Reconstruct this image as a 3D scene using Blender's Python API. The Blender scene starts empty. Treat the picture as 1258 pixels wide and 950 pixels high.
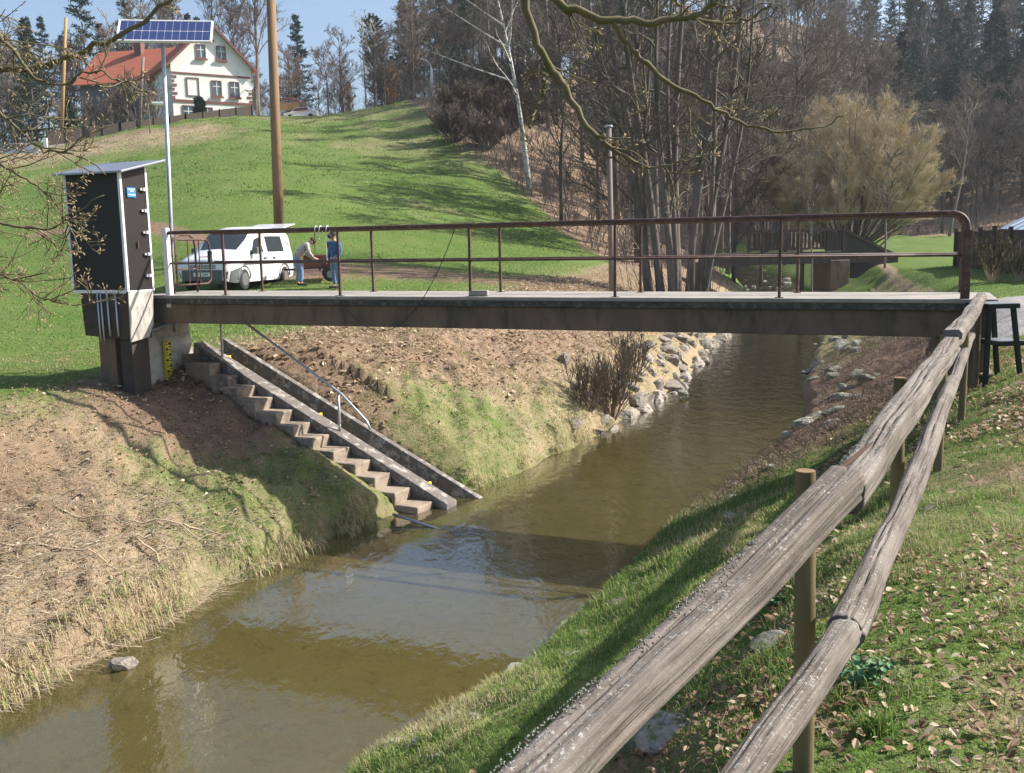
import bpy, math, random
import numpy as np
from mathutils import Vector, Matrix
R = math.radians
rng = np.random.default_rng(7)
random.seed(7)
SC = bpy.context.scene
COL = SC.collection

# ------------------------------------------------------------------ camera, sky, sun, exposure
FPX = 1200.0
RHO = R(1.03)
TH = math.atan(177 / 1200)
R0 = np.array([1, 0, 0.0]); U0 = np.array([0, math.sin(TH), math.cos(TH)]); F0 = np.array([0, math.cos(TH), -math.sin(TH)])
CR = math.cos(RHO) * R0 - math.sin(RHO) * U0
CU = math.sin(RHO) * R0 + math.cos(RHO) * U0
cam_data = bpy.data.cameras.new('camera')
cam = bpy.data.objects.new('camera', cam_data); COL.objects.link(cam)
cam_data.sensor_width = 36.0
cam_data.lens = 36.0 * FPX / 1258
cam_data.clip_start = 0.05; cam_data.clip_end = 4000
cam.matrix_world = Matrix(((CR[0], CU[0], -F0[0], 0), (CR[1], CU[1], -F0[1], 0), (CR[2], CU[2], -F0[2], 0), (0, 0, 0, 1)))
SC.camera = cam
SUN_AZ, SUN_EL = 79.5, 39.5
w = bpy.data.worlds.new('World'); SC.world = w; w.use_nodes = True
wn = w.node_tree
bg = wn.nodes['Background']
sky = wn.nodes.new('ShaderNodeTexSky'); sky.sky_type = 'NISHITA'; sky.sun_disc = False
sky.sun_elevation = R(SUN_EL); sky.sun_rotation = R(SUN_AZ); sky.altitude = 450
sky.air_density = 1.0; sky.dust_density = 3.5; sky.ozone_density = 2.0
wn.links.new(sky.outputs[0], bg.inputs[0]); bg.inputs[1].default_value = 0.105
sl = bpy.data.lights.new('sun', 'SUN'); sl.energy = 5.0; sl.angle = R(0.55); sl.color = (1.0, 0.94, 0.85)
so = bpy.data.objects.new('sun', sl); COL.objects.link(so)
sd = Vector((math.sin(R(SUN_AZ)) * math.cos(R(SUN_EL)), math.cos(R(SUN_AZ)) * math.cos(R(SUN_EL)), math.sin(R(SUN_EL))))
so.rotation_euler = sd.to_track_quat('Z', 'Y').to_euler(); so.location = (60, 10, 60)
SC.view_settings.view_transform = 'Standard'; SC.view_settings.look = 'None'
SC.view_settings.exposure = 0.92; SC.view_settings.gamma = 1.0
SC.cycles.max_bounces = 8; SC.cycles.transparent_max_bounces = 24
SC.cycles.volume_bounces = 0
SC.cycles.use_denoising = True


def at(px, py, Y):
    """world point on the plane y = Y seen at a photo pixel"""
    r = (px - 629) / FPX * CR + (475 - py) / FPX * CU + F0
    return r * (Y / r[1])


def atz(px, py, z):
    r = (px - 629) / FPX * CR + (475 - py) / FPX * CU + F0
    return r * (z / r[2])


# ------------------------------------------------------------------ mesh helpers
class MB:
    def __init__(s):
        s.v = []; s.q = []; s.t = []; s.n = 0; s.a = []

    def add(s, V, Q=None, T=None, A=None):
        V = np.asarray(V, float).reshape(-1, 3)
        s.v.append(V)
        if Q is not None and len(Q): s.q.append(np.asarray(Q, int).reshape(-1, 4) + s.n)
        if T is not None and len(T): s.t.append(np.asarray(T, int).reshape(-1, 3) + s.n)
        s.a.append(np.zeros(len(V)) if A is None else np.broadcast_to(np.asarray(A, float), (len(V),)))
        s.n += len(V)
        return s

    def box(s, lo, hi, M=None):
        x0, y0, z0 = lo; x1, y1, z1 = hi
        V = np.array([(x0, y0, z0), (x1, y0, z0), (x1, y1, z0), (x0, y1, z0), (x0, y0, z1), (x1, y0, z1), (x1, y1, z1), (x0, y1, z1)], float)
        if M is not None: V = V @ np.asarray(M, float)[:3, :3].T + np.asarray(M, float)[:3, 3]
        Q = [(0, 3, 2, 1), (4, 5, 6, 7), (0, 1, 5, 4), (1, 2, 6, 5), (2, 3, 7, 6), (3, 0, 4, 7)]
        return s.add(V, Q)

    def bar(s, a, b, wd, ht, up=(0, 0, 1)):
        """box from a to b, width wd, height ht (centred)"""
        a = np.array(a, float); b = np.array(b, float); d = b - a; L = np.linalg.norm(d); d /= L
        sx = np.cross(d, up); sx /= np.linalg.norm(sx); uz = np.cross(sx, d)
        M = np.eye(4); M[:3, 0] = d; M[:3, 1] = sx; M[:3, 2] = uz; M[:3, 3] = a
        # keep right handedness
        M[:3, 1] = np.cross(uz, d)
        return s.box((0, -wd / 2, -ht / 2), (L, wd / 2, ht / 2), M)

    def tube(s, P, r, k=6, cap=True):
        P = np.asarray(P, float); n = len(P)
        r = np.broadcast_to(np.asarray(r, float), (n,))
        d = np.gradient(P, axis=0); d /= np.linalg.norm(d, axis=1)[:, None] + 1e-9
        ref = np.array([0, 0, 1.0]) if abs(d[0, 2]) < .9 else np.array([1.0, 0, 0])
        s1 = np.zeros_like(P); u = np.cross(d[0], ref); u /= np.linalg.norm(u)
        for i in range(n):
            u = u - d[i] * (u @ d[i]); u /= np.linalg.norm(u) + 1e-9; s1[i] = u
        s2 = np.cross(d, s1)
        an = np.arange(k) * 2 * math.pi / k
        V = P[:, None, :] + r[:, None, None] * (np.cos(an)[None, :, None] * s1[:, None, :] + np.sin(an)[None, :, None] * s2[:, None, :])
        i = np.arange(n - 1)[:, None] * k; j = np.arange(k)[None, :]; j2 = (j + 1) % k
        Q = np.stack([i + j, i + j2, i + k + j2, i + k + j], -1).reshape(-1, 4)
        V = V.reshape(-1, 3); T = []
        if cap:
            V = np.vstack([V, P[0], P[-1]]); c0 = n * k; c1 = c0 + 1; b = (n - 1) * k
            for m in range(k):
                T.append((c0, (m + 1) % k, m)); T.append((c1, b + m, b + (m + 1) % k))
        return s.add(V, Q, T)

    def cyl(s, a, b, r, k=16, r2=None):
        return s.tube([a, b], [r, r if r2 is None else r2], k)

    def sticks(s, P0, P1, P2, r):
        """vectorised three sided tapering twigs through P0, P1 to a point P2"""
        n = len(P0); d = P2 - P0; d /= np.linalg.norm(d, axis=1)[:, None] + 1e-9
        ref = np.where(np.abs(d[:, 2:3]) < .8, np.array([[0, 0, 1.0]]), np.array([[1.0, 0, 0]]))
        a = np.cross(d, ref); a /= np.linalg.norm(a, axis=1)[:, None] + 1e-9; b = np.cross(d, a)
        r = np.broadcast_to(np.asarray(r, float), (n,))[:, None]
        V = np.zeros((n, 7, 3))
        for k in range(3):
            c, sn = math.cos(k * 2.0944), math.sin(k * 2.0944)
            o = a * c + b * sn
            V[:, k] = P0 + o * r; V[:, 3 + k] = P1 + o * r * .65
        V[:, 6] = P2
        base = np.arange(n)[:, None, None] * 7
        Q = (np.array([[0, 1, 4, 3], [1, 2, 5, 4], [2, 0, 3, 5]])[None] + base).reshape(-1, 4)
        T = (np.array([[3, 4, 6], [4, 5, 6], [5, 3, 6]])[None] + base).reshape(-1, 3)
        return s.add(V.reshape(-1, 3), Q, T)

    def poly(s, pts, th, normal):
        """flat polygon (convex) with thickness th along normal"""
        P = np.array(pts, float); nrm = np.array(normal, float) * th; n = len(P)
        V = np.vstack([P, P + nrm]); T = []; Q = []
        for i in range(1, n - 1): T += [(0, i + 1, i), (n, n + i, n + i + 1)]
        for i in range(n): j = (i + 1) % n; Q.append((i, j, n + j, n + i))
        return s.add(V, Q, T)

    def build(s, name, mat, parent=None, smooth=False, label=None, bevel=0, attr=None):
        me = bpy.data.meshes.new(name)
        V = np.vstack(s.v); Q = np.vstack(s.q) if s.q else np.zeros((0, 4), int); T = np.vstack(s.t) if s.t else np.zeros((0, 3), int)
        me.vertices.add(len(V)); me.vertices.foreach_set('co', V.astype(np.float32).ravel())
        me.loops.add(len(Q) * 4 + len(T) * 3)
        me.loops.foreach_set('vertex_index', np.concatenate([Q.ravel(), T.ravel()]).astype(np.int32))
        me.polygons.add(len(Q) + len(T))
        ls = np.concatenate([np.arange(len(Q)) * 4, len(Q) * 4 + np.arange(len(T)) * 3]).astype(np.int32)
        me.polygons.foreach_set('loop_start', ls)
        me.polygons.foreach_set('use_smooth', np.full(len(Q) + len(T), bool(smooth)))
        me.update(calc_edges=True)
        if attr:
            at_ = me.attributes.new(attr, 'FLOAT', 'POINT'); at_.data.foreach_set('value', np.concatenate(s.a).astype(np.float32))
        me.validate()
        me.materials.append(mat)
        o = bpy.data.objects.new(name, me); COL.objects.link(o)
        if parent: o.parent = parent
        if label: o['label'] = label
        if bevel:
            b = o.modifiers.new('bevel', 'BEVEL'); b.width = bevel; b.segments = 2; b.limit_method = 'ANGLE'
        return o


def tag(o, label, cat, group=None, kind=None):
    if label: o['label'] = label
    if cat: o['category'] = cat
    if group: o['group'] = group
    if kind: o['kind'] = kind
    return o


def thing(name, label, cat, loc=(0, 0, 0), rz=0, group=None):
    o = bpy.data.objects.new(name, None); COL.objects.link(o); o.empty_display_size = .3
    o.location = loc; o.rotation_euler = (0, 0, rz)
    return tag(o, label, cat, group)


def copy_tree(o, parent=None):
    c = o.copy(); COL.objects.link(c)
    if parent is not None: c.parent = parent
    for ch in list(KIDS.get(o.name, o.children)): copy_tree(ch, c)
    return c


KIDS = {}


# ------------------------------------------------------------------ material helpers
class NT:
    def __init__(s, name):
        s.m = bpy.data.materials.new(name); s.m.use_nodes = True; s.t = s.m.node_tree; s.b = s.t.nodes['Principled BSDF']
        s.b.inputs['Specular IOR Level'].default_value = 0.3

    def n(s, typ, **kw):
        nd = s.t.nodes.new(typ)
        for k, v in kw.items():
            if k in ('i',):
                for a, b in v.items(): s.put(nd.inputs[a], b)
            else: setattr(nd, k, v)
        return nd

    def put(s, sock, v):
        if hasattr(v, 'is_linked') or hasattr(v, 'links'): s.t.links.new(v, sock)
        else: sock.default_value = v

    def noise(s, vec, scale, detail=4, rough=.6, dist=0):
        nd = s.n('ShaderNodeTexNoise'); s.put(nd.inputs['Vector'], vec); nd.inputs['Scale'].default_value = scale
        nd.inputs['Detail'].default_value = detail; nd.inputs['Roughness'].default_value = rough; nd.inputs['Distortion'].default_value = dist
        return nd.outputs['Fac']

    def ramp(s, f, a, b, c0=(0, 0, 0, 1), c1=(1, 1, 1, 1)):
        nd = s.n('ShaderNodeValToRGB'); s.put(nd.inputs[0], f); e = nd.color_ramp.elements
        e[0].position = a; e[1].position = b; e[0].color = c0; e[1].color = c1
        return nd.outputs[0]

    def mix(s, f, a, b, mode='MIX'):
        nd = s.n('ShaderNodeMix', data_type='RGBA', blend_type=mode)
        s.put(nd.inputs[0], f); s.put(nd.inputs[6], a); s.put(nd.inputs[7], b)
        return nd.outputs[2]

    def math(s, op, a, b=0.0, clamp=False):
        nd = s.n('ShaderNodeMath', operation=op, use_clamp=clamp); s.put(nd.inputs[0], a); s.put(nd.inputs[1], b)
        return nd.outputs[0]

    def bump(s, h, strength=.5, dist=.02):
        nd = s.n('ShaderNodeBump'); s.put(nd.inputs['Height'], h); nd.inputs['Strength'].default_value = strength; nd.inputs['Distance'].default_value = dist
        s.t.links.new(nd.outputs[0], s.b.inputs['Normal'])

    def coord(s, kind='Object'):
        return s.n('ShaderNodeTexCoord').outputs[kind]

    def geo(s):
        return s.n('ShaderNodeNewGeometry').outputs['Position']

    def mapping(s, vec, scale):
        nd = s.n('ShaderNodeMapping'); s.put(nd.inputs[0], vec); nd.inputs['Scale'].default_value = scale
        return nd.outputs[0]

    def attr(s, name, out='Fac'):
        nd = s.n('ShaderNodeAttribute', attribute_name=name)
        return nd.outputs[out]


def c4(c): return (c[0], c[1], c[2], 1.0)


def mat(name, c1, c2=None, scale=8, rough=.8, bump=.3, bdist=.01, metal=0, stretch=(1, 1, 1), spec=.3, c3=None, s3=2.0, rnd=0):
    k = NT(name); co = k.mapping(k.coord(), stretch)
    k.b.inputs['Roughness'].default_value = rough; k.b.inputs['Metallic'].default_value = metal
    k.b.inputs['Specular IOR Level'].default_value = spec
    c2 = c2 or tuple(x * .7 for x in c1)
    f = k.ramp(k.noise(co, scale, 5, .65), .32, .68)
    c = k.mix(f, c4(c1), c4(c2))
    if c3: c = k.mix(k.ramp(k.noise(co, s3, 4, .7), .5, .64), c, c4(c3))
    if rnd:
        oi = k.n('ShaderNodeObjectInfo'); hv = k.n('ShaderNodeHueSaturation'); k.put(hv.inputs['Color'], c)
        k.put(hv.inputs['Value'], k.math('ADD', k.math('MULTIPLY', oi.outputs['Random'], rnd), 1 - rnd * .5)); c = hv.outputs[0]
    k.put(k.b.inputs['Base Color'], c)
    if bump: k.bump(k.noise(co, scale * 2.2, 5, .7), bump, bdist)
    return k.m


def plain(name, c, rough=.5, metal=0, spec=.5, coat=0):
    k = NT(name); co = k.coord()
    f = k.noise(co, 14, 4, .6)
    k.put(k.b.inputs['Base Color'], k.mix(f, c4(tuple(x * .88 for x in c)), c4(tuple(min(1, x * 1.08) for x in c))))
    k.b.inputs['Roughness'].default_value = rough; k.b.inputs['Metallic'].default_value = metal; k.b.inputs['Specular IOR Level'].default_value = spec
    if coat: k.b.inputs['Coat Weight'].default_value = coat
    return k.m


M = {}
M['concrete'] = mat('concrete', (.30, .28, .25), (.20, .19, .165), 5, .9, .5, .01, c3=(.10, .095, .08), s3=1.6)
M['pier'] = mat('pier_concrete', (.50, .48, .44), (.40, .38, .34), 4, .9, .4, .01, c3=(.27, .25, .22), s3=2.2, stretch=(1, 1, 1.6))
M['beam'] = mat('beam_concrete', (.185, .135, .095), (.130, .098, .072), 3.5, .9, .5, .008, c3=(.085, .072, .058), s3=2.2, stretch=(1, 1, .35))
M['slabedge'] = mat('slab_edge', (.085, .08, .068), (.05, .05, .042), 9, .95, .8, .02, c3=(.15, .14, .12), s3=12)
M['deck'] = mat('deck_concrete', (.36, .33, .30), (.26, .24, .215), 6, .9, .4, .01, c3=(.26, .24, .21), s3=1.5)
M['step'] = mat('step_concrete', (.37, .30, .23), (.25, .20, .155), 6, .9, .6, .012, c3=(.17, .14, .11), s3=3)
M['stringer'] = mat('stringer_concrete', (.17, .15, .135), (.105, .095, .086), 7, .9, .6, .008, c3=(.36, .34, .31), s3=7)
M['darkboards'] = mat('dark_bridge_boards', (.065, .055, .048), (.042, .036, .032), 4, .9, .3, .01, stretch=(3, 3, .3))
M['brush'] = mat('brown_brush', (.20, .15, .105), (.13, .10, .075), 8, .9, .3, .003)
M['rail'] = mat('rusty_paint', (.085, .045, .035), (.065, .035, .03), 14, .6, .3, .003, c3=(.14, .08, .055), s3=10, spec=.4)
M['galv'] = mat('galvanised_steel', (.55, .57, .60), (.45, .47, .50), 20, .45, .1, .002, metal=.6)
M['roofmetal'] = mat('cabinet_roof_metal', (.30, .32, .36), (.24, .26, .30), 5, .35, .1, .002, metal=.5)
M['ply'] = mat('dark_plywood', (.018, .013, .012), (.013, .010, .009), 18, .55, .15, .002, spec=.35)
M['whitepaint'] = plain('white_trim', (.72, .73, .76), .5)
M['greybox'] = mat('galvanised_skirt', (.52, .50, .46), (.40, .38, .34), 6, .6, .2, .004, c3=(.24, .22, .19), s3=4, metal=.1, stretch=(1, 1, .4))
M['darkbox'] = mat('dark_skirt', (.075, .06, .05), (.05, .042, .036), 8, .8, .2, .003)
M['yellow'] = plain('gauge_yellow', (.72, .60, .04), .6)
M['black'] = plain('black_rubber', (.02, .02, .022), .6)
M['blue'] = plain('blue_enamel', (.03, .20, .55), .4)
M['white'] = plain('white_enamel', (.8, .8, .8), .4)
M['vanwhite'] = plain('white_car_paint', (.74, .75, .76), .28, coat=.6)
M['glass'] = plain('dark_glass', (.035, .045, .05), .08, spec=.8)
M['bumper'] = plain('grey_bumper', (.10, .105, .115), .6)
M['tyre'] = plain('tyre_rubber', (.025, .025, .026), .85)
M['lichen'] = mat('grey_lichen', (.26, .265, .22), (.17, .175, .145), 60, .95, .3, .002)
M['rim'] = plain('steel_rim', (.34, .34, .36), .35, metal=.7)
M['lamp'] = plain('lamp_glass', (.55, .60, .66), .1, spec=.8)
M['tarp'] = mat('brown_trailer_boards', (.20, .075, .05), (.15, .06, .045), 6, .7, .2, .005)
M['skin'] = plain('skin', (.50, .28, .20), .6)
M['hair'] = mat('brown_hair', (.10, .055, .03), (.06, .035, .02), 30, .8, .2)
M['denim'] = mat('light_denim', (.20, .28, .42), (.14, .20, .32), 12, .9, .2)
M['jacket'] = mat('blue_denim_jacket', (.05, .13, .30), (.035, .095, .23), 10, .9, .2)
M['cap'] = mat('dark_cap', (.04, .035, .03), (.03, .025, .02), 10, .9, .1)
M['render'] = mat('white_render', (.88, .87, .84), (.82, .81, .78), 1.5, .9, .1, .01, c3=(.74, .72, .68), s3=.5)
M['trim'] = mat('brown_trim', (.22, .10, .09), (.17, .08, .07), 4, .8, .1)
M['wallshade'] = mat('shaded_grey_wall', (.16, .16, .18), (.11, .11, .13), 3, .9, .2, .01)  # grey wall with its shade put into the dark base colour
M['winframe'] = plain('window_wood', (.16, .09, .08), .6)
M['winglass'] = plain('window_glass', (.08, .10, .12), .1, spec=.8)
M['pole'] = mat('pole_wood', (.30, .185, .11), (.22, .135, .08), 4, .85, .4, .01, stretch=(1, 1, .08), c3=(.14, .09, .06), s3=3)
M['poleyellow'] = mat('pale_pole_wood', (.42, .27, .12), (.33, .21, .10), 3, .85, .2, stretch=(1, 1, .1))
M['polegrey'] = mat('grey_pole', (.24, .20, .175), (.17, .145, .125), 4, .85, .3, stretch=(1, 1, .1))
M['boards'] = mat('weathered_boards', (.085, .068, .056), (.055, .044, .036), 4, .9, .3, .01, stretch=(3, 3, .3))
M['greywall'] = mat('verge_wall', (.36, .33, .30), (.28, .25, .23), 2, .9, .3, .02, c3=(.20, .18, .16), s3=.8)
M['barkgrey'] = mat('grey_bark', (.20, .175, .155), (.13, .112, .096), 5, .95, .5, .02, stretch=(1, 1, .25), c3=(.075, .085, .05), s3=1.5, rnd=.4)
M['bark'] = mat('brown_bark', (.12, .098, .08), (.075, .06, .05), 6, .95, .5, .02, stretch=(1, 1, .25), rnd=.4)
M['twig'] = mat('brown_twigs', (.20, .165, .14), (.14, .115, .098), .6, .95, 0, rnd=.55)
M['twigdark'] = mat('dark_twigs', (.13, .105, .085), (.09, .075, .06), .6, .95, 0, rnd=.4)
M['twigwillow'] = mat('willow_twigs', (.54, .45, .31), (.43, .35, .24), .7, .9, 0)
M['twiggold'] = mat('golden_leaves', (.42, .24, .09), (.32, .18, .07), 1.5, .9, 0)
M['twiggreen'] = mat('budding_twigs', (.34, .33, .14), (.26, .25, .11), 1.2, .9, 0)
M['twigpale'] = mat('budding_branch', (.17, .14, .085), (.12, .10, .06), 12, .9, .4, .003, c3=(.10, .105, .035), s3=9)
M['bud'] = mat('pale_buds', (.42, .32, .20), (.30, .22, .14), 12, .9, 0)
M['birch'] = mat('birch_bark', (.66, .64, .60), (.55, .52, .48), 3, .8, .2, .005, c3=(.09, .08, .07), s3=3.2, stretch=(1, 1, 2.2))
M['needles'] = mat('spruce_needles', (.030, .062, .034), (.018, .042, .028), .9, .85, 0, rnd=.6)
M['pineneedles'] = mat('pine_needles', (.045, .075, .032), (.028, .052, .026), .9, .85, 0, rnd=.6)
M['stone'] = mat('grey_stone', (.33, .29, .24), (.20, .18, .155), 5, .9, .7, .02, c3=(.12, .11, .085), s3=2.5, rnd=.6)
M['stonemoss'] = mat('mossy_stone', (.27, .26, .22), (.18, .17, .15), 5, .95, .6, .015, c3=(.09, .12, .035), s3=3, rnd=.4)
M['dead'] = mat('dead_wood', (.46, .38, .27), (.34, .27, .19), 8, .9, .3, .003, rnd=.5)
M['treated'] = mat('treated_post_wood', (.19, .15, .075), (.13, .105, .055), 3, .8, .4, .004, stretch=(1, 1, .12), c3=(.10, .08, .045), s3=6)
M['endgrain'] = mat('end_grain', (.24, .15, .08), (.15, .10, .06), 22, .9, .3, .003)

# weathered log
k = NT('weathered_log'); uv = k.n('ShaderNodeUVMap').outputs[0]
g1 = k.noise(k.mapping(uv, (60, 2.5, 1)), 1.0, 5, .6, .3)
g2 = k.noise(k.mapping(uv, (14, 1.2, 1)), 1.0, 4, .6, .4)
co = k.coord()
big = k.noise(co, 2.6, 4, .6)
c = k.mix(k.ramp(g1, .3, .7), c4((.060, .047, .039)), c4((.195, .165, .142)))
c = k.mix(k.math('MULTIPLY', k.ramp(big, .42, .64), .5), c, c4((.27, .24, .215)))
c = k.mix(k.math('MULTIPLY', k.ramp(g2, .60, .66), .85), c, c4((.05, .036, .03)))
lich = k.ramp(k.noise(co, 75, 5, .8), .56, .63)
nz = k.n('ShaderNodeSeparateXYZ', i={0: k.n('ShaderNodeNewGeometry').outputs['Normal']}).outputs[2]
lm = k.math('MULTIPLY', lich, k.ramp(k.math('ADD', k.math('MULTIPLY', nz, .5), k.math('MULTIPLY', k.noise(co, 5, 4), 1.1)), .86, 1.02))
c = k.mix(lm, c, c4((.38, .385, .34)))
k.put(k.b.inputs['Base Color'], c); k.b.inputs['Roughness'].default_value = .88
k.bump(k.math('ADD', k.math('MULTIPLY', g1, .7), k.math('ADD', k.math('MULTIPLY', g2, -.5), k.math('MULTIPLY', k.noise(co, 40, 4, .7), .5))), .9, .009)
M['log'] = k.m
M['logcore'] = mat('splintered_wood', (.085, .050, .032), (.05, .03, .02), 40, .9, .6, .004, stretch=(1, 1, .3))

# blades of grass, dry stalks and dead leaves share one shader driven by a per-blade tint
def blade_mat(name, ramp_cols):
    k = NT(name); f = k.attr('tint')
    nd = k.n('ShaderNodeValToRGB'); k.put(nd.inputs[0], f); e = nd.color_ramp.elements
    while len(e) < len(ramp_cols): e.new(.5)
    for i, (p, c) in enumerate(ramp_cols): e[i].position = p; e[i].color = c4(c)
    k.put(k.b.inputs['Base Color'], nd.outputs[0]); k.b.inputs['Roughness'].default_value = .7
    tr = k.n('ShaderNodeBsdfTranslucent'); k.put(tr.inputs[0], nd.outputs[0])
    ms = k.n('ShaderNodeMixShader'); ms.inputs[0].default_value = .3
    k.t.links.new(k.b.outputs[0], ms.inputs[1]); k.t.links.new(tr.outputs[0], ms.inputs[2])
    k.t.links.new(ms.outputs[0], k.t.nodes['Material Output'].inputs[0])
    return k.m


M['blades'] = blade_mat('grass_blades', [(0, (.055, .105, .022)), (.3, (.12, .21, .04)), (.55, (.25, .33, .085)), (.75, (.34, .29, .15)), (1, (.50, .41, .27))])
M['leaf'] = blade_mat('dead_leaf', [(0, (.11, .065, .04)), (.4, (.27, .175, .10)), (.75, (.46, .34, .22)), (1, (.68, .58, .44))])
M['plant'] = mat('leafy_plant', (.10, .21, .09), (.07, .16, .07), 10, .6, .1)

# ------------------------------------------------------------------ terrain functions
_perm = np.random.default_rng(3).random((512, 512))


def vnoise(x, y, s):
    x = np.asarray(x, float) * s + 137.3; y = np.asarray(y, float) * s + 71.9
    xi = np.floor(x).astype(int); yi = np.floor(y).astype(int); fx = x - xi; fy = y - yi
    fx = fx * fx * (3 - 2 * fx); fy = fy * fy * (3 - 2 * fy)
    g = lambda a, b: _perm[a % 512, b % 512]
    return (g(xi, yi) * (1 - fx) + g(xi + 1, yi) * fx) * (1 - fy) + (g(xi, yi + 1) * (1 - fx) + g(xi + 1, yi + 1) * fx) * fy


def fbm(x, y, s, o=4):
    t = 0; a = .5; n = 0
    for i in range(o):
        t = t + a * vnoise(x, y, s * 2 ** i + i * .37); n += a; a *= .5
    return t / n


LEDGE = np.array([(-17, -20), (-8, 0), (-6.2, 4), (-4.51, 8.0), (-4.06, 8.98), (-3.24, 11.2), (-1.81, 13.9), (-.42, 15.7), (1.86, 19.9), (4.38, 25.8), (8.93, 40.7), (11.8, 50), (14.7, 60), (17.3, 75), (19, 100), (22, 130)], float)
REDGE = np.array([(-13.5, -20), (-5.0, 0), (-2.85, 4), (-1.17, 6.97), (-.26, 8.3), (.57, 9.88), (2.31, 13.6), (4.07, 16.5), (6.37, 20.9), (8.07, 26.9), (11.9, 37.5), (14.9, 50), (18.2, 60), (21.3, 75), (24, 100), (27, 130)], float)
WZ = np.array([(-50, -4.0), (42, -4.0), (55, -3.55), (72, -3.1), (100, -2.7), (130, -2.2)], float)


def xL(y): return np.interp(y, LEDGE[:, 1], LEDGE[:, 0])
def xR(y): return np.interp(y, REDGE[:, 1], REDGE[:, 0])
def wz(y): return np.interp(y, WZ[:, 0], WZ[:, 1])


UK = np.array([-.62, -.48, -.36, -.27, -.19, -.107, -.024, .06, .143, .27, .39, .52, .66])
YK = np.array([0, 15, 30, 45, 60, 80, 100, 115, 140, 180, 240, 420.])
ZK = np.array([
    [-2.0, -2.0, -1.5, .3, 3.0, 6.6, 9.4, 10.8, 12.5, 17, 25, 42],
    [-2.0, -2.0, -1.5, .5, 3.3, 7.0, 10.0, 11.6, 13, 17, 25, 42],
    [-1.9, -1.95, -1.5, 1.2, 4.3, 8.3, 12.0, 14.0, 15, 20, 28, 44],
    [-1.8, -1.85, -1.45, 1.2, 4.5, 8.8, 12.7, 14.6, 15.4, 19, 26, 40],
    [-1.7, -1.75, -1.4, .8, 4.0, 8.4, 12.3, 14.5, 15.0, 17, 22, 33],
    [-1.65, -1.65, -1.5, .3, 3.2, 8.2, 13.2, 15.7, 16.6, 20, 28, 42],
    [-1.65, -1.65, -1.6, -.4, 2.2, 8.3, 14.2, 17.2, 20, 27, 38, 60],
    [-1.65, -1.65, -1.7, -1.0, .8, 6.0, 12.0, 16.0, 22, 31, 44, 70],
    [-1.65, -1.65, -1.8, -1.5, -.8, 2.2, 7.5, 12.0, 21, 36, 53, 86],
    [-1.65, -1.6, -1.7, -1.7, -1.6, -1.2, .4, 3.6, 12, 31, 51, 84],
    [-1.65, -1.5, -1.5, -1.45, -1.3, -.9, -.3, .4, 4.5, 21, 43, 76],
    [-1.65, -1.45, -1.4, -1.3, -1.1, -.7, 0, 1.5, 7, 22, 41, 70],
    [-1.65, -1.45, -1.4, -1.2, -1.0, -.6, .4, 2.5, 9, 23, 42, 70]])


def cr(p0, p1, p2, p3, t):
    return .5 * (2 * p1 + (p2 - p0) * t + (2 * p0 - 5 * p1 + 4 * p2 - p3) * t * t + (3 * p1 - p0 - 3 * p2 + p3) * t ** 3)


def kidx(v, K):
    v = np.clip(v, K[0], K[-1] - 1e-6); i = np.clip(np.searchsorted(K, v, side='right') - 1, 0, len(K) - 2)
    return i, (v - K[i]) / (K[i + 1] - K[i])


def hbase(x, y):
    x = np.asarray(x, float); y = np.asarray(y, float)
    u = np.clip(x / np.maximum(y, 12), -.619, .659)
    i, t = kidx(u, UK); j, s = kidx(np.maximum(y, 0), YK)
    nI, nJ = len(UK), len(YK)
    rows = []
    for a in (-1, 0, 1, 2):
        ii = np.clip(i + a, 0, nI - 1)
        z = [ZK[ii, np.clip(j + b, 0, nJ - 1)] for b in (-1, 0, 1, 2)]
        rows.append(cr(*z, s))
    z = cr(*rows, t)
    far = np.clip((y - 30) / 60, 0, 1)
    return z + (fbm(x, y, .35, 4) - .5) * (.10 + far * .18) + (fbm(x, y, .045, 3) - .5) * far * 1.0


PL = np.array([(-9, -.5), (-.6, -.42), (-.05, -.06), (.30, .05), (.38, .34), (1.0, .60), (2.4, .98), (4.2, 1.60), (6, 2.02), (8, 2.45), (10, 4.5), (14, 30), (300, 900)], float)
PL2 = np.array([(-9, -.5), (-.6, -.42), (-.05, -.04), (.22, .05), (.32, .36), (1.0, .84), (2.4, 1.55), (4.0, 2.35), (5.5, 2.75), (8, 4.0), (11, 14), (14, 40), (300, 900)], float)
PR = np.array([(-9, -.5), (-.6, -.42), (0, -.04), (.2, .22), (1.2, .75), (2.6, 1.50), (3.5, 2.2), (4.1, 2.55), (8, 3.4), (11, 12), (14, 40), (300, 900)], float)


def smin(a, b, k):
    h = np.clip(.5 + .5 * (b - a) / k, 0, 1)
    return b * (1 - h) + a * h - k * h * (1 - h)


STAIR_T = np.array([-5.2, 17.0, -1.93]); STAIR_B = np.array([-1.13, 14.75, -4.0])


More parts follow.
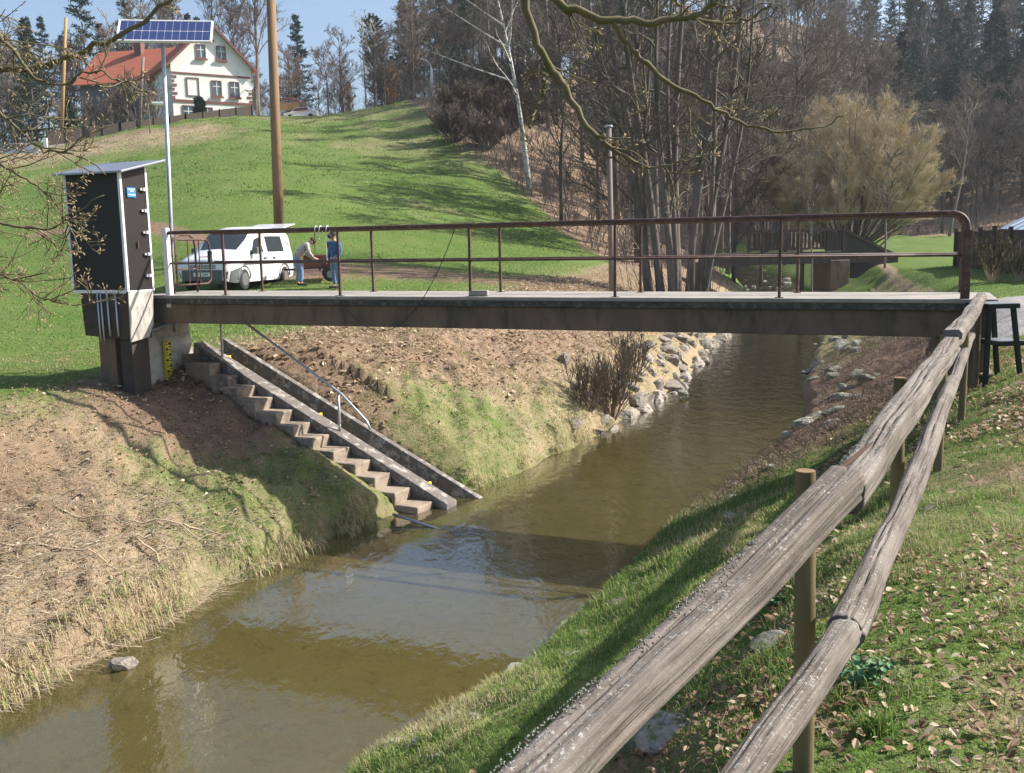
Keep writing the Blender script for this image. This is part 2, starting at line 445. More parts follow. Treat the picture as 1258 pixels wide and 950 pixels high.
def h(x, y):
    x = np.asarray(x, float); y = np.asarray(y, float)
    w_ = wz(y); nz = (fbm(x, y, .9, 3) - .5)
    c = np.where(y < 45, .87, .95)
    dl = (xL(y) - x) * c + nz * .35; dr = (x - xR(y)) * c + nz * .35
    t = np.clip((y - 14.2) / 2.0 + (x + 1.5) * .25, 0, 1)
    fl = np.interp(dl, PL[:, 0], PL[:, 1]) * (1 - t) + np.interp(dl, PL2[:, 0], PL2[:, 1]) * t
    fr = np.interp(dr, PR[:, 0], PR[:, 1])
    lumps = (fbm(x, y, 2.2, 4) - .5)
    near = np.exp(-np.maximum(y - 25, 0) / 20)
    fl = fl + (fbm(x, y, 4.5, 3) - .5) * .16 * np.clip((dl - .3) / .3, 0, 1) * near * np.clip(1.6 - dl * .3, 0, 1)
    fl = fl + lumps * .30 * np.clip(dl, 0, 1) * near * (1 - .45 * np.clip(dl / 5, 0, 1)); fr = fr + lumps * .14 * np.clip(dr, 0, 1) * near
    b = hbase(x, y)
    z = np.where(dl > dr, smin(b, w_ + fl, .35), smin(b, w_ + fr, .30))
    # the cut for the stairs and the channel beside them
    d = STAIR_B[:2] - STAIR_T[:2]; L = np.linalg.norm(d); d = d / L; s = np.array([-d[1], d[0]])  # s points away from the viewer
    px = x - STAIR_T[0]; py = y - STAIR_T[1]
    a = px * d[0] + py * d[1]; o = px * s[0] + py * s[1]
    zs = STAIR_T[2] + (STAIR_B[2] - STAIR_T[2]) * a / L
    inside = (a > -.35) & (a < L + .6)
    gut = inside & (o > -.15) & (o < .78)
    z = np.where(gut, np.minimum(z, zs - .40), z)
    stp = inside & (o <= -.15) & (o > -.64)
    z = np.where(stp, np.minimum(z, zs - .28), z)
    lip = inside & (o <= -.64) & (o > -1.5)
    z = np.where(lip, np.minimum(z, zs - .02 + (-.64 - o) * .25), z)
    lip2 = inside & (o >= .78) & (o < 1.5)
    z = np.where(lip2, np.minimum(z, zs + .04 + (o - .78) * .6), z)
    return z


def blob(x, y, cx, cy, rx, ry, rot=0):
    c, s = math.cos(rot), math.sin(rot); dx = x - cx; dy = y - cy
    return np.exp(-(((dx * c + dy * s) / rx) ** 2 + ((-dx * s + dy * c) / ry) ** 2))


def seg(x, y, pts, wd):
    m = np.zeros_like(x, float)
    for (ax, ay), (bx, by) in zip(pts[:-1], pts[1:]):
        dx, dy = bx - ax, by - ay; t = np.clip(((x - ax) * dx + (y - ay) * dy) / (dx * dx + dy * dy), 0, 1)
        m = np.maximum(m, np.exp(-(((x - ax - t * dx) ** 2 + (y - ay - t * dy) ** 2) / wd ** 2) ** 1.5))
    return m


WOOD_U = np.array([-.62, -.27, -.20, -.107, -.085, -.055, -.01, .03, .075, .11, .15, .22, .30, .40, .66])
WOOD_Y = np.array([118, 124, 122, 119, 98, 76, 69, 64, 57, 50, 50, 62, 84, 104, 106.])


def green_patch(x, y):
    return np.clip(blob(x, y, -3.2, 12.9, 1.6, 1.7, .3) * 1.2 + blob(x, y, -2.5, 13.6, 1.3, 1.4) + blob(x, y, -4.6, 13.4, .8, .7) * .6 + blob(x, y, -.6, 16.4, 1.5, 2.0, -.5) + blob(x, y, -1.4, 17.6, 1.2, 1.2) * .7 + blob(x, y, 1.3, 19.6, 1.2, 2.0) * .5, 0, 1.2)


def zones(x, y):
    """weights: dry straw, bare soil, leaf litter, gravel, stream bed (the rest is green grass)"""
    dl = (xL(y) - x) * .87; dr = (x - xR(y)) * .87
    n1 = fbm(x, y, .5, 4); n2 = fbm(x, y, 1.7, 4); nf = fbm(x, y, .08, 4)
    dry = np.zeros_like(x); soil = np.zeros_like(x); leaf = np.zeros_like(x); grav = np.zeros_like(x)
    nearL = (dl > 0) & (y < 20)
    lb = np.clip((6 - dl) / 2, 0, 1) * (dl > 0)
    # left bank, this side of the bridge
    dry = np.where(nearL, lb * (.42 + .6 * n2), dry)
    soil = np.where(nearL, np.maximum(blob(x, y, -5.1, 14.9, 1.8, 1.0, -.5) * 1.2, blob(x, y, -6.6, 11.8, 2.2, 2.4, 0) * .55) + np.clip(.6 - dl, 0, 1) * .5, soil)
    soil = np.where(nearL, soil + blob(x, y, -6.6, 9.6, 2.2, 2.6) * .3, soil)
    # left bank beyond the stairs: straw and leaves above, green below
    far = (dl > 0) & (y >= 15.2) & (y < 60)
    leaf = np.where(far, np.clip((dl - .9) / 1.2, 0, 1) * np.clip((6.0 - dl) / 1.0, 0, 1) * (.6 + n1 * .5), leaf)
    dry = np.where(far, np.maximum(dry, np.clip((6.5 - dl) / 2, 0, 1) * (.45 + .5 * n2)), dry)
    gp = green_patch(x, y); dry = dry * (1 - .5 * np.clip(gp, 0, 1)); leaf = leaf * (1 - .8 * np.clip(gp, 0, 1)); soil = soil * (1 - .5 * np.clip(gp, 0, 1))
    # pasture: drier bands, worn strip beyond the van
    past = (dl > 6) & (y > 24)
    dry = np.where(past, np.clip((fbm(x, y, .06, 3) - .56) * 3, 0, .35) * np.clip((y - 40) / 20, 0, 1), dry)
    u = x / np.maximum(y, 10)
    dry = np.where(past, np.maximum(dry, np.exp(-((y - (80 - 40 * (u + .2))) / 9) ** 2) * .34 * np.clip((u + .34) / .06, 0, 1) * n1 * 1.6), dry)
    soil = np.where(dl > 4, np.maximum(soil, seg(x, y, [(-9, 34.2), (-4, 35.5), (0, 35.5), (5, 37)], 2.0) * (.3 + .9 * n2)), soil)
    soil = np.where(dl > 4, np.maximum(soil, seg(x, y, [(-22, 47), (-17, 45), (-13, 41), (-10, 38)], .8) * .8), soil)
    dry = np.where(past, np.maximum(dry, np.clip((-.26 - u) / .04, 0, 1) * np.exp(-((y - 86) / 9) ** 2) * .85), dry)
    soil = np.where(past, np.maximum(soil, np.clip((-.28 - u) / .04, 0, 1) * np.exp(-((y - 91) / 3) ** 2) * .5), soil)
    # woods
    wy = np.interp(u, WOOD_U, WOOD_Y) + (nf - .5) * 14
    wm = np.clip((y - wy + 3) / 5, 0, 1) * ((dl > 1.5) | (dr > 3))
    leaf = np.maximum(leaf, wm * (.75 + .25 * n1))
    soil = np.where(wm > .5, soil * .3, soil)
    # right bank
    rb = (dr > 0) & (y < 45)
    nearR = np.clip((13 - y) / 6, 0, 1)
    dry = np.where(rb, np.maximum(dry, np.clip((3.6 - dr) / 1.0, 0, 1) * np.clip((y - 12) / 3, 0, 1) * .55 + (n2 - .42) * .7 * nearR), dry)
    soil = np.where(rb, np.maximum(soil, np.clip((3.4 - dr), 0, 1) * np.clip((y - 12) / 3, 0, 1) * np.clip((30 - y) / 6, 0, 1) * (.35 + n1)), soil)
    leaf = np.where(rb & (y < 14), np.clip(n1 * 2.4 - 1.25, 0, .6) * np.clip((dr - 2.3) / .8, 0, 1), leaf)
    soil = np.where(rb & (y < 9), np.maximum(soil, blob(x, y, -.1, 3.4, .7, 1.3, -.5) * .9), soil)
    # gravel road at the right end of the bridge and the worn path over the meadow
    road = np.clip((y - 14.3 + (n1 - .5) * 1.2) / .5, 0, 1) * np.clip((24 - y + (n1 - .5) * 2) / .8, 0, 1) * np.clip((dr - 2.7 + (n2 - .5)) / .6, 0, 1)
    grav = np.maximum(grav, np.where(dr > 0, road, 0))
    pth = seg(x, y, [(11.7, 24), (12.6, 29), (15.6, 38), (17.5, 45), (19.6, 52), (20, 60)], .24)
    soil = np.where(dr > 2, np.maximum(soil, pth * .25), soil); dry = np.where(dr > 2, np.maximum(dry, pth), dry)
    bed = ((dl < -.12) & (dr < -.12)).astype(float)
    return [np.clip(v, 0, 1) for v in (dry, soil, leaf, grav, bed)]


# terrain mesh
ang = np.concatenate([np.linspace(-180, -44, 46)[:-1], np.linspace(-44, 44, 520), np.linspace(44, 180, 46)[1:]])
ang = ang[:-1]
rad = np.concatenate([[.35], np.geomspace(.8, 60, 640), np.geomspace(60, 900, 150)[1:]])
AA, RR = np.meshgrid(np.radians(ang), rad, indexing='ij')
TX = RR * np.sin(AA); TY = RR * np.cos(AA); TZ = h(TX, TY)
na, nr = TX.shape
i = np.arange(na)[:, None]; j = np.arange(nr - 1)[None, :]; i2 = (i + 1) % na
Q = np.stack([i * nr + j, i2 * nr + j, i2 * nr + j + 1, i * nr + j + 1], -1).reshape(-1, 4)
V = np.stack([TX, TY, TZ], -1).reshape(-1, 3)
cz = h(np.array([0.0]), np.array([0.0]))[0]
V = np.vstack([V, [0, 0, cz]])
T = np.stack([np.full(na, na * nr), ((np.arange(na) + 1) % na) * nr, np.arange(na) * nr], -1)
g = MB(); g.add(V, Q[:, ::-1], T[:, ::-1])

k = NT('ground_cover'); pos = k.geo()
wa = k.n('ShaderNodeAttribute', attribute_name='wa'); wb = k.n('ShaderNodeAttribute', attribute_name='wb')
sa = k.n('ShaderNodeSeparateColor', i={0: wa.outputs['Color']}); sb = k.n('ShaderNodeSeparateColor', i={0: wb.outputs['Color']})
nfi = k.noise(pos, 14, 5, .7); nme = k.noise(pos, 1.6, 4, .6); nla = k.noise(pos, .12, 4, .6); nvf = k.noise(pos, 60, 3, .7)
nfi2 = k.noise(pos, 5, 5, .75)
gr = k.mix(k.ramp(nla, .35, .65), c4((.085, .155, .028)), c4((.130, .195, .048)))
gr = k.mix(k.math('MULTIPLY', k.ramp(k.noise(pos, .55, 6, .72), .42, .66), .55), gr, c4((.185, .205, .075)))
gr = k.mix(k.math('MULTIPLY', k.ramp(nme, .40, .72), .45), gr, c4((.17, .185, .062)))
gr = k.mix(k.math('MULTIPLY', k.ramp(nfi, .35, .62), .5), gr, c4((.050, .105, .018)))
dr_ = k.mix(k.ramp(nfi, .3, .7), c4((.20, .145, .09)), c4((.42, .335, .22)))
so_ = k.mix(k.ramp(nfi2, .3, .7), c4((.15, .098, .068)), c4((.27, .185, .13)))
le_ = k.mix(k.ramp(nfi2, .35, .65), c4((.13, .088, .062)), c4((.33, .24, .165)))
vor = k.n('ShaderNodeTexVoronoi', i={'Vector': pos, 'Scale': 40.0}); gv = k.mix(vor.outputs['Color'], c4((.27, .255, .24)), c4((.46, .44, .42)))
bd = k.mix(k.ramp(nme, .35, .65), c4((.50, .42, .19)), c4((.64, .55, .27)))
bd = k.mix(k.ramp(k.noise(pos, 4.5, 4, .7), .55, .7), bd, c4((.26, .215, .09)))


def wmask(v, lo=.15, hi=.5):
    return k.ramp(k.math('ADD', v, k.math('MULTIPLY', k.math('SUBTRACT', nfi2, .5), 1.1)), lo, hi + .2)


c = gr
c = k.mix(wmask(sa.outputs[0]), c, dr_); c = k.mix(wmask(sa.outputs[2]), c, le_); c = k.mix(wmask(sa.outputs[1]), c, so_)
c = k.mix(wmask(sb.outputs[0]), c, gv); c = k.mix(sb.outputs[1], c, bd)
k.put(k.b.inputs['Base Color'], c); k.b.inputs['Roughness'].default_value = .95; k.b.inputs['Specular IOR Level'].default_value = .1
k.bump(k.math('ADD', k.math('MULTIPLY', nfi, .6), k.math('ADD', nfi2, k.math('MULTIPLY', nvf, .35))), .9, .05)
M['ground'] = k.m
ground = g.build('ground', M['ground'], smooth=True)
tag(ground, None, None, kind='structure')
zz = zones(V[:, 0], V[:, 1])
for nm, ch in (('wa', zz[0:3]), ('wb', [zz[3], zz[4], zz[4] * 0])):
    ca = ground.data.color_attributes.new(nm, 'FLOAT_COLOR', 'POINT')
    arr = np.ones((len(V), 4), np.float32)
    for q in range(3): arr[:, q] = ch[q]
    ca.data.foreach_set('color', arr.ravel())

# water
ys = np.concatenate([np.linspace(-20, 6, 30), np.linspace(6.2, 45, 200), np.linspace(45.5, 110, 120)])
wl = xL(ys) - .9; wr = xR(ys) + .9
m = 24; tt = np.linspace(0, 1, m)
WX = wl[:, None] * (1 - tt) + wr[:, None] * tt; WY = np.repeat(ys[:, None], m, 1)
rip = np.clip((ys - 42) / 6, 0, 1)[:, None]
WZz = wz(WY) + (fbm(WX, WY, 1.6, 3) - .5) * .14 * rip
Vw = np.stack([WX, WY, WZz], -1).reshape(-1, 3); i = np.arange(len(ys) - 1)[:, None] * m; j = np.arange(m - 1)[None, :]
Qw = np.stack([i + j, i + j + 1, i + m + j + 1, i + m + j], -1).reshape(-1, 4)
k = NT('stream_water'); pos = k.geo()
mp = k.n('ShaderNodeMapping'); k.put(mp.inputs[0], pos); mp.inputs['Rotation'].default_value = (0, 0, R(27)); mp.inputs['Scale'].default_value = (1.0, .55, 1)
n1 = k.noise(mp.outputs[0], 3.0, 3, .5, .4); n2 = k.noise(mp.outputs[0], 11, 3, .6, .3)
sep = k.n('ShaderNodeSeparateXYZ', i={0: pos})
rough_far = k.ramp(k.math('DIVIDE', sep.outputs[1], 60), .22, .8)
bp = k.n('ShaderNodeBump'); k.put(bp.inputs['Height'], k.math('ADD', n1, k.math('MULTIPLY', n2, .35)))
k.put(bp.inputs['Strength'], k.math('ADD', .12, k.math('MULTIPLY', rough_far, .6))); bp.inputs['Distance'].default_value = .06
gl = k.n('ShaderNodeBsdfGlossy'); gl.inputs['Roughness'].default_value = .03; k.t.links.new(bp.outputs[0], gl.inputs['Normal'])
trn = k.n('ShaderNodeBsdfTransparent'); trn.inputs[0].default_value = (.90, .84, .55, 1)
fr = k.n('ShaderNodeFresnel'); fr.inputs['IOR'].default_value = 1.33; k.t.links.new(bp.outputs[0], fr.inputs['Normal'])
murk = k.n('ShaderNodeBsdfDiffuse'); murk.inputs[0].default_value = (.30, .25, .095, 1)
m0 = k.n('ShaderNodeMixShader'); m0.inputs[0].default_value = .20
k.t.links.new(trn.outputs[0], m0.inputs[1]); k.t.links.new(murk.outputs[0], m0.inputs[2])
ms = k.n('ShaderNodeMixShader'); k.put(ms.inputs[0], k.math('MULTIPLY', fr.outputs[0], 2.3, True)); k.t.links.new(m0.outputs[0], ms.inputs[1]); k.t.links.new(gl.outputs[0], ms.inputs[2])
k.t.links.new(ms.outputs[0], k.t.nodes['Material Output'].inputs[0])
M['water'] = k.m
wo = MB().add(Vw, Qw).build('water', M['water'], smooth=True); tag(wo, None, None, kind='structure')

# ================================================================== the bridge
BO = np.array([5.34, 11.5, 0.0]); E1 = np.array([-.9243, .382, 0]); N1 = np.array([.382, .9243, 0])
BR = math.atan2(E1[1], E1[0])


def bl(x, y, z):
    """bridge frame (x along the bridge to the left bank, y towards the viewer) -> world"""
    return BO + E1 * x - N1 * y + np.array([0, 0, z])


bridge = thing('footbridge', 'long concrete footbridge with brown tube railings crossing the stream', 'footbridge', tuple(BO), BR)
deck = MB().box((-.35, -1.42, -.80), (12.40, .10, -.75)).build('deck', M['deck'], bridge, bevel=.008)
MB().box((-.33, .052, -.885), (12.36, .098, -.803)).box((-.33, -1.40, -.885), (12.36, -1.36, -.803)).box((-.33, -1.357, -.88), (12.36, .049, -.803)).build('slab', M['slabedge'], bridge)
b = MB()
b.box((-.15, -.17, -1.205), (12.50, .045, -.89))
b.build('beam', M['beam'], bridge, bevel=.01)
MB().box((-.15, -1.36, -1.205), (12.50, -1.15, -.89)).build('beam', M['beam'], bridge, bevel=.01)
# tapered pier on the left bank
p = MB()
zt, zb = -1.21, -3.0
V = [(12.24, .06, zb), (12.70, .06, zb), (12.70, -1.12, zb), (12.24, -1.12, zb), (12.32, .02, zt), (12.66, .02, zt), (12.66, -1.02, zt), (12.32, -1.02, zt)]
p.add(V, [(0, 3, 2, 1), (4, 5, 6, 7), (0, 1, 5, 4), (1, 2, 6, 5), (2, 3, 7, 6), (3, 0, 4, 7)])
pier = p.build('pier', M['pier'], bridge, bevel=.012)
gb = MB().box((12.22, -.42, -2.21), (12.275, -.29, -1.54)).build('gauge_board', M['yellow'], pier)
mk = MB()
for q in range(28):
    z = -2.20 + q * .0235
    x0, x1 = (-.415, -.365) if (q // 4) % 2 else (-.345, -.295)
    if q % 2: mk.box((12.212, x0, z), (12.222, x1, z + .014))
for q in range(7):
    mk.box((12.210, -.41 + .07 * (q % 2), -2.18 + q * .094), (12.2195, -.37 + .07 * (q % 2), -2.135 + q * .094))
mk.build('marking', M['black'], gb)
MB().tube([(12.26, -1.15, -1.235), (12.25, -.5, -1.27), (12.26, .09, -1.36)], .022, 8).build('conduit', M['galv'], bridge)
MB().box((-.30, -1.34, -2.2), (.30, .0, -.89)).build('abutment', M['beam'], bridge, bevel=.02)
MB().tube([(12.47, .12, -1.3), (12.47, .12, -2.2), (12.5, .1, -2.75)], .025, 8).build('drain_pipe', M['black'], bridge)


def railing(y, posts, name='railing'):
    top = MB()
    arc = [(.0, y, -.74)] + [(.0, y, .02)] + [(.17 - .17 * math.cos(a), y, .08 + .17 * math.sin(a)) for a in np.linspace(0, math.pi / 2, 8)] + [(q, y, .25) for q in np.linspace(.5, 11.8, 14)]
    top.tube(arc, .031, 10)
    r = top.build('railing', M['rail'], bridge, smooth=True)
    MB().tube([(0, y, -.24), (11.8, y, -.24)], .017, 8).build('middle_rail', M['rail'], r, smooth=True)
    for px in posts:
        MB().box((px - .019, y - .015, -.752), (px + .019, y + .015, .235)).build('post', M['rail'], r, bevel=.004)
        MB().box((px - .05, y - .045, -.75), (px + .05, y + .045, -.742)).build('foot_plate', M['rail'], r)
    return r


railing(0, [2.12, 4.26, 6.39, 8.55, 10.67])
railing(-1.17, [2.03, 4.22, 6.42, 8.66, 10.83])
MB().box((-.05, -.03, -.75), (.05, .035, .05)).build('end_plate', M['rail'], bridge, bevel=.004)
# galvanised end post
MB().box((11.74, -.04, -.95), (11.83, .05, .33)).build('end_post', M['whitepaint'], bridge, bevel=.006)

gate = thing('railing_gate', 'small rounded brown tube gate closing the bridge beside the dark cabinet', 'gate', tuple(bl(11.72, -.12, 0)), BR)
gp = [(0, 0, -.60), (0, 0, .14)] + [(0, -q, .14) for q in (.1, .5)] + [(0, -.72 - .12 * math.sin(a), .02 + .12 * math.cos(a)) for a in np.linspace(0, math.pi / 2, 6)] + [(0, -.84, -.42)] + [(0, -.72 - .12 * math.cos(a), -.48 - .12 * math.sin(a)) for a in np.linspace(0, math.pi / 2, 6)] + [(0, 0, -.60)]
MB().tube(gp, .017, 8).build('gate_frame', M['rail'], gate, smooth=True)
for q in (.30, .57): MB().tube([(0, -q, -.60), (0, -q, .14)], .010, 6).build('bar', M['rail'], gate)
MB().tube([(0, -.57, -.15), (0, -.84, -.15)], .010, 6).build('bar', M['rail'], gate)
MB().box((-.03, -.87, -.28), (.03, -.81, -.05)).build('latch', M['black'], gate, bevel=.01)
lg = thing('tube_loop_rail', 'dark bent tube rail at the bridge end between cabinet and end post', 'rail', tuple(bl(12.0, -.35, 0)), BR)
MB().tube([(0, 0, -.75), (0, 0, .05), (-.0, -.05, .17), (0, -.2, .22), (0, -.45, .22), (0, -.55, .15), (0, -.58, .02), (0, -.58, -.75)], .019, 8).build('loop', M['rail'], lg, smooth=True)
MB().tube([(0, 0, -.35), (0, -.58, -.35)], .014, 8).build('cross_bar', M['rail'], lg)

# things lying on or hanging from the bridge
o = MB().box((-.14, -.055, 0), (.14, .055, .085)).build('paving_block', M['concrete'], bevel=.012)
o.location = bl(6.28, -.05, -.749); o.rotation_euler = (0, 0, BR + .1); tag(o, 'rough grey block lying on the edge of the bridge deck', 'block')
for q, (xx, ln, lb) in enumerate([(8.92, .36, 'longer dark hook with cord hanging from the top rail'), (8.84, .10, 'short pale hook on the top rail, beside the plain one'), (8.72, .42, 'pale hook with thin green cord hanging from the top rail')]):
    t = thing('rail_hook', lb, 'hook', tuple(bl(xx, 0, .25)), BR, 'hooks on the top rail')
    MB().tube([(0, .05, -.05)] + [(0, .045 * math.cos(a), .045 * math.sin(a)) for a in np.linspace(0, math.pi, 8)] + [(0, -.045, -.07)], .008, 6).build('hook', M['galv'], t, smooth=True)
    MB().tube([(0, .05, -.05), (.01, .05, -.05 - ln * .6), (0, .05, -.05 - ln)], .005 if q != 1 else .004, 5).build('cord', M['black'] if q == 0 else M['galv'], t)
cb = []
for s_ in np.linspace(0, 1, 30):
    xx = 8.55 - s_ * 2.0; zz_ = -.74 + (.95 * s_) - 1.75 * 4 * s_ * (1 - s_) * .42 - .2 * math.sin(s_ * 3.14)
    cb.append(bl(xx, .13 - .02 * math.sin(s_ * 9), zz_))
o = MB().tube(cb, .006, 5).build('hanging_cable', M['black']); tag(o, 'thin dark cable sagging below the bridge beam from the railing', 'cable')

# ------------------------------------------------------------------ gauge cabinet
c0 = at(157, 357, 15.3)
cab = thing('gauge_cabinet', 'tall black plywood gauging cabinet with sloping metal roof at the bridge end', 'cabinet', (c0[0], c0[1], 0), BR)
zb, zf, zr = -.66, 1.17, 1.30
Wd, Dp = 1.12, .56
bd_ = MB(); Vb = [(.0, 0, zb), (Wd, 0, zb), (Wd, -Dp, zb), (0, -Dp, zb), (0, 0, zf), (Wd, 0, zf), (Wd, -Dp, zr), (0, -Dp, zr)]
bd_.add(Vb, [(0, 3, 2, 1), (4, 5, 6, 7), (0, 1, 5, 4), (1, 2, 6, 5), (2, 3, 7, 6), (3, 0, 4, 7)])
bd_.build('cabinet_body', M['ply'], cab)
r_ = MB(); sl_ = (zr - zf) / Dp
xa, xb, ya, yb = -.16, Wd + .12, .12, -Dp - .30
rz = lambda y: zf - y * sl_ + .015
r_.add([(xa, ya, rz(ya)), (xb, ya, rz(ya)), (xb, yb, rz(yb)), (xa, yb, rz(yb)), (xa, ya, rz(ya) + .03), (xb, ya, rz(ya) + .03), (xb, yb, rz(yb) + .03), (xa, yb, rz(yb) + .03)],
       [(0, 3, 2, 1), (4, 5, 6, 7), (0, 1, 5, 4), (1, 2, 6, 5), (2, 3, 7, 6), (3, 0, 4, 7)])
r_.build('roof', M['roofmetal'], cab, bevel=.004)
tr_ = MB()
tr_.box((-.012, -.03, zb), (.035, .012, zf)); tr_.box((Wd - .03, -.02, zb), (Wd + .012, .012, zf)); tr_.box((-.012, -Dp - .012, zb), (.02, -Dp + .025, zr - .01))
tr_.box((.036, .001, zb - .02), (Wd - .031, .014, zb + .03))
tr_.box((-.010, -Dp + .026, zb - .01), (.010, -.031, zb + .02))
tr_.build('edge_trim', M['whitepaint'], cab)
for z in (-.42, -.08, .26, .60, .93):
    hm = MB().box((-.035, -Dp + .02, z - .018), (-.013, -Dp + .17, z + .018)).box((-.05, -Dp + .07, z - .026), (-.036, -Dp + .12, z + .026))
    hm.build('hinge', M['galv'], cab)
sg = MB().box((-.020, -.30, .80), (-.006, -.12, .95)).build('sign', M['blue'], cab)
lt = MB()
for z, rows in ((.915, [(-.28, -.24), (-.235, -.20), (-.195, -.15), (-.145, -.13)]), (.885, [(-.25, -.22), (-.215, -.18)]), (.832, [(-.285, -.25), (-.245, -.215), (-.21, -.16), (-.155, -.13)])):
    for a, b_ in rows: lt.box((-.024, a, z), (-.021, b_, z + .014))
lt.build('lettering', M['white'], sg)
MB().box((-.03, -.28, .02), (-.013, -.26, .12)).build('lock_bar', M['rail'], cab)
lb_ = MB(); Vl = [(.04, -.03, -1.42), (.98, -.03, -1.36), (.98, -.50, -1.36), (.04, -.50, -1.42), (.012, -.01, -.665), (1.0, -.01, -.665), (1.0, -.53, -.665), (.012, -.53, -.665)]
lb_.add(Vl, [(0, 3, 2, 1), (4, 5, 6, 7), (0, 1, 5, 4), (1, 2, 6, 5), (2, 3, 7, 6), (3, 0, 4, 7)])
lbx = lb_.build('lower_box', M['darkbox'], cab, bevel=.01)
s2_ = MB(); s2_.add([(-.008, -.0, -.67), (-.008, -.54, -.67), (-.005, -.50, -1.20), (.02, -.42, -1.40), (.03, -.02, -1.45), (.0, 0, -1.1)], [(0, 5, 2, 1), (5, 4, 3, 2)])
o = s2_.build('side_plate', M['greybox'], lbx); md = o.modifiers.new('thickness', 'SOLIDIFY'); md.thickness = .012
for xx in (.42, .55, .62, .25):
    MB().tube([(xx, .012, -.66), (xx - .005, .014, -1.2), (xx - .01, .01, -1.36 - (.09 if xx > .5 else 0))], .014, 8).build('conduit', M['galv'], lbx, smooth=True)
MB().box((.10, -.48, -2.9), (.34, -.10, -1.43)).build('pillar', M['darkbox'], cab, bevel=.01)
MB().box((.46, -.50, -2.9), (.80, -.12, -1.39)).build('pillar', M['beam'], cab, bevel=.01)

# ------------------------------------------------------------------ solar panel on its mast
mb0 = at(211, 360, 16.6)
mast = thing('solar_panel_mast', 'small solar panel on a tall thin steel mast beside the bridge', 'solar panel', (mb0[0], mb0[1], 0), BR)
topw = at(203.5, 46, 16.6); dx_ = topw - mb0
# the mast leans a little: expressed in the bridge frame
lx = float(dx_ @ E1); 
MB().tube([(0, 0, -1.4), (lx * .5, 0, .5 + .0), (lx, 0, topw[2])], .034, 12).build('pole', M['galv'], mast, smooth=True)
pnl_c = np.array([topw[0], topw[1], topw[2] + .10])
pm_ = thing('x', None, None)
bpy.data.objects.remove(pm_)
# panel frame axes in world: u = width, v = height (tilted), n = face
az = R(8); tilt = R(50)
uu = np.array([math.cos(az), math.sin(az), 0]); nn = np.array([math.sin(az) * math.sin(tilt), -math.cos(az) * math.sin(tilt), math.cos(tilt)])
vv = np.cross(nn, uu)
def w2l(P):
    P = np.asarray(P, float) - np.array([mb0[0], mb0[1], 0]); return np.stack([P @ E1, P @ -N1, P[..., 2]], -1)
def pbox(a, b_, lo, hi):
    m_ = MB(); m_.box(lo, hi); V_ = m_.v[0]; Wp = pnl_c + V_[:, :1] * uu + V_[:, 1:2] * vv + V_[:, 2:] * nn; m_.v[0] = w2l(Wp); return m_
PW, PH = .715, .235
pan = pbox(0, 0, (-PW, -PH, -.03), (PW, PH, 0)).build('panel', plain('cell_backing', (.55, .58, .66), .3), mast)
fm = MB()
for lo, hi in (((-PW - .03, -PH - .02, -.035), (-PW, PH + .02, .012)), ((PW, -PH - .02, -.035), (PW + .03, PH + .02, .012)), ((-PW, -PH - .02, -.035), (PW, -PH, .012)), ((-PW, PH, -.035), (PW, PH + .02, .012))):
    x_ = pbox(0, 0, lo, hi); fm.add(x_.v[0], x_.q[0])
fm.build('frame', M['whitepaint'], pan)
cl = MB(); nc = 12
cw = 2 * PW / nc
for a in range(nc):
    for b_ in range(2):
        lo = (-PW + a * cw + .007, -PH + .012 + b_ * PH, 0); hi = (-PW + (a + 1) * cw - .007, -PH - .012 + (b_ + 1) * PH, .006)
        x_ = pbox(0, 0, lo, hi); V_ = x_.v[0]
        cl.add(V_, x_.q[0])
cl.build('cell', plain('solar_cell', (.04, .06, .17), .2, spec=.7), pan)
x_ = pbox(0, 0, (-.05, -.12, -.09), (.05, .12, -.036)); x_.build('bracket', M['galv'], mast)

# ------------------------------------------------------------------ stairs, channel and handrail
d_ = STAIR_B - STAIR_T; Lh = np.linalg.norm(d_[:2]); dh = np.array([d_[0], d_[1], 0]) / Lh; sh = np.array([-dh[1], dh[0], 0])
SA = math.atan2(dh[1], dh[0])
st = thing('concrete_stairs', 'worn concrete stairs with sloping side walls descending the left bank into the stream', 'stairs', tuple(STAIR_T), SA)
NS = 12; rise = (4.0 - 1.93 + .04) / NS; run = Lh / NS
for q in range(NS):
    z = -.02 - rise * q
    jx = float(rng.uniform(-.015, .015)); jz = float(rng.uniform(-.012, .012))
    o = MB().box((run * q - .20, (-.50 if q < 2 else -.66) + jx, z - .30), (run * (q + 1) + jx, -.232, z + jz)).build('step', M['step'], st, bevel=.018)
slope = d_[2] / Lh
def sloped(x0, x1, y0, y1, zt0, th, name, mt):
    m_ = MB(); V_ = [(x0, y0, x0 * slope + zt0 - th), (x1, y0, x1 * slope + zt0 - th), (x1, y1, x1 * slope + zt0 - th), (x0, y1, x0 * slope + zt0 - th),
          (x0, y0, x0 * slope + zt0), (x1, y0, x1 * slope + zt0), (x1, y1, x1 * slope + zt0), (x0, y1, x0 * slope + zt0)]
    m_.add(V_, [(0, 3, 2, 1), (4, 5, 6, 7), (0, 1, 5, 4), (1, 2, 6, 5), (2, 3, 7, 6), (3, 0, 4, 7)])
    return m_.build(name, mt, st, bevel=.012)
w1 = sloped(-.25, Lh + .25, -.225, .055, .19, .15, 'side_wall', M['stringer'])
sloped(-.3, Lh + .2, -.19, .02, .035, .5, 'wall_foot', M['concrete'])
w2_ = sloped(-.3, Lh + .45, .52, .64, .17, .50, 'side_wall', M['stringer'])
sloped(-.3, Lh + .3, .06, .515, -.24, .12, 'channel_floor', M['concrete'])
MB().box((-.55, -.35, -.12), (-.28, .65, .10)).build('landing', M['step'], st, bevel=.015)
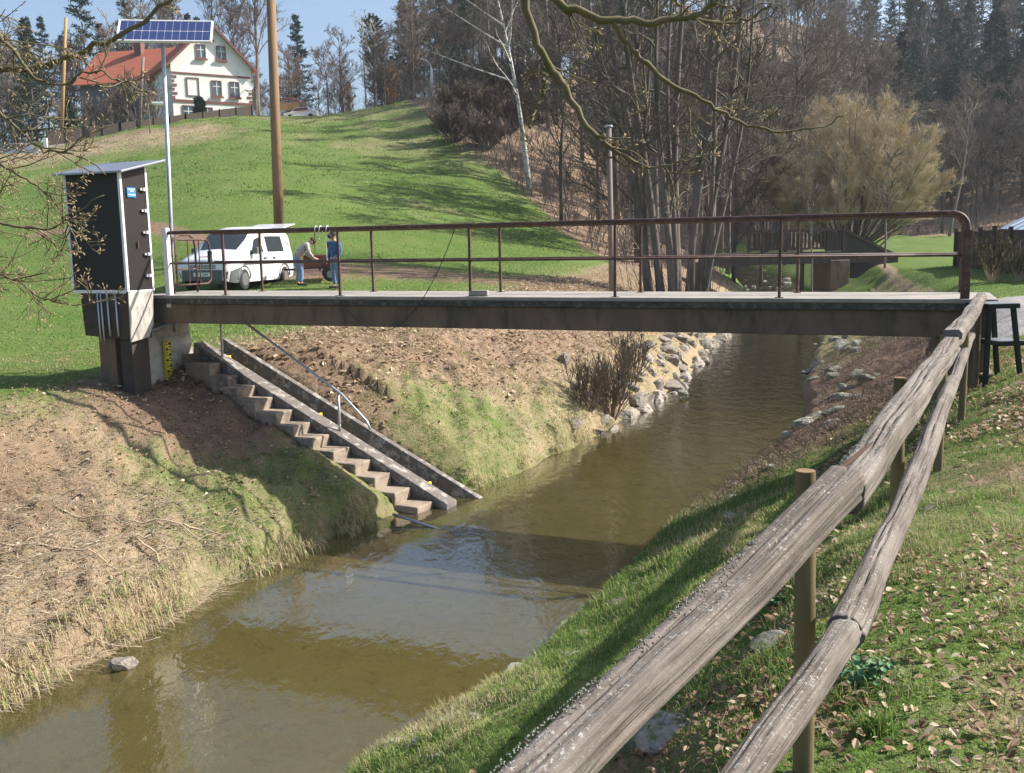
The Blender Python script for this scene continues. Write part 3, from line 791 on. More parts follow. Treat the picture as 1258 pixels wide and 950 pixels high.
for q, xx in enumerate((.15, 2.15, Lh - .35)):
    gp_ = MB().box((xx, .07, xx * slope - .22), (xx + .03, .22, xx * slope + .12)).build('gauge_plate', M['yellow'], st)
    mk = MB()
    for r in range(6): mk.box((xx - .004, .085 + (r % 2) * .06, xx * slope - .16 + r * .045), (xx + .034, .135 + (r % 2) * .06, xx * slope - .14 + r * .045))
    mk.build('marking', M['black'], gp_)
# handrail: two posts on the near wall, rail bent down at the foot
hx0, hx1 = .28, 2.78
zr0 = hx0 * slope + .19; zr1 = hx1 * slope + .19
hr = MB().tube([(hx0 - .3, -.08, zr0 + 1.02), (hx0 + .1, -.08, zr0 + .86), (hx1 + .05, -.08, zr1 + .62), (hx1 + .55, -.08, zr1 + .62 - .42), (hx1 + .62, -.08, zr1 + .08)], .021, 8).build('handrail', M['galv'], st, smooth=True)
MB().tube([(hx0, -.08, zr0 - .02), (hx0, -.08, zr0 + .95)], .021, 8).build('post', M['galv'], hr, smooth=True)
MB().tube([(hx1, -.08, zr1 - .02), (hx1, -.08, zr1 + .63)], .021, 8).build('post', M['galv'], hr, smooth=True)

# ------------------------------------------------------------------ step stool by the right bridge end
s0 = at(1219, 452, 11.0)
stl = thing('step_stool', 'dark metal two-step stool with grated treads beside the bridge end', 'step stool', (s0[0], s0[1], 0), R(8))
zg = h(np.array([s0[0]]), np.array([s0[1]]))[0]
lm_ = plain('dark_green_metal', (.012, .017, .017), .6, spec=.2)
zt_ = -.79
for nm, P in (('leg', [(-.20, -.18, zg - .03), (-.18, -.16, zt_)]), ('leg', [(-.20, .24, zg - .03), (-.18, .2, zt_)]), ('leg', [(.24, -.18, zg - .03), (.10, -.16, zt_)]), ('leg', [(.24, .24, zg - .03), (.10, .2, zt_)])):
    MB().bar(P[0], P[1], .055, .035, up=(0, 1, 0)).build(nm, lm_, stl, bevel=.004)
for z, x0, x1 in ((zt_ + .02, -.22, .16), (zt_ - .40, -.06, .28)):
    tr_ = MB().box((x0, -.20, z - .05), (x1, -.17, z)).box((x0, .21, z - .05), (x1, .24, z)).box((x0, -.17, z - .05), (x0 + .02, .21, z)).box((x1 - .02, -.17, z - .05), (x1, .21, z)).build('tread', lm_, stl)
    gr_ = MB()
    for q in np.arange(x0 + .03, x1 - .02, .028): gr_.box((q, -.17, z - .012), (q + .010, .21, z + .004))
    for q in np.arange(-.15, .21, .05): gr_.box((x0 + .02, q, z - .02), (x1 - .02, q + .006, z - .013))
    gr_.build('grating', M['galv'], tr_)
for yy in (-.185, .225): MB().box((-.19, yy - .012, zt_ - .43), (.2, yy + .012, zt_ - .40)).build('side_brace', lm_, stl)
sp = MB().box((-.42, -.3, -.035), (.42, .3, .0)).build('paving_slab', M['concrete'], bevel=.01); sp.location = (s0[0] + .45, s0[1] + .55, zg + .05); tag(sp, 'flat concrete slab on the ground beneath the step stool', 'paving slab')

# ------------------------------------------------------------------ log fence
FA = atz(670, 950, -.93); FB = atz(1037, 603, -.76); FC = atz(1170, 421, -.76); FD = atz(1206, 366, -.74)
LA = atz(918, 950, -1.17); LB = atz(1036, 785, -1.15); LC = atz(1119, 600, -1.14); LD = atz(1170, 470, -1.13); LE = atz(1197, 404, -1.11)
fence = thing('log_fence', 'weathered grey two-rail log fence along the grassy right bank', 'fence', (0.6, 2.2, -1.8))
FO = np.array([.6, 2.2, -1.8])


def log(P, r0, r1, seed, flat=0.0, cracks=3):
    r = np.random.default_rng(seed)
    P = np.asarray(P, float) - FO; L = np.linalg.norm(P[-1] - P[0])
    n = max(24, int(L / .03)); k_ = 56
    t = np.linspace(0, 1, n); seg_ = np.linspace(0, 1, len(P))
    C = np.stack([np.interp(t, seg_, P[:, a]) for a in range(3)], 1)
    C[:, 2] += .012 * np.sin(t * L * 1.3 + seed) + .006 * np.sin(t * L * 4.1 + seed * 2)
    d = np.gradient(C, axis=0); d /= np.linalg.norm(d, axis=1)[:, None]
    sx = np.cross(d, [0, 0, 1.0]); sx /= np.linalg.norm(sx, axis=1)[:, None]; uz = np.cross(sx, d)
    an = np.arange(k_) * 2 * math.pi / k_
    Rr = np.zeros((n, k_))
    base = r0 + (r1 - r0) * t
    lv = t * L
    for a in range(n):
        rr = base[a] * (1 + .05 * math.sin(lv[a] * 2.1 + seed) + .03 * math.sin(lv[a] * 5.3)) * np.ones(k_)
        ca = np.cos(an); sa_ = np.sin(an)
        rr *= 1 + .05 * np.cos(2 * an + .4 * math.sin(lv[a] * .9) + seed) + .025 * np.cos(5 * an + lv[a] * .7)
        Rr[a] = rr
    if flat:   # flattened facets give the squared look of the old rail
        for fa, fd in ((-.05, flat), (1.58, flat * .98), (3.1, flat * 1.08), (4.7, flat)):
            cc = np.cos(an - fa - .1 * np.sin(lv[:, None] * .8)); lim = base[:, None] * fd / np.maximum(cc, 1e-3)
            Rr = np.where(cc > .2, np.minimum(Rr, lim), Rr)
    X = np.broadcast_to(an, (n, k_)); Y = np.broadcast_to(lv[:, None], (n, k_))
    Rr += (fbm(np.cos(X) * 1.2 + seed * 7, Y * .9 + np.sin(X) * 1.2, 3.0, 3) - .5) * r0 * .10
    Rr += (fbm(X * 6 + seed * 3, Y * 1.1, 3.0, 3) - .5) * r0 * .05
    for c_ in range(cracks):
        a0 = r.uniform(-.3, 2.2); y0 = r.uniform(0, L); ln = r.uniform(.35, .9); w_ = r.uniform(.022, .045)
        ac = a0 + .15 * np.sin(lv * 1.5 + c_) + .04 * np.sin(lv * 9)
        mm = np.exp(-((lv - y0) / ln) ** 4)
        dd = (an[None] - ac[:, None] + math.pi) % (2 * math.pi) - math.pi
        Rr -= r0 * .40 * np.exp(-(dd / w_ / 1.4) ** 2) * mm[:, None]
    V = C[:, None, :] + Rr[:, :, None] * (np.cos(an)[None, :, None] * sx[:, None] + np.sin(an)[None, :, None] * uz[:, None])
    return V, lv, n, k_


def log_rail(P, r0, r1, seed, flat=0, cracks=3):
    V, lv, n, k_ = log(P, r0, r1, seed, flat, cracks)
    i = np.arange(n - 1)[:, None] * k_; j = np.arange(k_)[None, :]; j2 = (j + 1) % k_
    Q = np.stack([i + j, i + j2, i + k_ + j2, i + k_ + j], -1).reshape(-1, 4)[:, ::-1]
    VV = np.vstack([V.reshape(-1, 3), V[0].mean(0), V[-1].mean(0)]); T = []
    for m_ in range(k_):
        T.append((n * k_, m_, (m_ + 1) % k_)); b0 = (n - 1) * k_; T.append((n * k_ + 1, b0 + (m_ + 1) % k_, b0 + m_))
    o = MB().add(VV, Q, T).build('rail', M['log'], fence, smooth=True)
    uvl = o.data.uv_layers.new(name='UVMap'); idx = np.zeros(len(o.data.loops), np.int32); o.data.loops.foreach_get('vertex_index', idx)
    idx_c = np.minimum(idx, n * k_ - 1)
    U = (idx_c % k_) / k_; Vv = lv[np.minimum(idx_c // k_, n - 1)] + seed * 3.7
    # unwrap the seam
    tot = np.zeros(len(o.data.polygons), np.int32); o.data.polygons.foreach_get('loop_total', tot); ls = np.zeros(len(tot), np.int32); o.data.polygons.foreach_get('loop_start', ls)
    mx = np.maximum.reduceat(U, ls); mxl = np.repeat(mx, tot); U = np.where((mxl > .8) & (U < .2), U + 1, U)
    uvl.data.foreach_set('uv', np.stack([U, Vv], 1).astype(np.float32).ravel())
    return o


dirU = (FB - FA) / np.linalg.norm(FB - FA)
FA0 = FA - dirU * 1.9 + np.array([-.03, 0, .01])
log_rail([FA0, FA, FB + dirU * .02], .048, .070, 3, .77, 15)
FM = (FB + FC) / 2 + np.array([.02, 0, .01])
log_rail([FB + dirU * .0 + np.array([.004, -.0, -.004]), FM, FC], .068, .073, 5, .79, 18)
log_rail([FC + np.array([.0, .0, .02]), FD], .072, .064, 8, .86, 6)
dl_ = (LB - LA) / np.linalg.norm(LB - LA)
log_rail([LA - dl_ * 1.6, LA, LB + dl_ * .015], .036, .049, 11, 0, 8)
log_rail([LB + np.array([.005, 0, .004]), LC, LD], .050, .050, 14, 0, 10)
log_rail([LD, LE], .046, .042, 17, 0, 2)
lc_ = MB(); lr_ = np.random.default_rng(4)
for A0, B0, ra, rb_, nn in ((FA0, FB, .046, .068, 2200), (FB, FM, .066, .068, 900), (FM, FC, .067, .07, 160)):
    dd_ = (B0 - A0) / np.linalg.norm(B0 - A0); sx_ = np.cross(dd_, [0, 0, 1.0]); sx_ /= np.linalg.norm(sx_); uz2 = np.cross(sx_, dd_)
    for q in range(nn):
        t_ = lr_.random(); an_ = lr_.normal(2.25, .22) if lr_.random() < .8 else lr_.uniform(.8, 2.6)
        if fbm(np.array([t_ * 23.0]), np.array([an_ * 1.5]), 1.0, 2)[0] < .46: continue
        rr_ = (ra + (rb_ - ra) * t_) * min(1.0, .78 / max(abs(math.cos(an_ - 1.58)), abs(math.cos(an_ - 3.1)), .3))
        c_ = A0 + (B0 - A0) * t_ - FO + (sx_ * math.cos(an_) + uz2 * math.sin(an_)) * (rr_ - .002)
        s_ = lr_.uniform(.0012, .0042); ov = np.array([(1, 0, 0), (-1, 0, 0), (0, 1, 0), (0, -1, 0), (0, 0, 1), (0, 0, -1)]) * lr_.uniform(.5, 1.3, (6, 1)) * s_
        lc_.add(c_ + ov, None, [(0, 2, 4), (2, 1, 4), (1, 3, 4), (3, 0, 4), (2, 0, 5), (1, 2, 5), (3, 1, 5), (0, 3, 5)])
lo_ = lc_.build('lichen', M['lichen'], fence); lo_['kind'] = 'stuff'
MB().tube([(FB + dirU * s_ + np.array([-.02, 0, .062 - s_ * .02])) - FO for s_ in (.0, .1, .22, .34)], [.004, .009, .007, .002], 7).build('splinter', M['logcore'], fence)
# posts stand on the stream side of the rails
nrm = np.array([-.875, .485, 0])
for px, Yp, ztop in ((1005, 2.90, -.02), (1108, 4.92, -.03), (1155, 7.15, -.035), (1180, 9.3, -.04), (1195, 10.9, -.04)):
    KY = [FA[1], FB[1], FC[1], FD[1]]
    q = np.array([np.interp(Yp, KY, [FA[0], FB[0], FC[0], FD[0]]), Yp, 0]) + nrm * .118
    gz = float(h(np.array([q[0]]), np.array([q[1]]))[0])
    q[0] = at(px, 600, Yp)[0]; gz = float(h(np.array([q[0]]), np.array([q[1]]))[0])
    zt_ = -.70 + ztop
    lean = rng.uniform(-.012, .012, 2)
    P = np.array([(q[0], q[1], gz - .25), (q[0] + lean[0], q[1] + lean[1], (gz + zt_) / 2), (q[0] + lean[0] * 2, q[1] + lean[1] * 2, zt_)]) - FO
    o = MB().tube(P, [.034, .033, .031], 18, cap=False).build('post', M['treated'], fence, smooth=True)
    a_ = np.linspace(0, 2 * math.pi, 19)[:-1]; cc = P[2]
    MB().tube([cc - np.array([0, 0, .004]), cc + np.array([0, 0, .004])], .0305, 18).build('end_grain', M['endgrain'], o)

# second post pair at the bridge corner
q = bl(-.12, .22, 0); zg = float(h(np.array([q[0]]), np.array([q[1]]))[0])
o = MB().box((-.06, -.06, zg - .2), (.06, .06, -.80)).build('corner_post', M['beam'], bevel=.01); o.location = (q[0], q[1], 0); o.rotation_euler = (0, 0, BR)
tag(o, 'dark square post under the bridge end behind the log fence', 'post')

# ================================================================== van, people, trailer
def heading(d): return math.atan2(d[1], d[0])


vf = at(252, 357, 29.6)
fd = np.array([-.204, -.979]); fd /= np.linalg.norm(fd)
zv = float(h(np.array([vf[0]]), np.array([vf[1]]))[0])
vc = np.array([vf[0], vf[1]]) - fd * 2.2
zv = float(h(np.array([vc[0]]), np.array([vc[1]]))[0]) - .02
van = thing('parked_van', 'white delivery van parked on the grass with its tailgate raised', 'van', (vc[0], vc[1], zv), heading(fd))
van.scale = (1.04, 1.04, 1.06)
# body lofted along x (front = +2.2); section points run from sill up and over to the roof centre
ST = [  # x, [(y, z) ...]
    (2.20, [(.60, .34), (.66, .42), (.70, .55), (.68, .66), (.60, .76), (.45, .82), (.22, .84), (0, .85)]),
    (2.12, [(.76, .26), (.80, .40), (.84, .58), (.80, .74), (.70, .84), (.50, .90), (.25, .92), (0, .93)]),
    (1.90, [(.84, .22), (.87, .42), (.88, .64), (.86, .80), (.76, .92), (.52, .98), (.25, 1.00), (0, 1.01)]),
    (1.50, [(.86, .22), (.90, .45), (.90, .70), (.88, .90), (.80, 1.02), (.54, 1.07), (.26, 1.09), (0, 1.10)]),
    (1.22, [(.86, .22), (.90, .45), (.90, .72), (.88, .95), (.82, 1.07), (.58, 1.13), (.28, 1.15), (0, 1.16)]),
    (.75, [(.86, .22), (.90, .45), (.90, .72), (.88, .98), (.80, 1.35), (.66, 1.45), (.34, 1.49), (0, 1.50)]),
    (.40, [(.86, .22), (.90, .45), (.90, .72), (.88, .99), (.76, 1.55), (.62, 1.68), (.32, 1.73), (0, 1.74)]),
    (.0, [(.86, .22), (.90, .45), (.90, .72), (.885, 1.0), (.745, 1.62), (.62, 1.77), (.32, 1.82), (0, 1.83)]),
    (-.6, [(.86, .22), (.90, .45), (.90, .72), (.885, 1.0), (.745, 1.64), (.62, 1.80), (.32, 1.84), (0, 1.85)]),
    (-1.4, [(.86, .22), (.90, .45), (.90, .72), (.885, 1.0), (.745, 1.64), (.62, 1.79), (.32, 1.84), (0, 1.85)]),
    (-2.0, [(.85, .24), (.89, .45), (.89, .72), (.87, 1.0), (.74, 1.60), (.61, 1.74), (.32, 1.79), (0, 1.80)]),
    (-2.15, [(.82, .28), (.86, .45), (.86, .72), (.84, 1.0), (.72, 1.54), (.58, 1.66), (.30, 1.70), (0, 1.71)]),
]
SX = np.array([s_[0] for s_ in ST]); SS = np.array([s_[1] for s_ in ST])


def surf(x, s_, side=1, off=0.0):
    f = np.interp(-x, -SX, np.arange(len(SX))); i0 = int(min(f, len(SX) - 1.001)); fr_ = f - i0
    sec = SS[i0] * (1 - fr_) + SS[i0 + 1] * fr_
    y = np.interp(s_, np.arange(8), sec[:, 0]); z = np.interp(s_, np.arange(8), sec[:, 1])
    s1 = min(7, s_ + .3); s0_ = max(0, s_ - .3)
    ty = np.interp(s1, np.arange(8), sec[:, 0]) - np.interp(s0_, np.arange(8), sec[:, 0]); tz = np.interp(s1, np.arange(8), sec[:, 1]) - np.interp(s0_, np.arange(8), sec[:, 1])
    n_ = np.array([0, tz, -ty]); n_ /= np.linalg.norm(n_) + 1e-9
    if s_ > 3.9 and .3 < x < 1.3: n_ = np.array([.55, .15 * n_[1], .8]); n_ /= np.linalg.norm(n_)
    p_ = np.array([x, y, z]) + n_ * off
    p_[1] *= side
    return p_


def patch(corners, side=1, off=.012, nx=6, ns=4):
    """corners: (x, s) of four corners, order a b c d"""
    m_ = MB(); V_ = []
    a, b_, c_, d2 = [np.array(q, float) for q in corners]
    for i_ in range(nx + 1):
        for j_ in range(ns + 1):
            u_, v_ = i_ / nx, j_ / ns
            q = (a * (1 - u_) + b_ * u_) * (1 - v_) + (d2 * (1 - u_) + c_ * u_) * v_
            V_.append(surf(q[0], q[1], side, off))
    Q_ = [(i_ * (ns + 1) + j_, i_ * (ns + 1) + j_ + 1, (i_ + 1) * (ns + 1) + j_ + 1, (i_ + 1) * (ns + 1) + j_) for i_ in range(nx) for j_ in range(ns)]
    return m_.add(V_, Q_)


bm_ = MB(); ns_ = len(SX)
Vv = []
for i_ in range(ns_):
    sec = SS[i_]
    ring = [(SX[i_], y, z) for y, z in sec] + [(SX[i_], -y, z) for y, z in sec[::-1][1:]]
    Vv += ring
m1 = 15
Qq = [(i_ * m1 + j_, i_ * m1 + j_ + 1, (i_ + 1) * m1 + j_ + 1, (i_ + 1) * m1 + j_) for i_ in range(ns_ - 1) for j_ in range(m1 - 1)]
Tq = []
for e_, rev in ((0, False), (ns_ - 1, True)):
    c_ = len(Vv); Vv.append((SX[e_], 0, .6))
    for j_ in range(m1 - 1): Tq.append((c_, e_ * m1 + j_ + 1, e_ * m1 + j_) if not rev else (c_, e_ * m1 + j_, e_ * m1 + j_ + 1))
    Tq.append((c_, e_ * m1, e_ * m1 + m1 - 1) if not rev else (c_, e_ * m1 + m1 - 1, e_ * m1))
body = bm_.add(Vv, Qq, Tq).build('body', M['vanwhite'], van, smooth=True)
es = body.modifiers.new('edges', 'EDGE_SPLIT'); es.split_angle = R(50)
o = patch([(1.18, 5.0), (.45, 5.0), (.45, 7.0), (1.18, 7.0)], 1, .010); p2 = patch([(1.18, 5.0), (.45, 5.0), (.45, 7.0), (1.18, 7.0)], -1, .010); o.add(p2.v[0], p2.q[0])
ws = o.build('windshield', M['glass'], van)
for side in (1, -1):
    patch([(.95, 3.12), (.02, 3.12), (.05, 3.85), (.50, 3.85)], side, .012).build('window', M['glass'], van)
    patch([(-.28, 3.12), (-1.45, 3.12), (-1.42, 3.85), (-.28, 3.85)], side, .012).build('window', M['glass'], van)
    patch([(1.45, 2.0), (-2.0, 2.0), (-2.0, 2.18), (1.45, 2.18)], side, .016, 12, 1).build('side_strip', M['bumper'], van)
    patch([(2.02, 3.1), (2.16, 3.1), (2.14, 4.2), (1.92, 3.9)], side, .014).build('headlight', M['lamp'], van)
    hd = MB().box((-.10, .905, 1.0 - .12), (.07, .935, 1.0 - .085)); hd2 = MB().box((-.75, .905, .88), (-.58, .935, .915))
    if side < 0:
        for m_ in (hd, hd2): m_.v[0] = m_.v[0] * np.array([1, -1, 1])
    hd.build('door_handle', M['bumper'], van); hd2.build('door_handle', M['bumper'], van)
    mr = MB().box((.72, .92, 1.02), (.86, 1.08, 1.22)).box((.78, .86, 1.06), (.83, .93, 1.10))
    if side < 0:
        for a in range(len(mr.v)): mr.v[a] = mr.v[a] * np.array([1, -1, 1])
    mr.build('mirror', M['bumper'], van, bevel=.02)
    gp_ = MB()
    for xx in (.98, -.12, -1.52):
        pp = [surf(xx, s_, side, .006) for s_ in np.linspace(.6, 3.0, 8)]; gp_.tube(pp, .006, 4)
    gp_.build('door_gap', M['bumper'], van)
    for xx in (1.38, -1.38):
        wl_ = MB().tube([(xx, side * .70, .31), (xx, side * .72, .31), (xx, side * .89, .31), (xx, side * .915, .31)], [.28, .31, .31, .27], 28).build('wheel', M['tyre'], van)
        MB().tube([(xx, side * .90, .31), (xx, side * .922, .31)], [.20, .19], 20).build('rim', M['rim'], wl_)
        ar = MB(); aa = np.linspace(0, math.pi, 16)
        ar.tube([(xx + .38 * math.cos(q), side * .885, .33 + .36 * math.sin(q)) for q in aa], .035, 6); ar.build('wheel_arch', M['bumper'], van)
bp_ = MB(); n_ = 12
for lo_, hi_ in ((.25, 1.0), (1.0, 1.95)):
    pass
fr_ = patch([(2.20, .05), (1.55, .05), (1.55, 1.9), (2.20, 1.9)], 1, .02); f2 = patch([(2.20, .05), (1.55, .05), (1.55, 1.9), (2.20, 1.9)], -1, .02)
fr_.add(f2.v[0], f2.q[0]).box((2.185, -.64, .30), (2.235, .64, .60)).build('bumper', M['bumper'], van, bevel=.012)
gl_ = MB()
for z in (.64, .68, .72): gl_.box((2.19, -.42, z), (2.215, .42, z + .018))
gl_.build('grille', M['black'], van)
gm = MB(); gm.tube([(2.215, .06 * math.cos(a), .70 + .06 * math.sin(a)) for a in np.linspace(0, 2 * math.pi, 20)], .009, 6)
gm.bar((2.218, -.035, .745), (2.218, 0, .655), .01, .01).bar((2.218, .035, .745), (2.218, 0, .655), .01, .01)
gm.build('badge', M['galv'], van)
pl_ = MB().box((2.236, -.26, .42), (2.25, .26, .53)).build('number_plate', M['white'], van)
def text_mesh(txt, size, name, mt, parent, loc, rot):
    cu = bpy.data.curves.new(name, 'FONT'); cu.body = txt; cu.size = size; cu.align_x = 'CENTER'; cu.align_y = 'CENTER'; cu.extrude = .002
    ob = bpy.data.objects.new(name, cu); COL.objects.link(ob); cu.materials.append(mt); ob.parent = parent; ob.location = loc; ob.rotation_euler = rot
    me_ = bpy.data.meshes.new_from_object(ob); o2 = bpy.data.objects.new(name, me_); COL.objects.link(o2); o2.parent = parent; o2.location = loc; o2.rotation_euler = rot
    bpy.data.objects.remove(ob)
    return o2
text_mesh('BT L 2444', .095, 'lettering', M['black'], pl_, (2.253, 0, .475), (R(90), 0, R(90)))
MB().tube([(2.05, -.25, .86), (2.05, -.25, .87)], .01, 6).build('washer', M['black'], van)
# tailgate raised on its hinge
tg = MB(); tg.add([(-2.02, -.66, 1.80), (-2.02, .66, 1.80), (-2.92, .66, 1.93), (-2.92, -.66, 1.93), (-2.02, -.66, 1.835), (-2.02, .66, 1.835), (-2.92, .66, 1.965), (-2.92, -.66, 1.965)],
       [(0, 1, 2, 3), (4, 7, 6, 5), (0, 4, 5, 1), (1, 5, 6, 2), (2, 6, 7, 3), (3, 7, 4, 0)])
tgo = tg.build('tailgate', M['vanwhite'], van, bevel=.015)
tg2 = MB().add([(-2.2, -.5, 1.83), (-2.2, .5, 1.83), (-2.8, .5, 1.905), (-2.8, -.5, 1.905)], [(0, 1, 2, 3)]).build('rear_window', M['glass'], tgo)
for s_ in (-.62, .62): MB().tube([(-2.1, s_, 1.2), (-2.6, s_, 1.88)], .012, 6).build('gas_strut', M['black'], van)


# people ------------------------------------------------------------
def skin_mesh(name, J, Ed, Rd, mt, parent=None, sub=2):
    me = bpy.data.meshes.new(name); me.from_pydata([tuple(j) for j in J], Ed, []); o = bpy.data.objects.new(name, me); COL.objects.link(o)
    md = o.modifiers.new('skin', 'SKIN'); md.use_smooth_shade = True
    for i_, r in enumerate(Rd): me.skin_vertices[0].data[i_].radius = (r, r) if not isinstance(r, tuple) else r
    for i_ in range(len(J)): me.skin_vertices[0].data[i_].use_root = (i_ == 0)
    s_ = o.modifiers.new('smooth', 'SUBSURF'); s_.levels = sub; s_.render_levels = sub
    me.materials.append(mt)
    if parent: o.parent = parent
    return o


def person(label, loc, rz, pose, tops, legs, hairm, capm=None):
    """pose: dict of joints, x = forward, y = left, z = up"""
    root = thing('person', label, 'person', loc, rz)
    Jn = ['pelvis', 'waist', 'chest', 'neck', 'head', 'crown', 'hipL', 'kneeL', 'ankL', 'toeL', 'hipR', 'kneeR', 'ankR', 'toeR', 'shL', 'elL', 'wrL', 'handL', 'shR', 'elR', 'wrR', 'handR']
    Rr = [.13, .125, .145, .058, .095, .06, .10, .062, .045, .04, .10, .062, .045, .04, .07, .048, .034, .038, .07, .048, .034, .038]
    Ee = [(0, 1), (1, 2), (2, 3), (3, 4), (4, 5), (0, 6), (6, 7), (7, 8), (8, 9), (0, 10), (10, 11), (11, 12), (12, 13), (2, 14), (14, 15), (15, 16), (16, 17), (2, 18), (18, 19), (19, 20), (20, 21)]
    J = [pose[n_] for n_ in Jn]
    # five fingers on each hand
    for side, hi, wi in (('L', 17, 16), ('R', 21, 20)):
        hd_ = np.array(pose['hand' + side], float); wr_ = np.array(pose['wr' + side], float); dd = hd_ - wr_; dd /= np.linalg.norm(dd)
        lat = np.cross(dd, [0, 1, 0]); lat /= np.linalg.norm(lat) + 1e-9
        for f_ in range(4):
            p1 = hd_ + lat * (f_ - 1.5) * .021 + dd * .045; p2_ = p1 + dd * (.035, .04, .038, .03)[f_] + np.array([0, (-.012 if side == 'L' else .012), 0])
            J += [p1, p2_]; Rr += [.010, .008]; Ee += [(hi, len(J) - 2), (len(J) - 2, len(J) - 1)]
        p1 = hd_ - lat * .045; J += [p1, p1 + dd * .04]; Rr += [.012, .009]; Ee += [(hi, len(J) - 2), (len(J) - 2, len(J) - 1)]
    body_ = skin_mesh('body', J, Ee, Rr, M['skin'], root)
    P = {n_: np.array(pose[n_], float) for n_ in Jn}
    top = skin_mesh('jacket', [P['pelvis'] + (P['waist'] - P['pelvis']) * .1, P['waist'], P['chest'], P['neck'] * .75 + P['chest'] * .25, P['shL'], P['elL'], P['wrL'] * .9 + P['elL'] * .1, P['shR'], P['elR'], P['wrR'] * .9 + P['elR'] * .1],
                    [(0, 1), (1, 2), (2, 3), (2, 4), (4, 5), (5, 6), (2, 7), (7, 8), (8, 9)], [(.155), .158, .175, .078, .090, .066, .054, .090, .066, .054], tops, root)
    trs = skin_mesh('trousers', [P['pelvis'], P['hipL'], P['kneeL'], P['ankL'] + np.array([0, 0, .03]), P['hipR'], P['kneeR'], P['ankR'] + np.array([0, 0, .03]), P['pelvis'] * .4 + P['waist'] * .6],
                    [(0, 1), (1, 2), (2, 3), (0, 4), (4, 5), (5, 6), (0, 7)], [.15, .118, .085, .07, .118, .085, .07, .135], legs, root)
    for s_ in 'LR':
        a = P['ank' + s_]; t_ = P['toe' + s_]
        skin_mesh('shoe', [a + np.array([-.03, 0, -.02]), t_ + np.array([0, 0, 0]), t_ + (t_ - a) * np.array([.5, .5, 0])], [(0, 1), (1, 2)], [.055, .05, .04], M['tyre'], root)
    hc = P['head'] * .35 + P['crown'] * .65
    up_ = (P['crown'] - P['neck']); up_ /= np.linalg.norm(up_)
    hs = []
    bmh = MB(); th_ = np.linspace(0, math.pi * .55, 7); ph = np.linspace(0, 2 * math.pi, 17)[:-1]
    fx = np.cross([0, 1, 0], up_); fx /= np.linalg.norm(fx)
    for a in th_:
        for b_ in ph: hs.append(hc - fx * .012 + .108 * (up_ * math.cos(a) * 1.05 + math.sin(a) * (fx * math.cos(b_) * 1.0 + np.array([0, 1, 0]) * math.sin(b_) * .9)))
    Qh = [(i_ * 16 + j_, i_ * 16 + (j_ + 1) % 16, (i_ + 1) * 16 + (j_ + 1) % 16, (i_ + 1) * 16 + j_) for i_ in range(6) for j_ in range(16)]
    bmh.add(hs, Qh)
    ho = bmh.build('cap' if capm else 'hair', capm or hairm, root, smooth=True)
    md = ho.modifiers.new('thickness', 'SOLIDIFY'); md.thickness = .012
    fwd = fx
    hp = P['head']
    f_ = MB()
    f_.tube([hp + fwd * .085 + up_ * .01, hp + fwd * .118 - up_ * .015, hp + fwd * .09 - up_ * .03], [.012, .016, .012], 7)
    f_.build('nose', M['skin'], body_, smooth=True)
    for s_ in (-1, 1):
        MB().tube([hp + fwd * .088 + np.array([0, s_ * .033, 0]) + up_ * .022, hp + fwd * .094 + np.array([0, s_ * .033, 0]) + up_ * .022], .009, 8).build('eye', M['black'], body_)
        MB().tube([hp + np.array([0, s_ * .092, 0]) - up_ * .02, hp + np.array([0, s_ * .10, 0]) + up_ * .03], [.012, .018], 7).build('ear', M['skin'], body_, smooth=True)
    MB().bar(hp + fwd * .091 + np.array([0, -.025, 0]) - up_ * .05, hp + fwd * .091 + np.array([0, .025, 0]) - up_ * .05, .008, .008).build('mouth', M['trim'], body_)
    if capm:
        MB().tube([hc + fwd * .08 - up_ * .0, hc + fwd * .17 - up_ * .02], [.075, .06], 14).build('cap_peak', capm, ho).scale = (1, 1, 1)
    return root


k = NT('plaid_shirt'); co = k.coord(); ck = k.n('ShaderNodeTexChecker', i={'Vector': k.mapping(co, (1, 1, 1)), 'Scale': 22.0})
ck.inputs['Color1'].default_value = (.50, .44, .44, 1); ck.inputs['Color2'].default_value = (.20, .09, .11, 1)
wv = k.n('ShaderNodeTexWave', i={'Vector': co, 'Scale': 6.0}); k.put(k.b.inputs['Base Color'], k.mix(.35, ck.outputs[0], wv.outputs[0])); k.b.inputs['Roughness'].default_value = .9
M['plaid'] = k.m

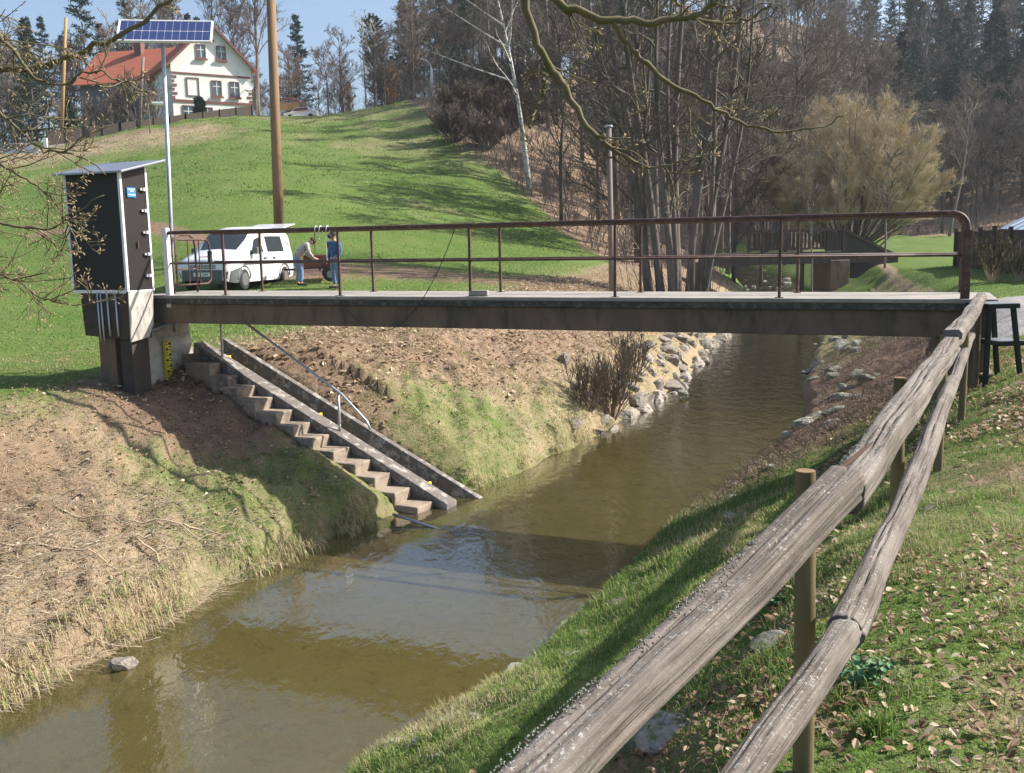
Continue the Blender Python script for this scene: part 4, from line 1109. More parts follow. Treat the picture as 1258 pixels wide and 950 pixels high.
stand = dict(pelvis=(0, 0, .93), waist=(0, 0, 1.08), chest=(.01, 0, 1.34), neck=(.02, 0, 1.50), head=(.06, 0, 1.60), crown=(.055, 0, 1.70),
             hipL=(0, .10, .86), kneeL=(.02, .12, .48), ankL=(-.02, .13, .09), toeL=(.13, .15, .05), hipR=(0, -.10, .86), kneeR=(-.02, -.11, .48), ankR=(-.06, -.12, .09), toeR=(.09, -.14, .05),
             shL=(0, .19, 1.42), elL=(-.02, .25, 1.15), wrL=(.10, .24, .92), handL=(.16, .235, .86), shR=(0, -.19, 1.42), elR=(-.03, -.25, 1.14), wrR=(.08, -.24, .91), handR=(.13, -.235, .84))
bend = dict(pelvis=(-.12, 0, .93), waist=(-.01, 0, 1.06), chest=(.16, 0, 1.25), neck=(.28, 0, 1.35), head=(.37, 0, 1.39), crown=(.45, 0, 1.43),
            hipL=(-.12, .10, .86), kneeL=(-.05, .12, .47), ankL=(-.10, .13, .09), toeL=(.05, .15, .05), hipR=(-.12, -.10, .86), kneeR=(0, -.11, .47), ankR=(-.04, -.12, .09), toeR=(.11, -.13, .05),
            shL=(.20, .19, 1.30), elL=(.24, .24, 1.04), wrL=(.40, .20, .88), handL=(.47, .19, .85), shR=(.20, -.19, 1.30), elR=(.24, -.24, 1.04), wrR=(.40, -.20, .88), handR=(.47, -.19, .85))


def ground_at(px, Y):
    p_ = at(px, 340, Y); return float(p_[0]), float(p_[1]), float(h(np.array([p_[0]]), np.array([p_[1]]))[0])


g1_ = ground_at(370, 31.6)
person('man in plaid shirt and light jeans bending towards the trailer behind the van', g1_, R(22), bend, M['plaid'], M['denim'], M['hair'])
g2_ = ground_at(412.5, 31.0)
person('man in blue denim jacket, jeans and dark cap standing by the trailer', g2_, R(232), stand, M['jacket'], M['denim'], M['hair'], M['cap'])

gt = ground_at(397, 32.6)
tr = thing('small_trailer', 'small two-wheeled trailer with reddish brown board sides behind the van', 'trailer', gt, R(12))
MB().box((-.62, -.55, .42), (.45, .55, .47)).build('bed', M['black'], tr)
for lo, hi in (((-.60, -.55, .471), (.42, -.51, .86)), ((-.60, .51, .471), (.42, .55, .86)), ((-.62, -.508, .471), (-.58, .508, .86)), ((.40, -.508, .471), (.44, .508, .86))):
    MB().box(lo, hi).build('side_board', M['tarp'], tr, bevel=.005)
for s_ in (-.66, .66):
    wl_ = MB().tube([(.22, s_ - .06, .24), (.22, s_ - .05, .24), (.22, s_ + .05, .24), (.22, s_ + .06, .24)], [.21, .24, .24, .21], 24).build('wheel', M['tyre'], tr)
    MB().tube([(.22, s_ - .065, .24), (.22, s_ + .065, .24)], .12, 16).build('rim', M['rim'], wl_)
    MB().tube([(.22 + .34 * math.cos(q), s_, .28 + .34 * math.sin(q)) for q in np.linspace(.2, 2.94, 10)], .03, 6).build('mudguard', M['black'], tr)
MB().bar((-.6, 0, .40), (-1.25, 0, .40), .06, .06).build('drawbar', M['black'], tr)
ca = MB().tube([(0, 0, 0), (0, 0, .20), (0, 0, .24)], [.07, .07, .04], 14).build('yellow_canister', M['yellow'], smooth=False); ca.location = (gt[0] - .50, gt[1] - .12, gt[2] + .60)
tag(ca, 'small yellow canister held at the front of the brown trailer', 'canister')

# ================================================================== house and things near it
hx = at(214, 150, 110.0); gd = np.array([.853, .522, 0]); hd_ = np.array([-.522, .853, 0])
HZ = float(hx[2]) - .6
house = thing('farmhouse', 'white rendered farmhouse with red tiled roof and brown banded gable on the hill', 'house', (hx[0], hx[1], HZ), math.atan2(gd[1], gd[0]))
GW, GL, EV, RG = 8.8, 13.0, 7.0, 11.3
wb_ = MB(); V_ = [(0, 0, -3), (GW, 0, -3), (GW, GL, -3), (0, GL, -3), (0, 0, EV), (GW, 0, EV), (GW, GL, EV), (0, GL, EV), (GW / 2, 0, RG), (GW / 2, GL, RG)]
wb_.add(V_, [(0, 1, 5, 4), (1, 2, 6, 5), (2, 3, 7, 6), (3, 0, 4, 7)], [(4, 5, 8), (6, 7, 9)])
hw = wb_.build('wall', M['render'], house)
k = NT('red_roof_tiles'); co = k.coord()
wv = k.n('ShaderNodeTexWave', wave_type='BANDS', bands_direction='Z', i={'Vector': co, 'Scale': 3.2, 'Distortion': .4})
wv2 = k.n('ShaderNodeTexWave', wave_type='BANDS', bands_direction='Y', i={'Vector': co, 'Scale': 4.0})
c = k.mix(k.noise(co, 1.2, 5, .7), c4((.42, .12, .065)), c4((.58, .20, .12))); c = k.mix(k.math('MULTIPLY', wv.outputs['Fac'], .35), c, c4((.25, .08, .05)))
k.put(k.b.inputs['Base Color'], c); k.b.inputs['Roughness'].default_value = .85; k.bump(k.math('ADD', wv.outputs['Fac'], wv2.outputs['Fac']), .6, .05)
M['rooftile'] = k.m
sl = (RG - EV) / (GW / 2)
rf = MB()
for s_ in (0, 1):
    ex = -.55 if s_ == 0 else GW + .55; ez = EV - .55 * sl
    pts = [(ex, -.5, ez + .06), (ex, GL + .4, ez + .06), (GW / 2, GL + .4, RG + .08), (GW / 2, -.5, RG + .08)]
    rf.poly(pts if s_ == 0 else pts[::-1], .16, (0, 0, 1))
roof = rf.build('roof', M['rooftile'], house)
for s_ in (0, 1):
    ex = -.6 if s_ == 0 else GW + .6
    MB().bar((ex, -.54, EV - .6 * sl + .02), (GW / 2, -.54, RG + .04), .10, .26, up=(0, 0, 1)).build('bargeboard', M['trim'], roof)
MB().box((GW / 2 - 1.4, 7.6, RG - 1.5), (GW / 2 - .7, 8.4, RG + .7)).build('chimney', M['trim'], roof)
MB().box((-.03, -.06, 5.75), (GW + .03, -.003, 5.95)).build('band', M['trim'], house)
MB().box((-.03, -.08, 2.75), (GW + .03, -.003, 3.05)).build('band', M['trim'], house)
qn = MB()
for xx, sgn in ((0, 1), (GW, -1)):
    for q in range(6):
        if q % 2 == 0 or True:
            w_ = .55 if q % 2 else .3
            qn.box((min(xx - .02, xx + sgn * w_), -.05, 3.1 + q * .44), (max(xx + .02 * sgn, xx + sgn * w_), -.004, 3.1 + q * .44 + .26))
qn.build('quoins', M['trim'], house)


def window(cx, cz, w_, h_, blank=False):
    f_ = MB(); t_ = .10
    for lo, hi in (((cx - w_ / 2 - t_, -.09, cz - h_ / 2 - t_), (cx - w_ / 2, -.004, cz + h_ / 2 + t_)), ((cx + w_ / 2, -.09, cz - h_ / 2 - t_), (cx + w_ / 2 + t_, -.004, cz + h_ / 2 + t_)),
                   ((cx - w_ / 2, -.09, cz + h_ / 2), (cx + w_ / 2, -.004, cz + h_ / 2 + t_)), ((cx - w_ / 2, -.09, cz - h_ / 2 - t_), (cx + w_ / 2, -.004, cz - h_ / 2))): f_.box(lo, hi)
    fo = f_.build('window', M['winframe'] , house)
    if not blank:
        MB().box((cx - w_ / 2, -.035, cz - h_ / 2), (cx + w_ / 2, -.010, cz + h_ / 2)).build('pane', M['winglass'], fo)
        MB().box((cx - .035, -.05, cz - h_ / 2), (cx + .035, -.036, cz + h_ / 2)).box((cx - w_ / 2, -.05, cz + h_ * .12), (cx - .036, -.036, cz + h_ * .17)).box((cx + .036, -.05, cz + h_ * .12), (cx + w_ / 2, -.036, cz + h_ * .17)).build('glazing_bar', M['white'], fo)
        MB().box((cx - w_ / 2 - .22, -.24, cz - h_ / 2 - .30), (cx + w_ / 2 + .22, -.095, cz - h_ / 2 - .10)).build('sill', M['trim'], fo)
    else:
        MB().box((cx - w_ / 2, -.02, cz - h_ / 2), (cx + w_ / 2, -.010, cz + h_ / 2)).build('panel', M['render'], fo)


window(4.35, 10.0, .5, .6)
window(3.35, 8.3, .85, 1.3); window(5.55, 8.3, .85, 1.3)
window(2.25, 4.45, 1.15, 1.8, True); window(4.85, 4.45, .9, 1.5); window(6.85, 4.45, .9, 1.5)
window(1.6, 1.6, 1.05, 1.5); window(3.7, 1.6, .95, 1.3); window(7.0, 1.55, .7, 1.0)
ds = MB(); 
dish = thing('satellite_dish', 'white satellite dish fixed to the right end of the farmhouse gable', 'satellite dish', tuple(np.array([hx[0], hx[1], HZ]) + gd * 8.3 - hd_ * .55 + np.array([0, 0, 4.9])), math.atan2(gd[1], gd[0]))
rings = [(r_, .25 * r_ * r_) for r_ in (0, .2, .4, .55)]
Vd = [(0, 0, 0)] + [(r_ * math.cos(a), -z_ * 1.2, r_ * math.sin(a)) for r_, z_ in rings[1:] for a in np.linspace(0, 2 * math.pi, 17)[:-1]]
Qd = [(1 + i_ * 16 + j_, 1 + i_ * 16 + (j_ + 1) % 16, 1 + (i_ + 1) * 16 + (j_ + 1) % 16, 1 + (i_ + 1) * 16 + j_) for i_ in range(2) for j_ in range(16)]
do = ds.add(Vd, Qd, [(0, 1 + (j_ + 1) % 16, 1 + j_) for j_ in range(16)]).build('dish', M['white'], dish); md = do.modifiers.new('t', 'SOLIDIFY'); md.thickness = .03
MB().tube([(0, 0, -.1), (0, .5, -.2)], .04, 6).build('arm', M['galv'], dish); MB().tube([(0, -.02, -.5), (0, -.55, -.1)], .02, 6).build('feed_arm', M['galv'], dish)

# long wing with a lower roof left of the gable
b0 = at(207, 152, 117.0); bdv = np.array([-.97, .24, 0]); bn = np.array([.24, .97, 0])
barn = thing('barn', 'long grey-walled barn with faded red tiled roof behind the bare bushes', 'barn', (b0[0], b0[1], HZ + .9), math.atan2(bdv[1], bdv[0]))
BL_, BW_, BE, BRG = 11.5, 9.0, 5.6, 9.6
V_ = [(0, 0, -3), (BL_, 0, -3), (BL_, -BW_, -3), (0, -BW_, -3), (0, 0, BE), (BL_, 0, BE), (BL_, -BW_, BE), (0, -BW_, BE), (0, -BW_ / 2, BRG), (BL_, -BW_ / 2, BRG)]
MB().add(V_, [(0, 4, 5, 1), (1, 5, 6, 2), (2, 6, 7, 3), (3, 7, 4, 0)], [(4, 7, 8), (5, 9, 6)]).build('wall', M['wallshade'], barn)
rf = MB(); sb_ = (BRG - BE) / (BW_ / 2)
rf.poly([(-.4, .6, BE - .6 * sb_ + .05), (-.4, -BW_ / 2, BRG + .08), (BL_ + .5, -BW_ / 2, BRG + .08), (BL_ + .5, .6, BE - .6 * sb_ + .05)], .16, (0, 0, 1))
rf.poly([(-.4, -BW_ - .6, BE - .6 * sb_ + .05), (BL_ + .5, -BW_ - .6, BE - .6 * sb_ + .05), (BL_ + .5, -BW_ / 2, BRG + .08), (-.4, -BW_ / 2, BRG + .08)], .16, (0, 0, 1))
ro = rf.build('roof', M['rooftile'], barn)
MB().box((5.3, -BW_ / 2 + .2, BRG - 1), (6.2, -BW_ / 2 + 1.0, BRG + 1.3)).build('chimney', M['trim'], ro)
for xx in (2.0, 6.0): MB().box((xx, .004, .9), (xx + 1.0, .05, 2.0)).build('window', M['winglass'], barn)
MB().box((8.4, .004, -.4), (10.2, .06, 2.2)).build('door', M['boards'], barn)
# lean-to in front of the barn with a tin roof
sh_ = thing('shed', 'low grey shed with flat pale roof in front of the barn', 'shed', (float(at(150, 155, 112)[0]), 112, HZ - 1.2), 0)
MB().box((-4, 0, -2), (3, 3, 2.0)).build('wall', M['wallshade'], sh_)
MB().box((-4.4, -.5, 2.0), (3.4, 3.4, 2.15)).build('roof', M['polegrey'], sh_)

# low wall with board fence in front of the house, road marker, cars
wp = [at(60, 187, 93), at(150, 178, 97), at(230, 166, 102), at(311, 155, 108)]
for q in wp: q[2] = float(h(np.array([q[0]]), np.array([q[1]]))[0])
W0 = wp[0].copy()
rw = thing('verge_wall', 'long low grey wall below the dark board fence along the farm road', 'wall', tuple(W0))
zl = [float(at(px, py, q[1])[2]) for (px, py), q in zip(((60, 187), (150, 176), (230, 164), (311, 152)), wp)]
bf = thing('board_fence', 'long dark weathered board fence standing on the low grey wall', 'fence', tuple(W0))
for a, b_, za, zb_ in zip(wp[:-1], wp[1:], zl[:-1], zl[1:]):
    A_ = a - W0; B_ = b_ - W0; A_[2] = za - W0[2]; B_[2] = zb_ - W0[2]
    MB().bar(A_ + np.array([0, 0, -1.5]), B_ + np.array([0, 0, -1.5]), .4, 4.1).build('wall_section', M['greywall'], rw)
    MB().bar(A_ + np.array([0, .02, 1.22]), B_ + np.array([0, .02, 1.22]), .06, 1.32).build('board_panel', M['boards'], bf)
    for t_ in np.linspace(0, 1, 5):
        c_ = A_ + (B_ - A_) * t_; MB().box((c_[0] - .06, c_[1] - .12, c_[2] + .56), (c_[0] + .06, c_[1] - .015, c_[2] + 1.95)).build('post', M['boards'], bf)
q = at(57, 187, 92); zq = float(q[2])
o = MB().box((-.16, -.12, 0), (.16, .12, 1.35)).box((-.12, -.135, .95), (.12, -.121, 1.15)).build('road_marker', M['white'], bevel=.03); o.location = (q[0], q[1], zq - .1); tag(o, 'white marker post at the end of the low grey wall', 'post')


def small_car(loc, rz, label, paint):
    r = thing('parked_car', label, 'car', loc, rz)
    prof = [(2.1, .35), (2.1, .75), (1.2, .95), (.55, 1.42), (-.9, 1.45), (-1.7, 1.0), (-2.1, .9), (-2.1, .35)]
    m_ = MB(); n_ = len(prof)
    V_ = [(x_, -.82 + (.12 if z_ > 1.2 else 0), z_) for x_, z_ in prof] + [(x_, .82 - (.12 if z_ > 1.2 else 0), z_) for x_, z_ in prof]
    T_ = []
    for s_ in (0, n_):
        for i_ in range(1, n_ - 1): T_.append((s_, s_ + i_, s_ + i_ + 1) if s_ == 0 else (s_, s_ + i_ + 1, s_ + i_))
    m_.add(V_, [(i_, (i_ + n_), (i_ + 1) % n_ + n_, (i_ + 1) % n_) for i_ in range(n_)], T_)
    m_.build('body', paint, r, bevel=.06)
    MB().add([(1.12, -.68, 1.02), (1.12, .68, 1.02), (.62, .62, 1.39), (.62, -.62, 1.39)], [(0, 1, 2, 3)]).build('windshield', M['glass'], r)
    for s_ in (-1, 1):
        MB().add([(1.0, s_ * .79, 1.0), (-1.45, s_ * .79, 1.03), (-.92, s_ * .715, 1.38), (.50, s_ * .715, 1.36)], [(0, 1, 2, 3)]).build('window', M['glass'], r)
        for xx in (1.3, -1.3):
            MB().tube([(xx, s_ * .70, .32), (xx, s_ * .86, .32)], .32, 18).build('wheel', M['tyre'], r)
    return r


sil = plain('silver_car_paint', (.5, .52, .55), .25, metal=.3, coat=.6)
q = at(22, 191, 90); small_car((q[0], q[1], float(q[2]) - .45), R(185), 'silver car on the road left of the white marker post', sil)
q = at(372, 143, 122); small_car((q[0], q[1], float(q[2]) - .45), R(170), 'small silver car parked beyond the crest of the green hill', sil)
q = at(354, 138, 122)
sb = thing('notice_board', 'arched wooden notice board on two posts by the trees on the hill', 'notice board', tuple(q), R(-5))
for s_ in (-2.1, 2.1): MB().tube([(s_, 0, -1), (s_, 0, 1.0)], .09, 8).build('post', M['polegrey'], sb); MB().box((s_ - .3, -.15, .6), (s_ + .3, .15, 1.2)).build('lantern', M['polegrey'], sb)
MB().tube([(1.9 * math.cos(a), 0, .5 + 1.1 * math.sin(a)) for a in np.linspace(.1, 3.04, 12)], .16, 8).build('arch', M['trim'], sb)
MB().box((-1.5, -.05, .25), (1.5, .05, 1.1)).build('board', M['poleyellow'], sb)

# poles ---------------------------------------------------------------
def pole(name, label, cat, pxb, pyt, pxt, Y, r0, r1, mt, group=None, extra=None):
    b_ = at(pxb, 300, Y); zg_ = float(h(np.array([b_[0]]), np.array([b_[1]]))[0]); b2 = at(pxb, 300, Y)
    t_ = at(pxt, pyt, Y)
    root = thing(name, label, cat, (b_[0], b_[1], zg_), 0, group)
    MB().tube([(0, 0, -.4), ((t_[0] - b_[0]) * .5, 0, (t_[2] - zg_) * .5), (t_[0] - b_[0], 0, t_[2] - zg_)], [r0, (r0 + r1) / 2, r1], 14).build('shaft', mt, root, smooth=True)
    if extra: extra(root, np.array([t_[0] - b_[0], 0, t_[2] - zg_]))
    return root


up = pole('utility_pole', 'tall bare wooden utility pole rising behind the white van', 'utility pole', 343, -60, 331, 36, .19, .15, M['pole'])
def lampcap(r, t):
    MB().tube([t, t + np.array([0, 0, .05])], .12, 10).build('cap', M['galv'], r)
pole('wooden_post', 'weathered grey-brown post standing in front of the multi-stemmed alder', 'post', 752, 156, 748, 32, .095, .08, M['polegrey'], extra=lampcap)
pole('telegraph_pole', 'slender yellowish pole left of the farmhouse among bare trees', 'utility pole', 85, 22, 81, 98, .20, .15, M['poleyellow'])
def armlamp(r, t):
    MB().tube([t + np.array([0, 0, -4.3]), t + np.array([1.2, 0, -4.4])], .05, 6).build('bracket', M['galv'], r)
    MB().tube([t + np.array([.5, 0, -4.25]), t + np.array([1.9, 0, -4.35])], [.12, .2], 8).build('lamp_head', M['white'], r)
pole('telegraph_pole', 'grey leaning pole with white lamp in front of the barn', 'utility pole', 181, 70, 176, 96, .17, .13, M['polegrey'], extra=armlamp)
# street lamp on the crest
b_ = at(531, 122, 118); b_[2] = float(h(np.array([b_[0]]), np.array([b_[1]]))[0])
sl_o = thing('street_lamp', 'pale curved-arm street lamp standing on the crest of the green hill', 'street lamp', tuple(b_))
tz = float(at(531, 72, 118)[2]) - b_[2]
MB().tube([(0, 0, -.3), (0, 0, tz - 1.3), (-.1, 0, tz - .7), (-.5, 0, tz - .25), (-1.1, 0, tz)], [.15, .14, .12, .10, .09], 8).build('pole', M['white'], sl_o, smooth=True)
MB().tube([(-1.0, 0, tz - .02), (-1.2, 0, tz), (-1.75, 0, tz + .1), (-1.95, 0, tz + .12)], [.06, .13, .13, .05], 8).build('lamp_head', M['white'], sl_o, smooth=True)

# ------------------------------------------------------------------ wooden footbridge upstream
def uz_(px, py, Y): return at(px, py, Y)
a_ = at(862, 302, 49); b_ = at(1070, 306, 51)
fb = thing('wooden_footbridge', 'dark wooden footbridge with slatted parapet further up the stream', 'footbridge', (a_[0], a_[1], -.75), math.atan2(b_[1] - a_[1], b_[0] - a_[0]))
LF = float(np.linalg.norm((b_ - a_)[:2]))
MB().box((0, -.1, -.26), (LF, 1.6, 0)).build('deck', M['darkboards'], fb)
MB().box((0, -.14, -.60), (LF, .10, -.27)).build('beam', M['darkboards'], fb)
for y_ in (0, 1.55):
    r_ = MB().box((3.2, y_ - .05, 1.02), (LF - 1.5, y_ + .05, 1.16)).build('parapet', M['boards'], fb)
    sl2 = MB()
    for q in np.arange(3.6, LF - 1.7, .22): sl2.box((q, y_ - .02, .22), (q + .09, y_ + .02, 1.0))
    sl2.box((3.4, y_ - .03, .12), (LF - 1.6, y_ + .03, .21)).build('slats', M['boards'], r_)
    for q in (3.3, 4.3, 5.4, LF - 1.6): MB().box((q - .07, y_ - .07, -.3), (q + .07, y_ + .07, 1.15)).build('post', M['boards'], r_)
    MB().bar((LF - 1.5, y_, 1.05), (LF + 1.6, y_, -.35), .10, .16).build('ramp_rail', M['darkboards'], r_)
MB().add([(LF - 1.5, 0, 1.0), (LF + 1.6, 0, -.4), (LF + 1.6, 0, -1.4), (LF - 1.5, 0, -1.4), (LF - 1.5, 1.5, 1.0), (LF + 1.6, 1.5, -.4), (LF + 1.6, 1.5, -1.4), (LF - 1.5, 1.5, -1.4)], [(0, 3, 2, 1), (4, 5, 6, 7), (1, 2, 6, 5)]).build('ramp_side', M['darkboards'], fb)
MB().box((LF - 2.4, -.2, -3.2), (LF - 1.3, 1.7, -.43)).build('pier', M['beam'], fb, bevel=.04)
MB().box((.1, -.1, -3.2), (.5, 1.6, -.43)).build('pier', M['beam'], fb, bevel=.04)
MB().box((LF - 3.9, .0, -3.4), (LF - 3.75, .15, -.43)).build('prop', M['darkboards'], fb)

# ------------------------------------------------------------------ right side: board fence, greenhouse, bollard
fa = at(1174, 328, 44); fb2 = at(1320, 350, 27.5)
O_ = fa.copy(); O_[2] = float(h(np.array([fa[0]]), np.array([fa[1]]))[0])
wf = thing('garden_fence', 'dark weathered board fence of the garden beyond the right bridge end', 'fence', tuple(O_))
B_ = fb2 - O_; B_[2] = 0
Lg = np.linalg.norm(B_); u_ = B_ / Lg
npan = 7
for q in range(npan):
    p0 = u_ * (Lg * q / npan + .05); p1 = u_ * (Lg * (q + 1) / npan - .05)
    g0 = float(h(np.array([p0[0] + O_[0]]), np.array([p0[1] + O_[1]]))[0]) - O_[2]
    m_ = MB(); nb = 14
    for b_i in range(nb):
        c_ = p0 + (p1 - p0) * (b_i + .5) / nb; hh = 1.5 + .04 * random.random()
        m_.bar(c_ + np.array([0, 0, g0 - .05]), c_ + np.array([0, 0, g0 + hh]), .15, .025, up=tuple(np.cross(u_, [0, 0, 1])))
    m_.bar(p0 + np.array([.03, 0, g0 + .4]), p1 + np.array([.03, 0, g0 + .4]), .04, .09).bar(p0 + np.array([.03, 0, g0 + 1.2]), p1 + np.array([.03, 0, g0 + 1.2]), .04, .09)
    m_.build('board_panel', M['boards'], wf)
    MB().box((p0[0] - .12, p0[1] - .06, g0 - .2), (p0[0] - .0, p0[1] + .06, g0 + 1.65)).build('post', M['boards'], wf)
q = at(1288, 292, 38); zq = float(h(np.array([q[0]]), np.array([q[1]]))[0])
gh = thing('greenhouse', 'small pale greenhouse with sloping glazed roof behind the dark garden fence', 'greenhouse', (q[0], q[1], zq), R(0))
zr_ = -zq
MB().box((0, 0, -.1), (3.5, 4, zr_ + .02)).build('wall', M['whitepaint'], gh)
rf = MB(); rf.poly([(-.2, -.2, zr_ - .02), (2.0, -.2, zr_ + 1.0), (2.0, 4.2, zr_ + 1.0), (-.2, 4.2, zr_ - .02)], .06, (0, 0, 1)); rf.poly([(2.0, -.2, zr_ + 1.0), (3.8, -.2, zr_ + .1), (3.8, 4.2, zr_ + .1), (2.0, 4.2, zr_ + 1.0)], .06, (0, 0, 1))
ro = rf.build('roof', plain('greenhouse_glazing', (.5, .58, .68), .15), gh)
gbm = MB()
for yy in np.arange(-.2, 4.3, .7): gbm.bar((-.2, yy, zr_ + .06), (2.0, yy, zr_ + 1.08), .05, .05)
gbm.build('glazing_bar', M['whitepaint'], ro)
MB().add([(-.0, -.01, zr_ + .02), (3.5, -.01, zr_ + .02), (2.0, -.01, zr_ + .95)], None, [(0, 1, 2)]).build('gable', M['whitepaint'], gh)
q = at(1148, 361, 21.5); q[2] = float(h(np.array([q[0]]), np.array([q[1]]))[0])
bo = thing('stone_bollard', 'small dark pointed bollard on the grass beyond the right bridge end', 'bollard', tuple(q))
MB().tube([(0, 0, -.1), (0, 0, .12), (0, 0, .14), (0, 0, .3), (.01, 0, .46)], [.13, .13, .085, .075, .03], 10).build('shaft', M['rail'], bo)
HAZE = .0003

# ================================================================== vegetation generators
def nrmz(a): return a / (np.linalg.norm(a, axis=-1, keepdims=True) + 1e-9)


def spawn(P, Lp, per, rg, tlo, thi, l0, l1, ang, up, wob, m=5):
    """children polylines of the parent polylines P (n, m, 3); Lp parent lengths"""
    n, mp, _ = P.shape; N = n * per
    t = rg.uniform(tlo, thi, (n, per)); f = t * (mp - 1); i0 = np.minimum(f.astype(int), mp - 2); fr_ = f - i0
    ii = np.arange(n)[:, None]
    p = P[ii, i0] * (1 - fr_[..., None]) + P[ii, i0 + 1] * fr_[..., None]
    d = nrmz(P[ii, i0 + 1] - P[ii, i0])
    r_ = nrmz(rg.normal(size=(n, per, 3))); side = nrmz(r_ - d * (r_ * d).sum(-1, keepdims=True))
    a = ang * rg.uniform(.7, 1.25, (n, per, 1))
    dirn = nrmz(d * np.cos(a) + side * np.sin(a) + np.array([0, 0, up * .4]))
    L = (Lp[:, None] * rg.uniform(l0, l1, (n, per)) * (1.15 - .6 * (t - tlo) / (thi - tlo + 1e-6)))
    p = p.reshape(N, 3); dirn = dirn.reshape(N, 3); L = L.reshape(N)
    out = np.zeros((N, m, 3)); out[:, 0] = p; st_ = L / (m - 1)
    for q in range(1, m):
        dirn = nrmz(dirn + rg.normal(size=(N, 3)) * wob + np.array([0, 0, up]) * .25)
        out[:, q] = out[:, q - 1] + dirn * st_[:, None]
    return out, L


def tubes(mb, P, r0, r1, k_=4):
    N, m, _ = P.shape
    if N == 0: return
    d = nrmz(np.gradient(P, axis=1)); ref = np.where(np.abs(d[:, :1, 2:3]) < .85, np.array([0, 0, 1.0]), np.array([1.0, 0, 0]))
    a = nrmz(np.cross(d, np.broadcast_to(ref, d.shape))); b = np.cross(d, a)
    t = np.linspace(0, 1, m)[None, :, None, None]; r0 = np.broadcast_to(r0, (N,))[:, None, None, None]; r1 = np.broadcast_to(r1, (N,))[:, None, None, None]
    rr = r0 * (1 - t) + r1 * t
    an = np.arange(k_) * 2 * math.pi / k_
    V = P[:, :, None] + rr * (np.cos(an)[None, None, :, None] * a[:, :, None] + np.sin(an)[None, None, :, None] * b[:, :, None])
    base = np.arange(N)[:, None, None] * m * k_; i = np.arange(m - 1)[None, :, None] * k_; j = np.arange(k_)[None, None, :]; j2 = (j + 1) % k_
    Q = np.stack([base + i + j, base + i + j2, base + i + k_ + j2, base + i + k_ + j], -1).reshape(-1, 4)
    mb.add(V.reshape(-1, 3), Q)


def bare_tree(seed, H=16, r=.22, start=.3, limbs=16, ang=.75, up=.25, twig=.012, per=(7, 7, 5), lean=(0, 0), limb_len=(.22, .42), fork=0):
    rg = np.random.default_rng(seed)
    tr_ = MB(); cr_ = MB()
    m = 9; z = np.linspace(0, 1, m); P = np.zeros((1, m, 3)); wobx = np.cumsum(rg.normal(size=m)) * .012 * H; woby = np.cumsum(rg.normal(size=m)) * .012 * H
    P[0, :, 0] = wobx * z + lean[0] * z * H; P[0, :, 1] = woby * z + lean[1] * z * H; P[0, :, 2] = z * H
    P[0, 0, 2] = -.4
    tr_.tube(P[0], r * (1 - z * .88) + .01, 9)
    L1, l1 = spawn(P, np.array([H]), limbs, rg, start, .97, limb_len[0], limb_len[1], ang, up, .16, 6)
    if fork: pass
    tubes(tr_, L1, r * .34, r * .10, 5)
    L2, l2 = spawn(L1, l1, per[0], rg, .2, .98, .3, .55, .7, up * .8, .18, 5)
    tubes(cr_, L2, twig * 2.4, twig * 1.2, 4)
    L3, l3 = spawn(L2, l2, per[1], rg, .15, 1.0, .35, .65, .65, up * .6, .2, 3)
    tubes(cr_, L3, twig * 1.3, twig * .8, 3)
    if per[2]:
        L4, l4 = spawn(L3, l3, per[2], rg, .2, 1.0, .4, .7, .6, up * .5, .2, 3)
        cr_.sticks(L4[:, 0], L4[:, 1], L4[:, 2], twig * .75)
    return tr_, cr_


def make_tree(name, label, cat, mbs, trunk_m, crown_m, group=None):
    root = thing(name, label, cat, (0, 0, 0), 0, group)
    a = mbs[0].build('trunk', trunk_m, root, smooth=True); b = mbs[1].build('crown', crown_m, root)
    KIDS[root.name] = [a, b]
    return root


def place(proto, used, loc, rz, s, label=None, group=None, sz=1.0):
    if proto.name in used:
        o = copy_tree(proto)
    else:
        o = proto; used.add(proto.name)
    o.location = loc; o.rotation_euler = (0, 0, rz); o.scale = (s, s, s * sz)
    if label: o['label'] = label
    if group: o['group'] = group
    return o


def hz(x, y): return float(h(np.array([x], float), np.array([y], float))[0])


# ------------------------------------------------------------------ forest
LBL_BARE = 'bare grey-brown tree in the dense wood covering the hillside'
LBL_SLIM = 'slim tall bare tree with a high crown in the hillside wood'
LBL_SPR = 'dark green spruce among the bare trees of the hillside wood'
LBL_PINE = 'tall pine with a high green crown in the hillside wood'
pb = [make_tree('bare_tree', LBL_BARE, 'tree', bare_tree(100 + q, 15 + q % 3, .20, .18 + .04 * (q % 3), 20, .8, .22 + .05 * (q % 2), .016, (7, 7, 4)), M['bark'], M['twig'], 'bare trees of the hillside wood') for q in range(5)]
ps = [make_tree('bare_tree', LBL_SLIM, 'tree', bare_tree(120 + q, 19, .17, .45, 16, .6, .4, .016, (6, 7, 3), limb_len=(.14, .26)), M['barkgrey'], M['twig'], 'slim bare trees of the hillside wood') for q in range(3)]


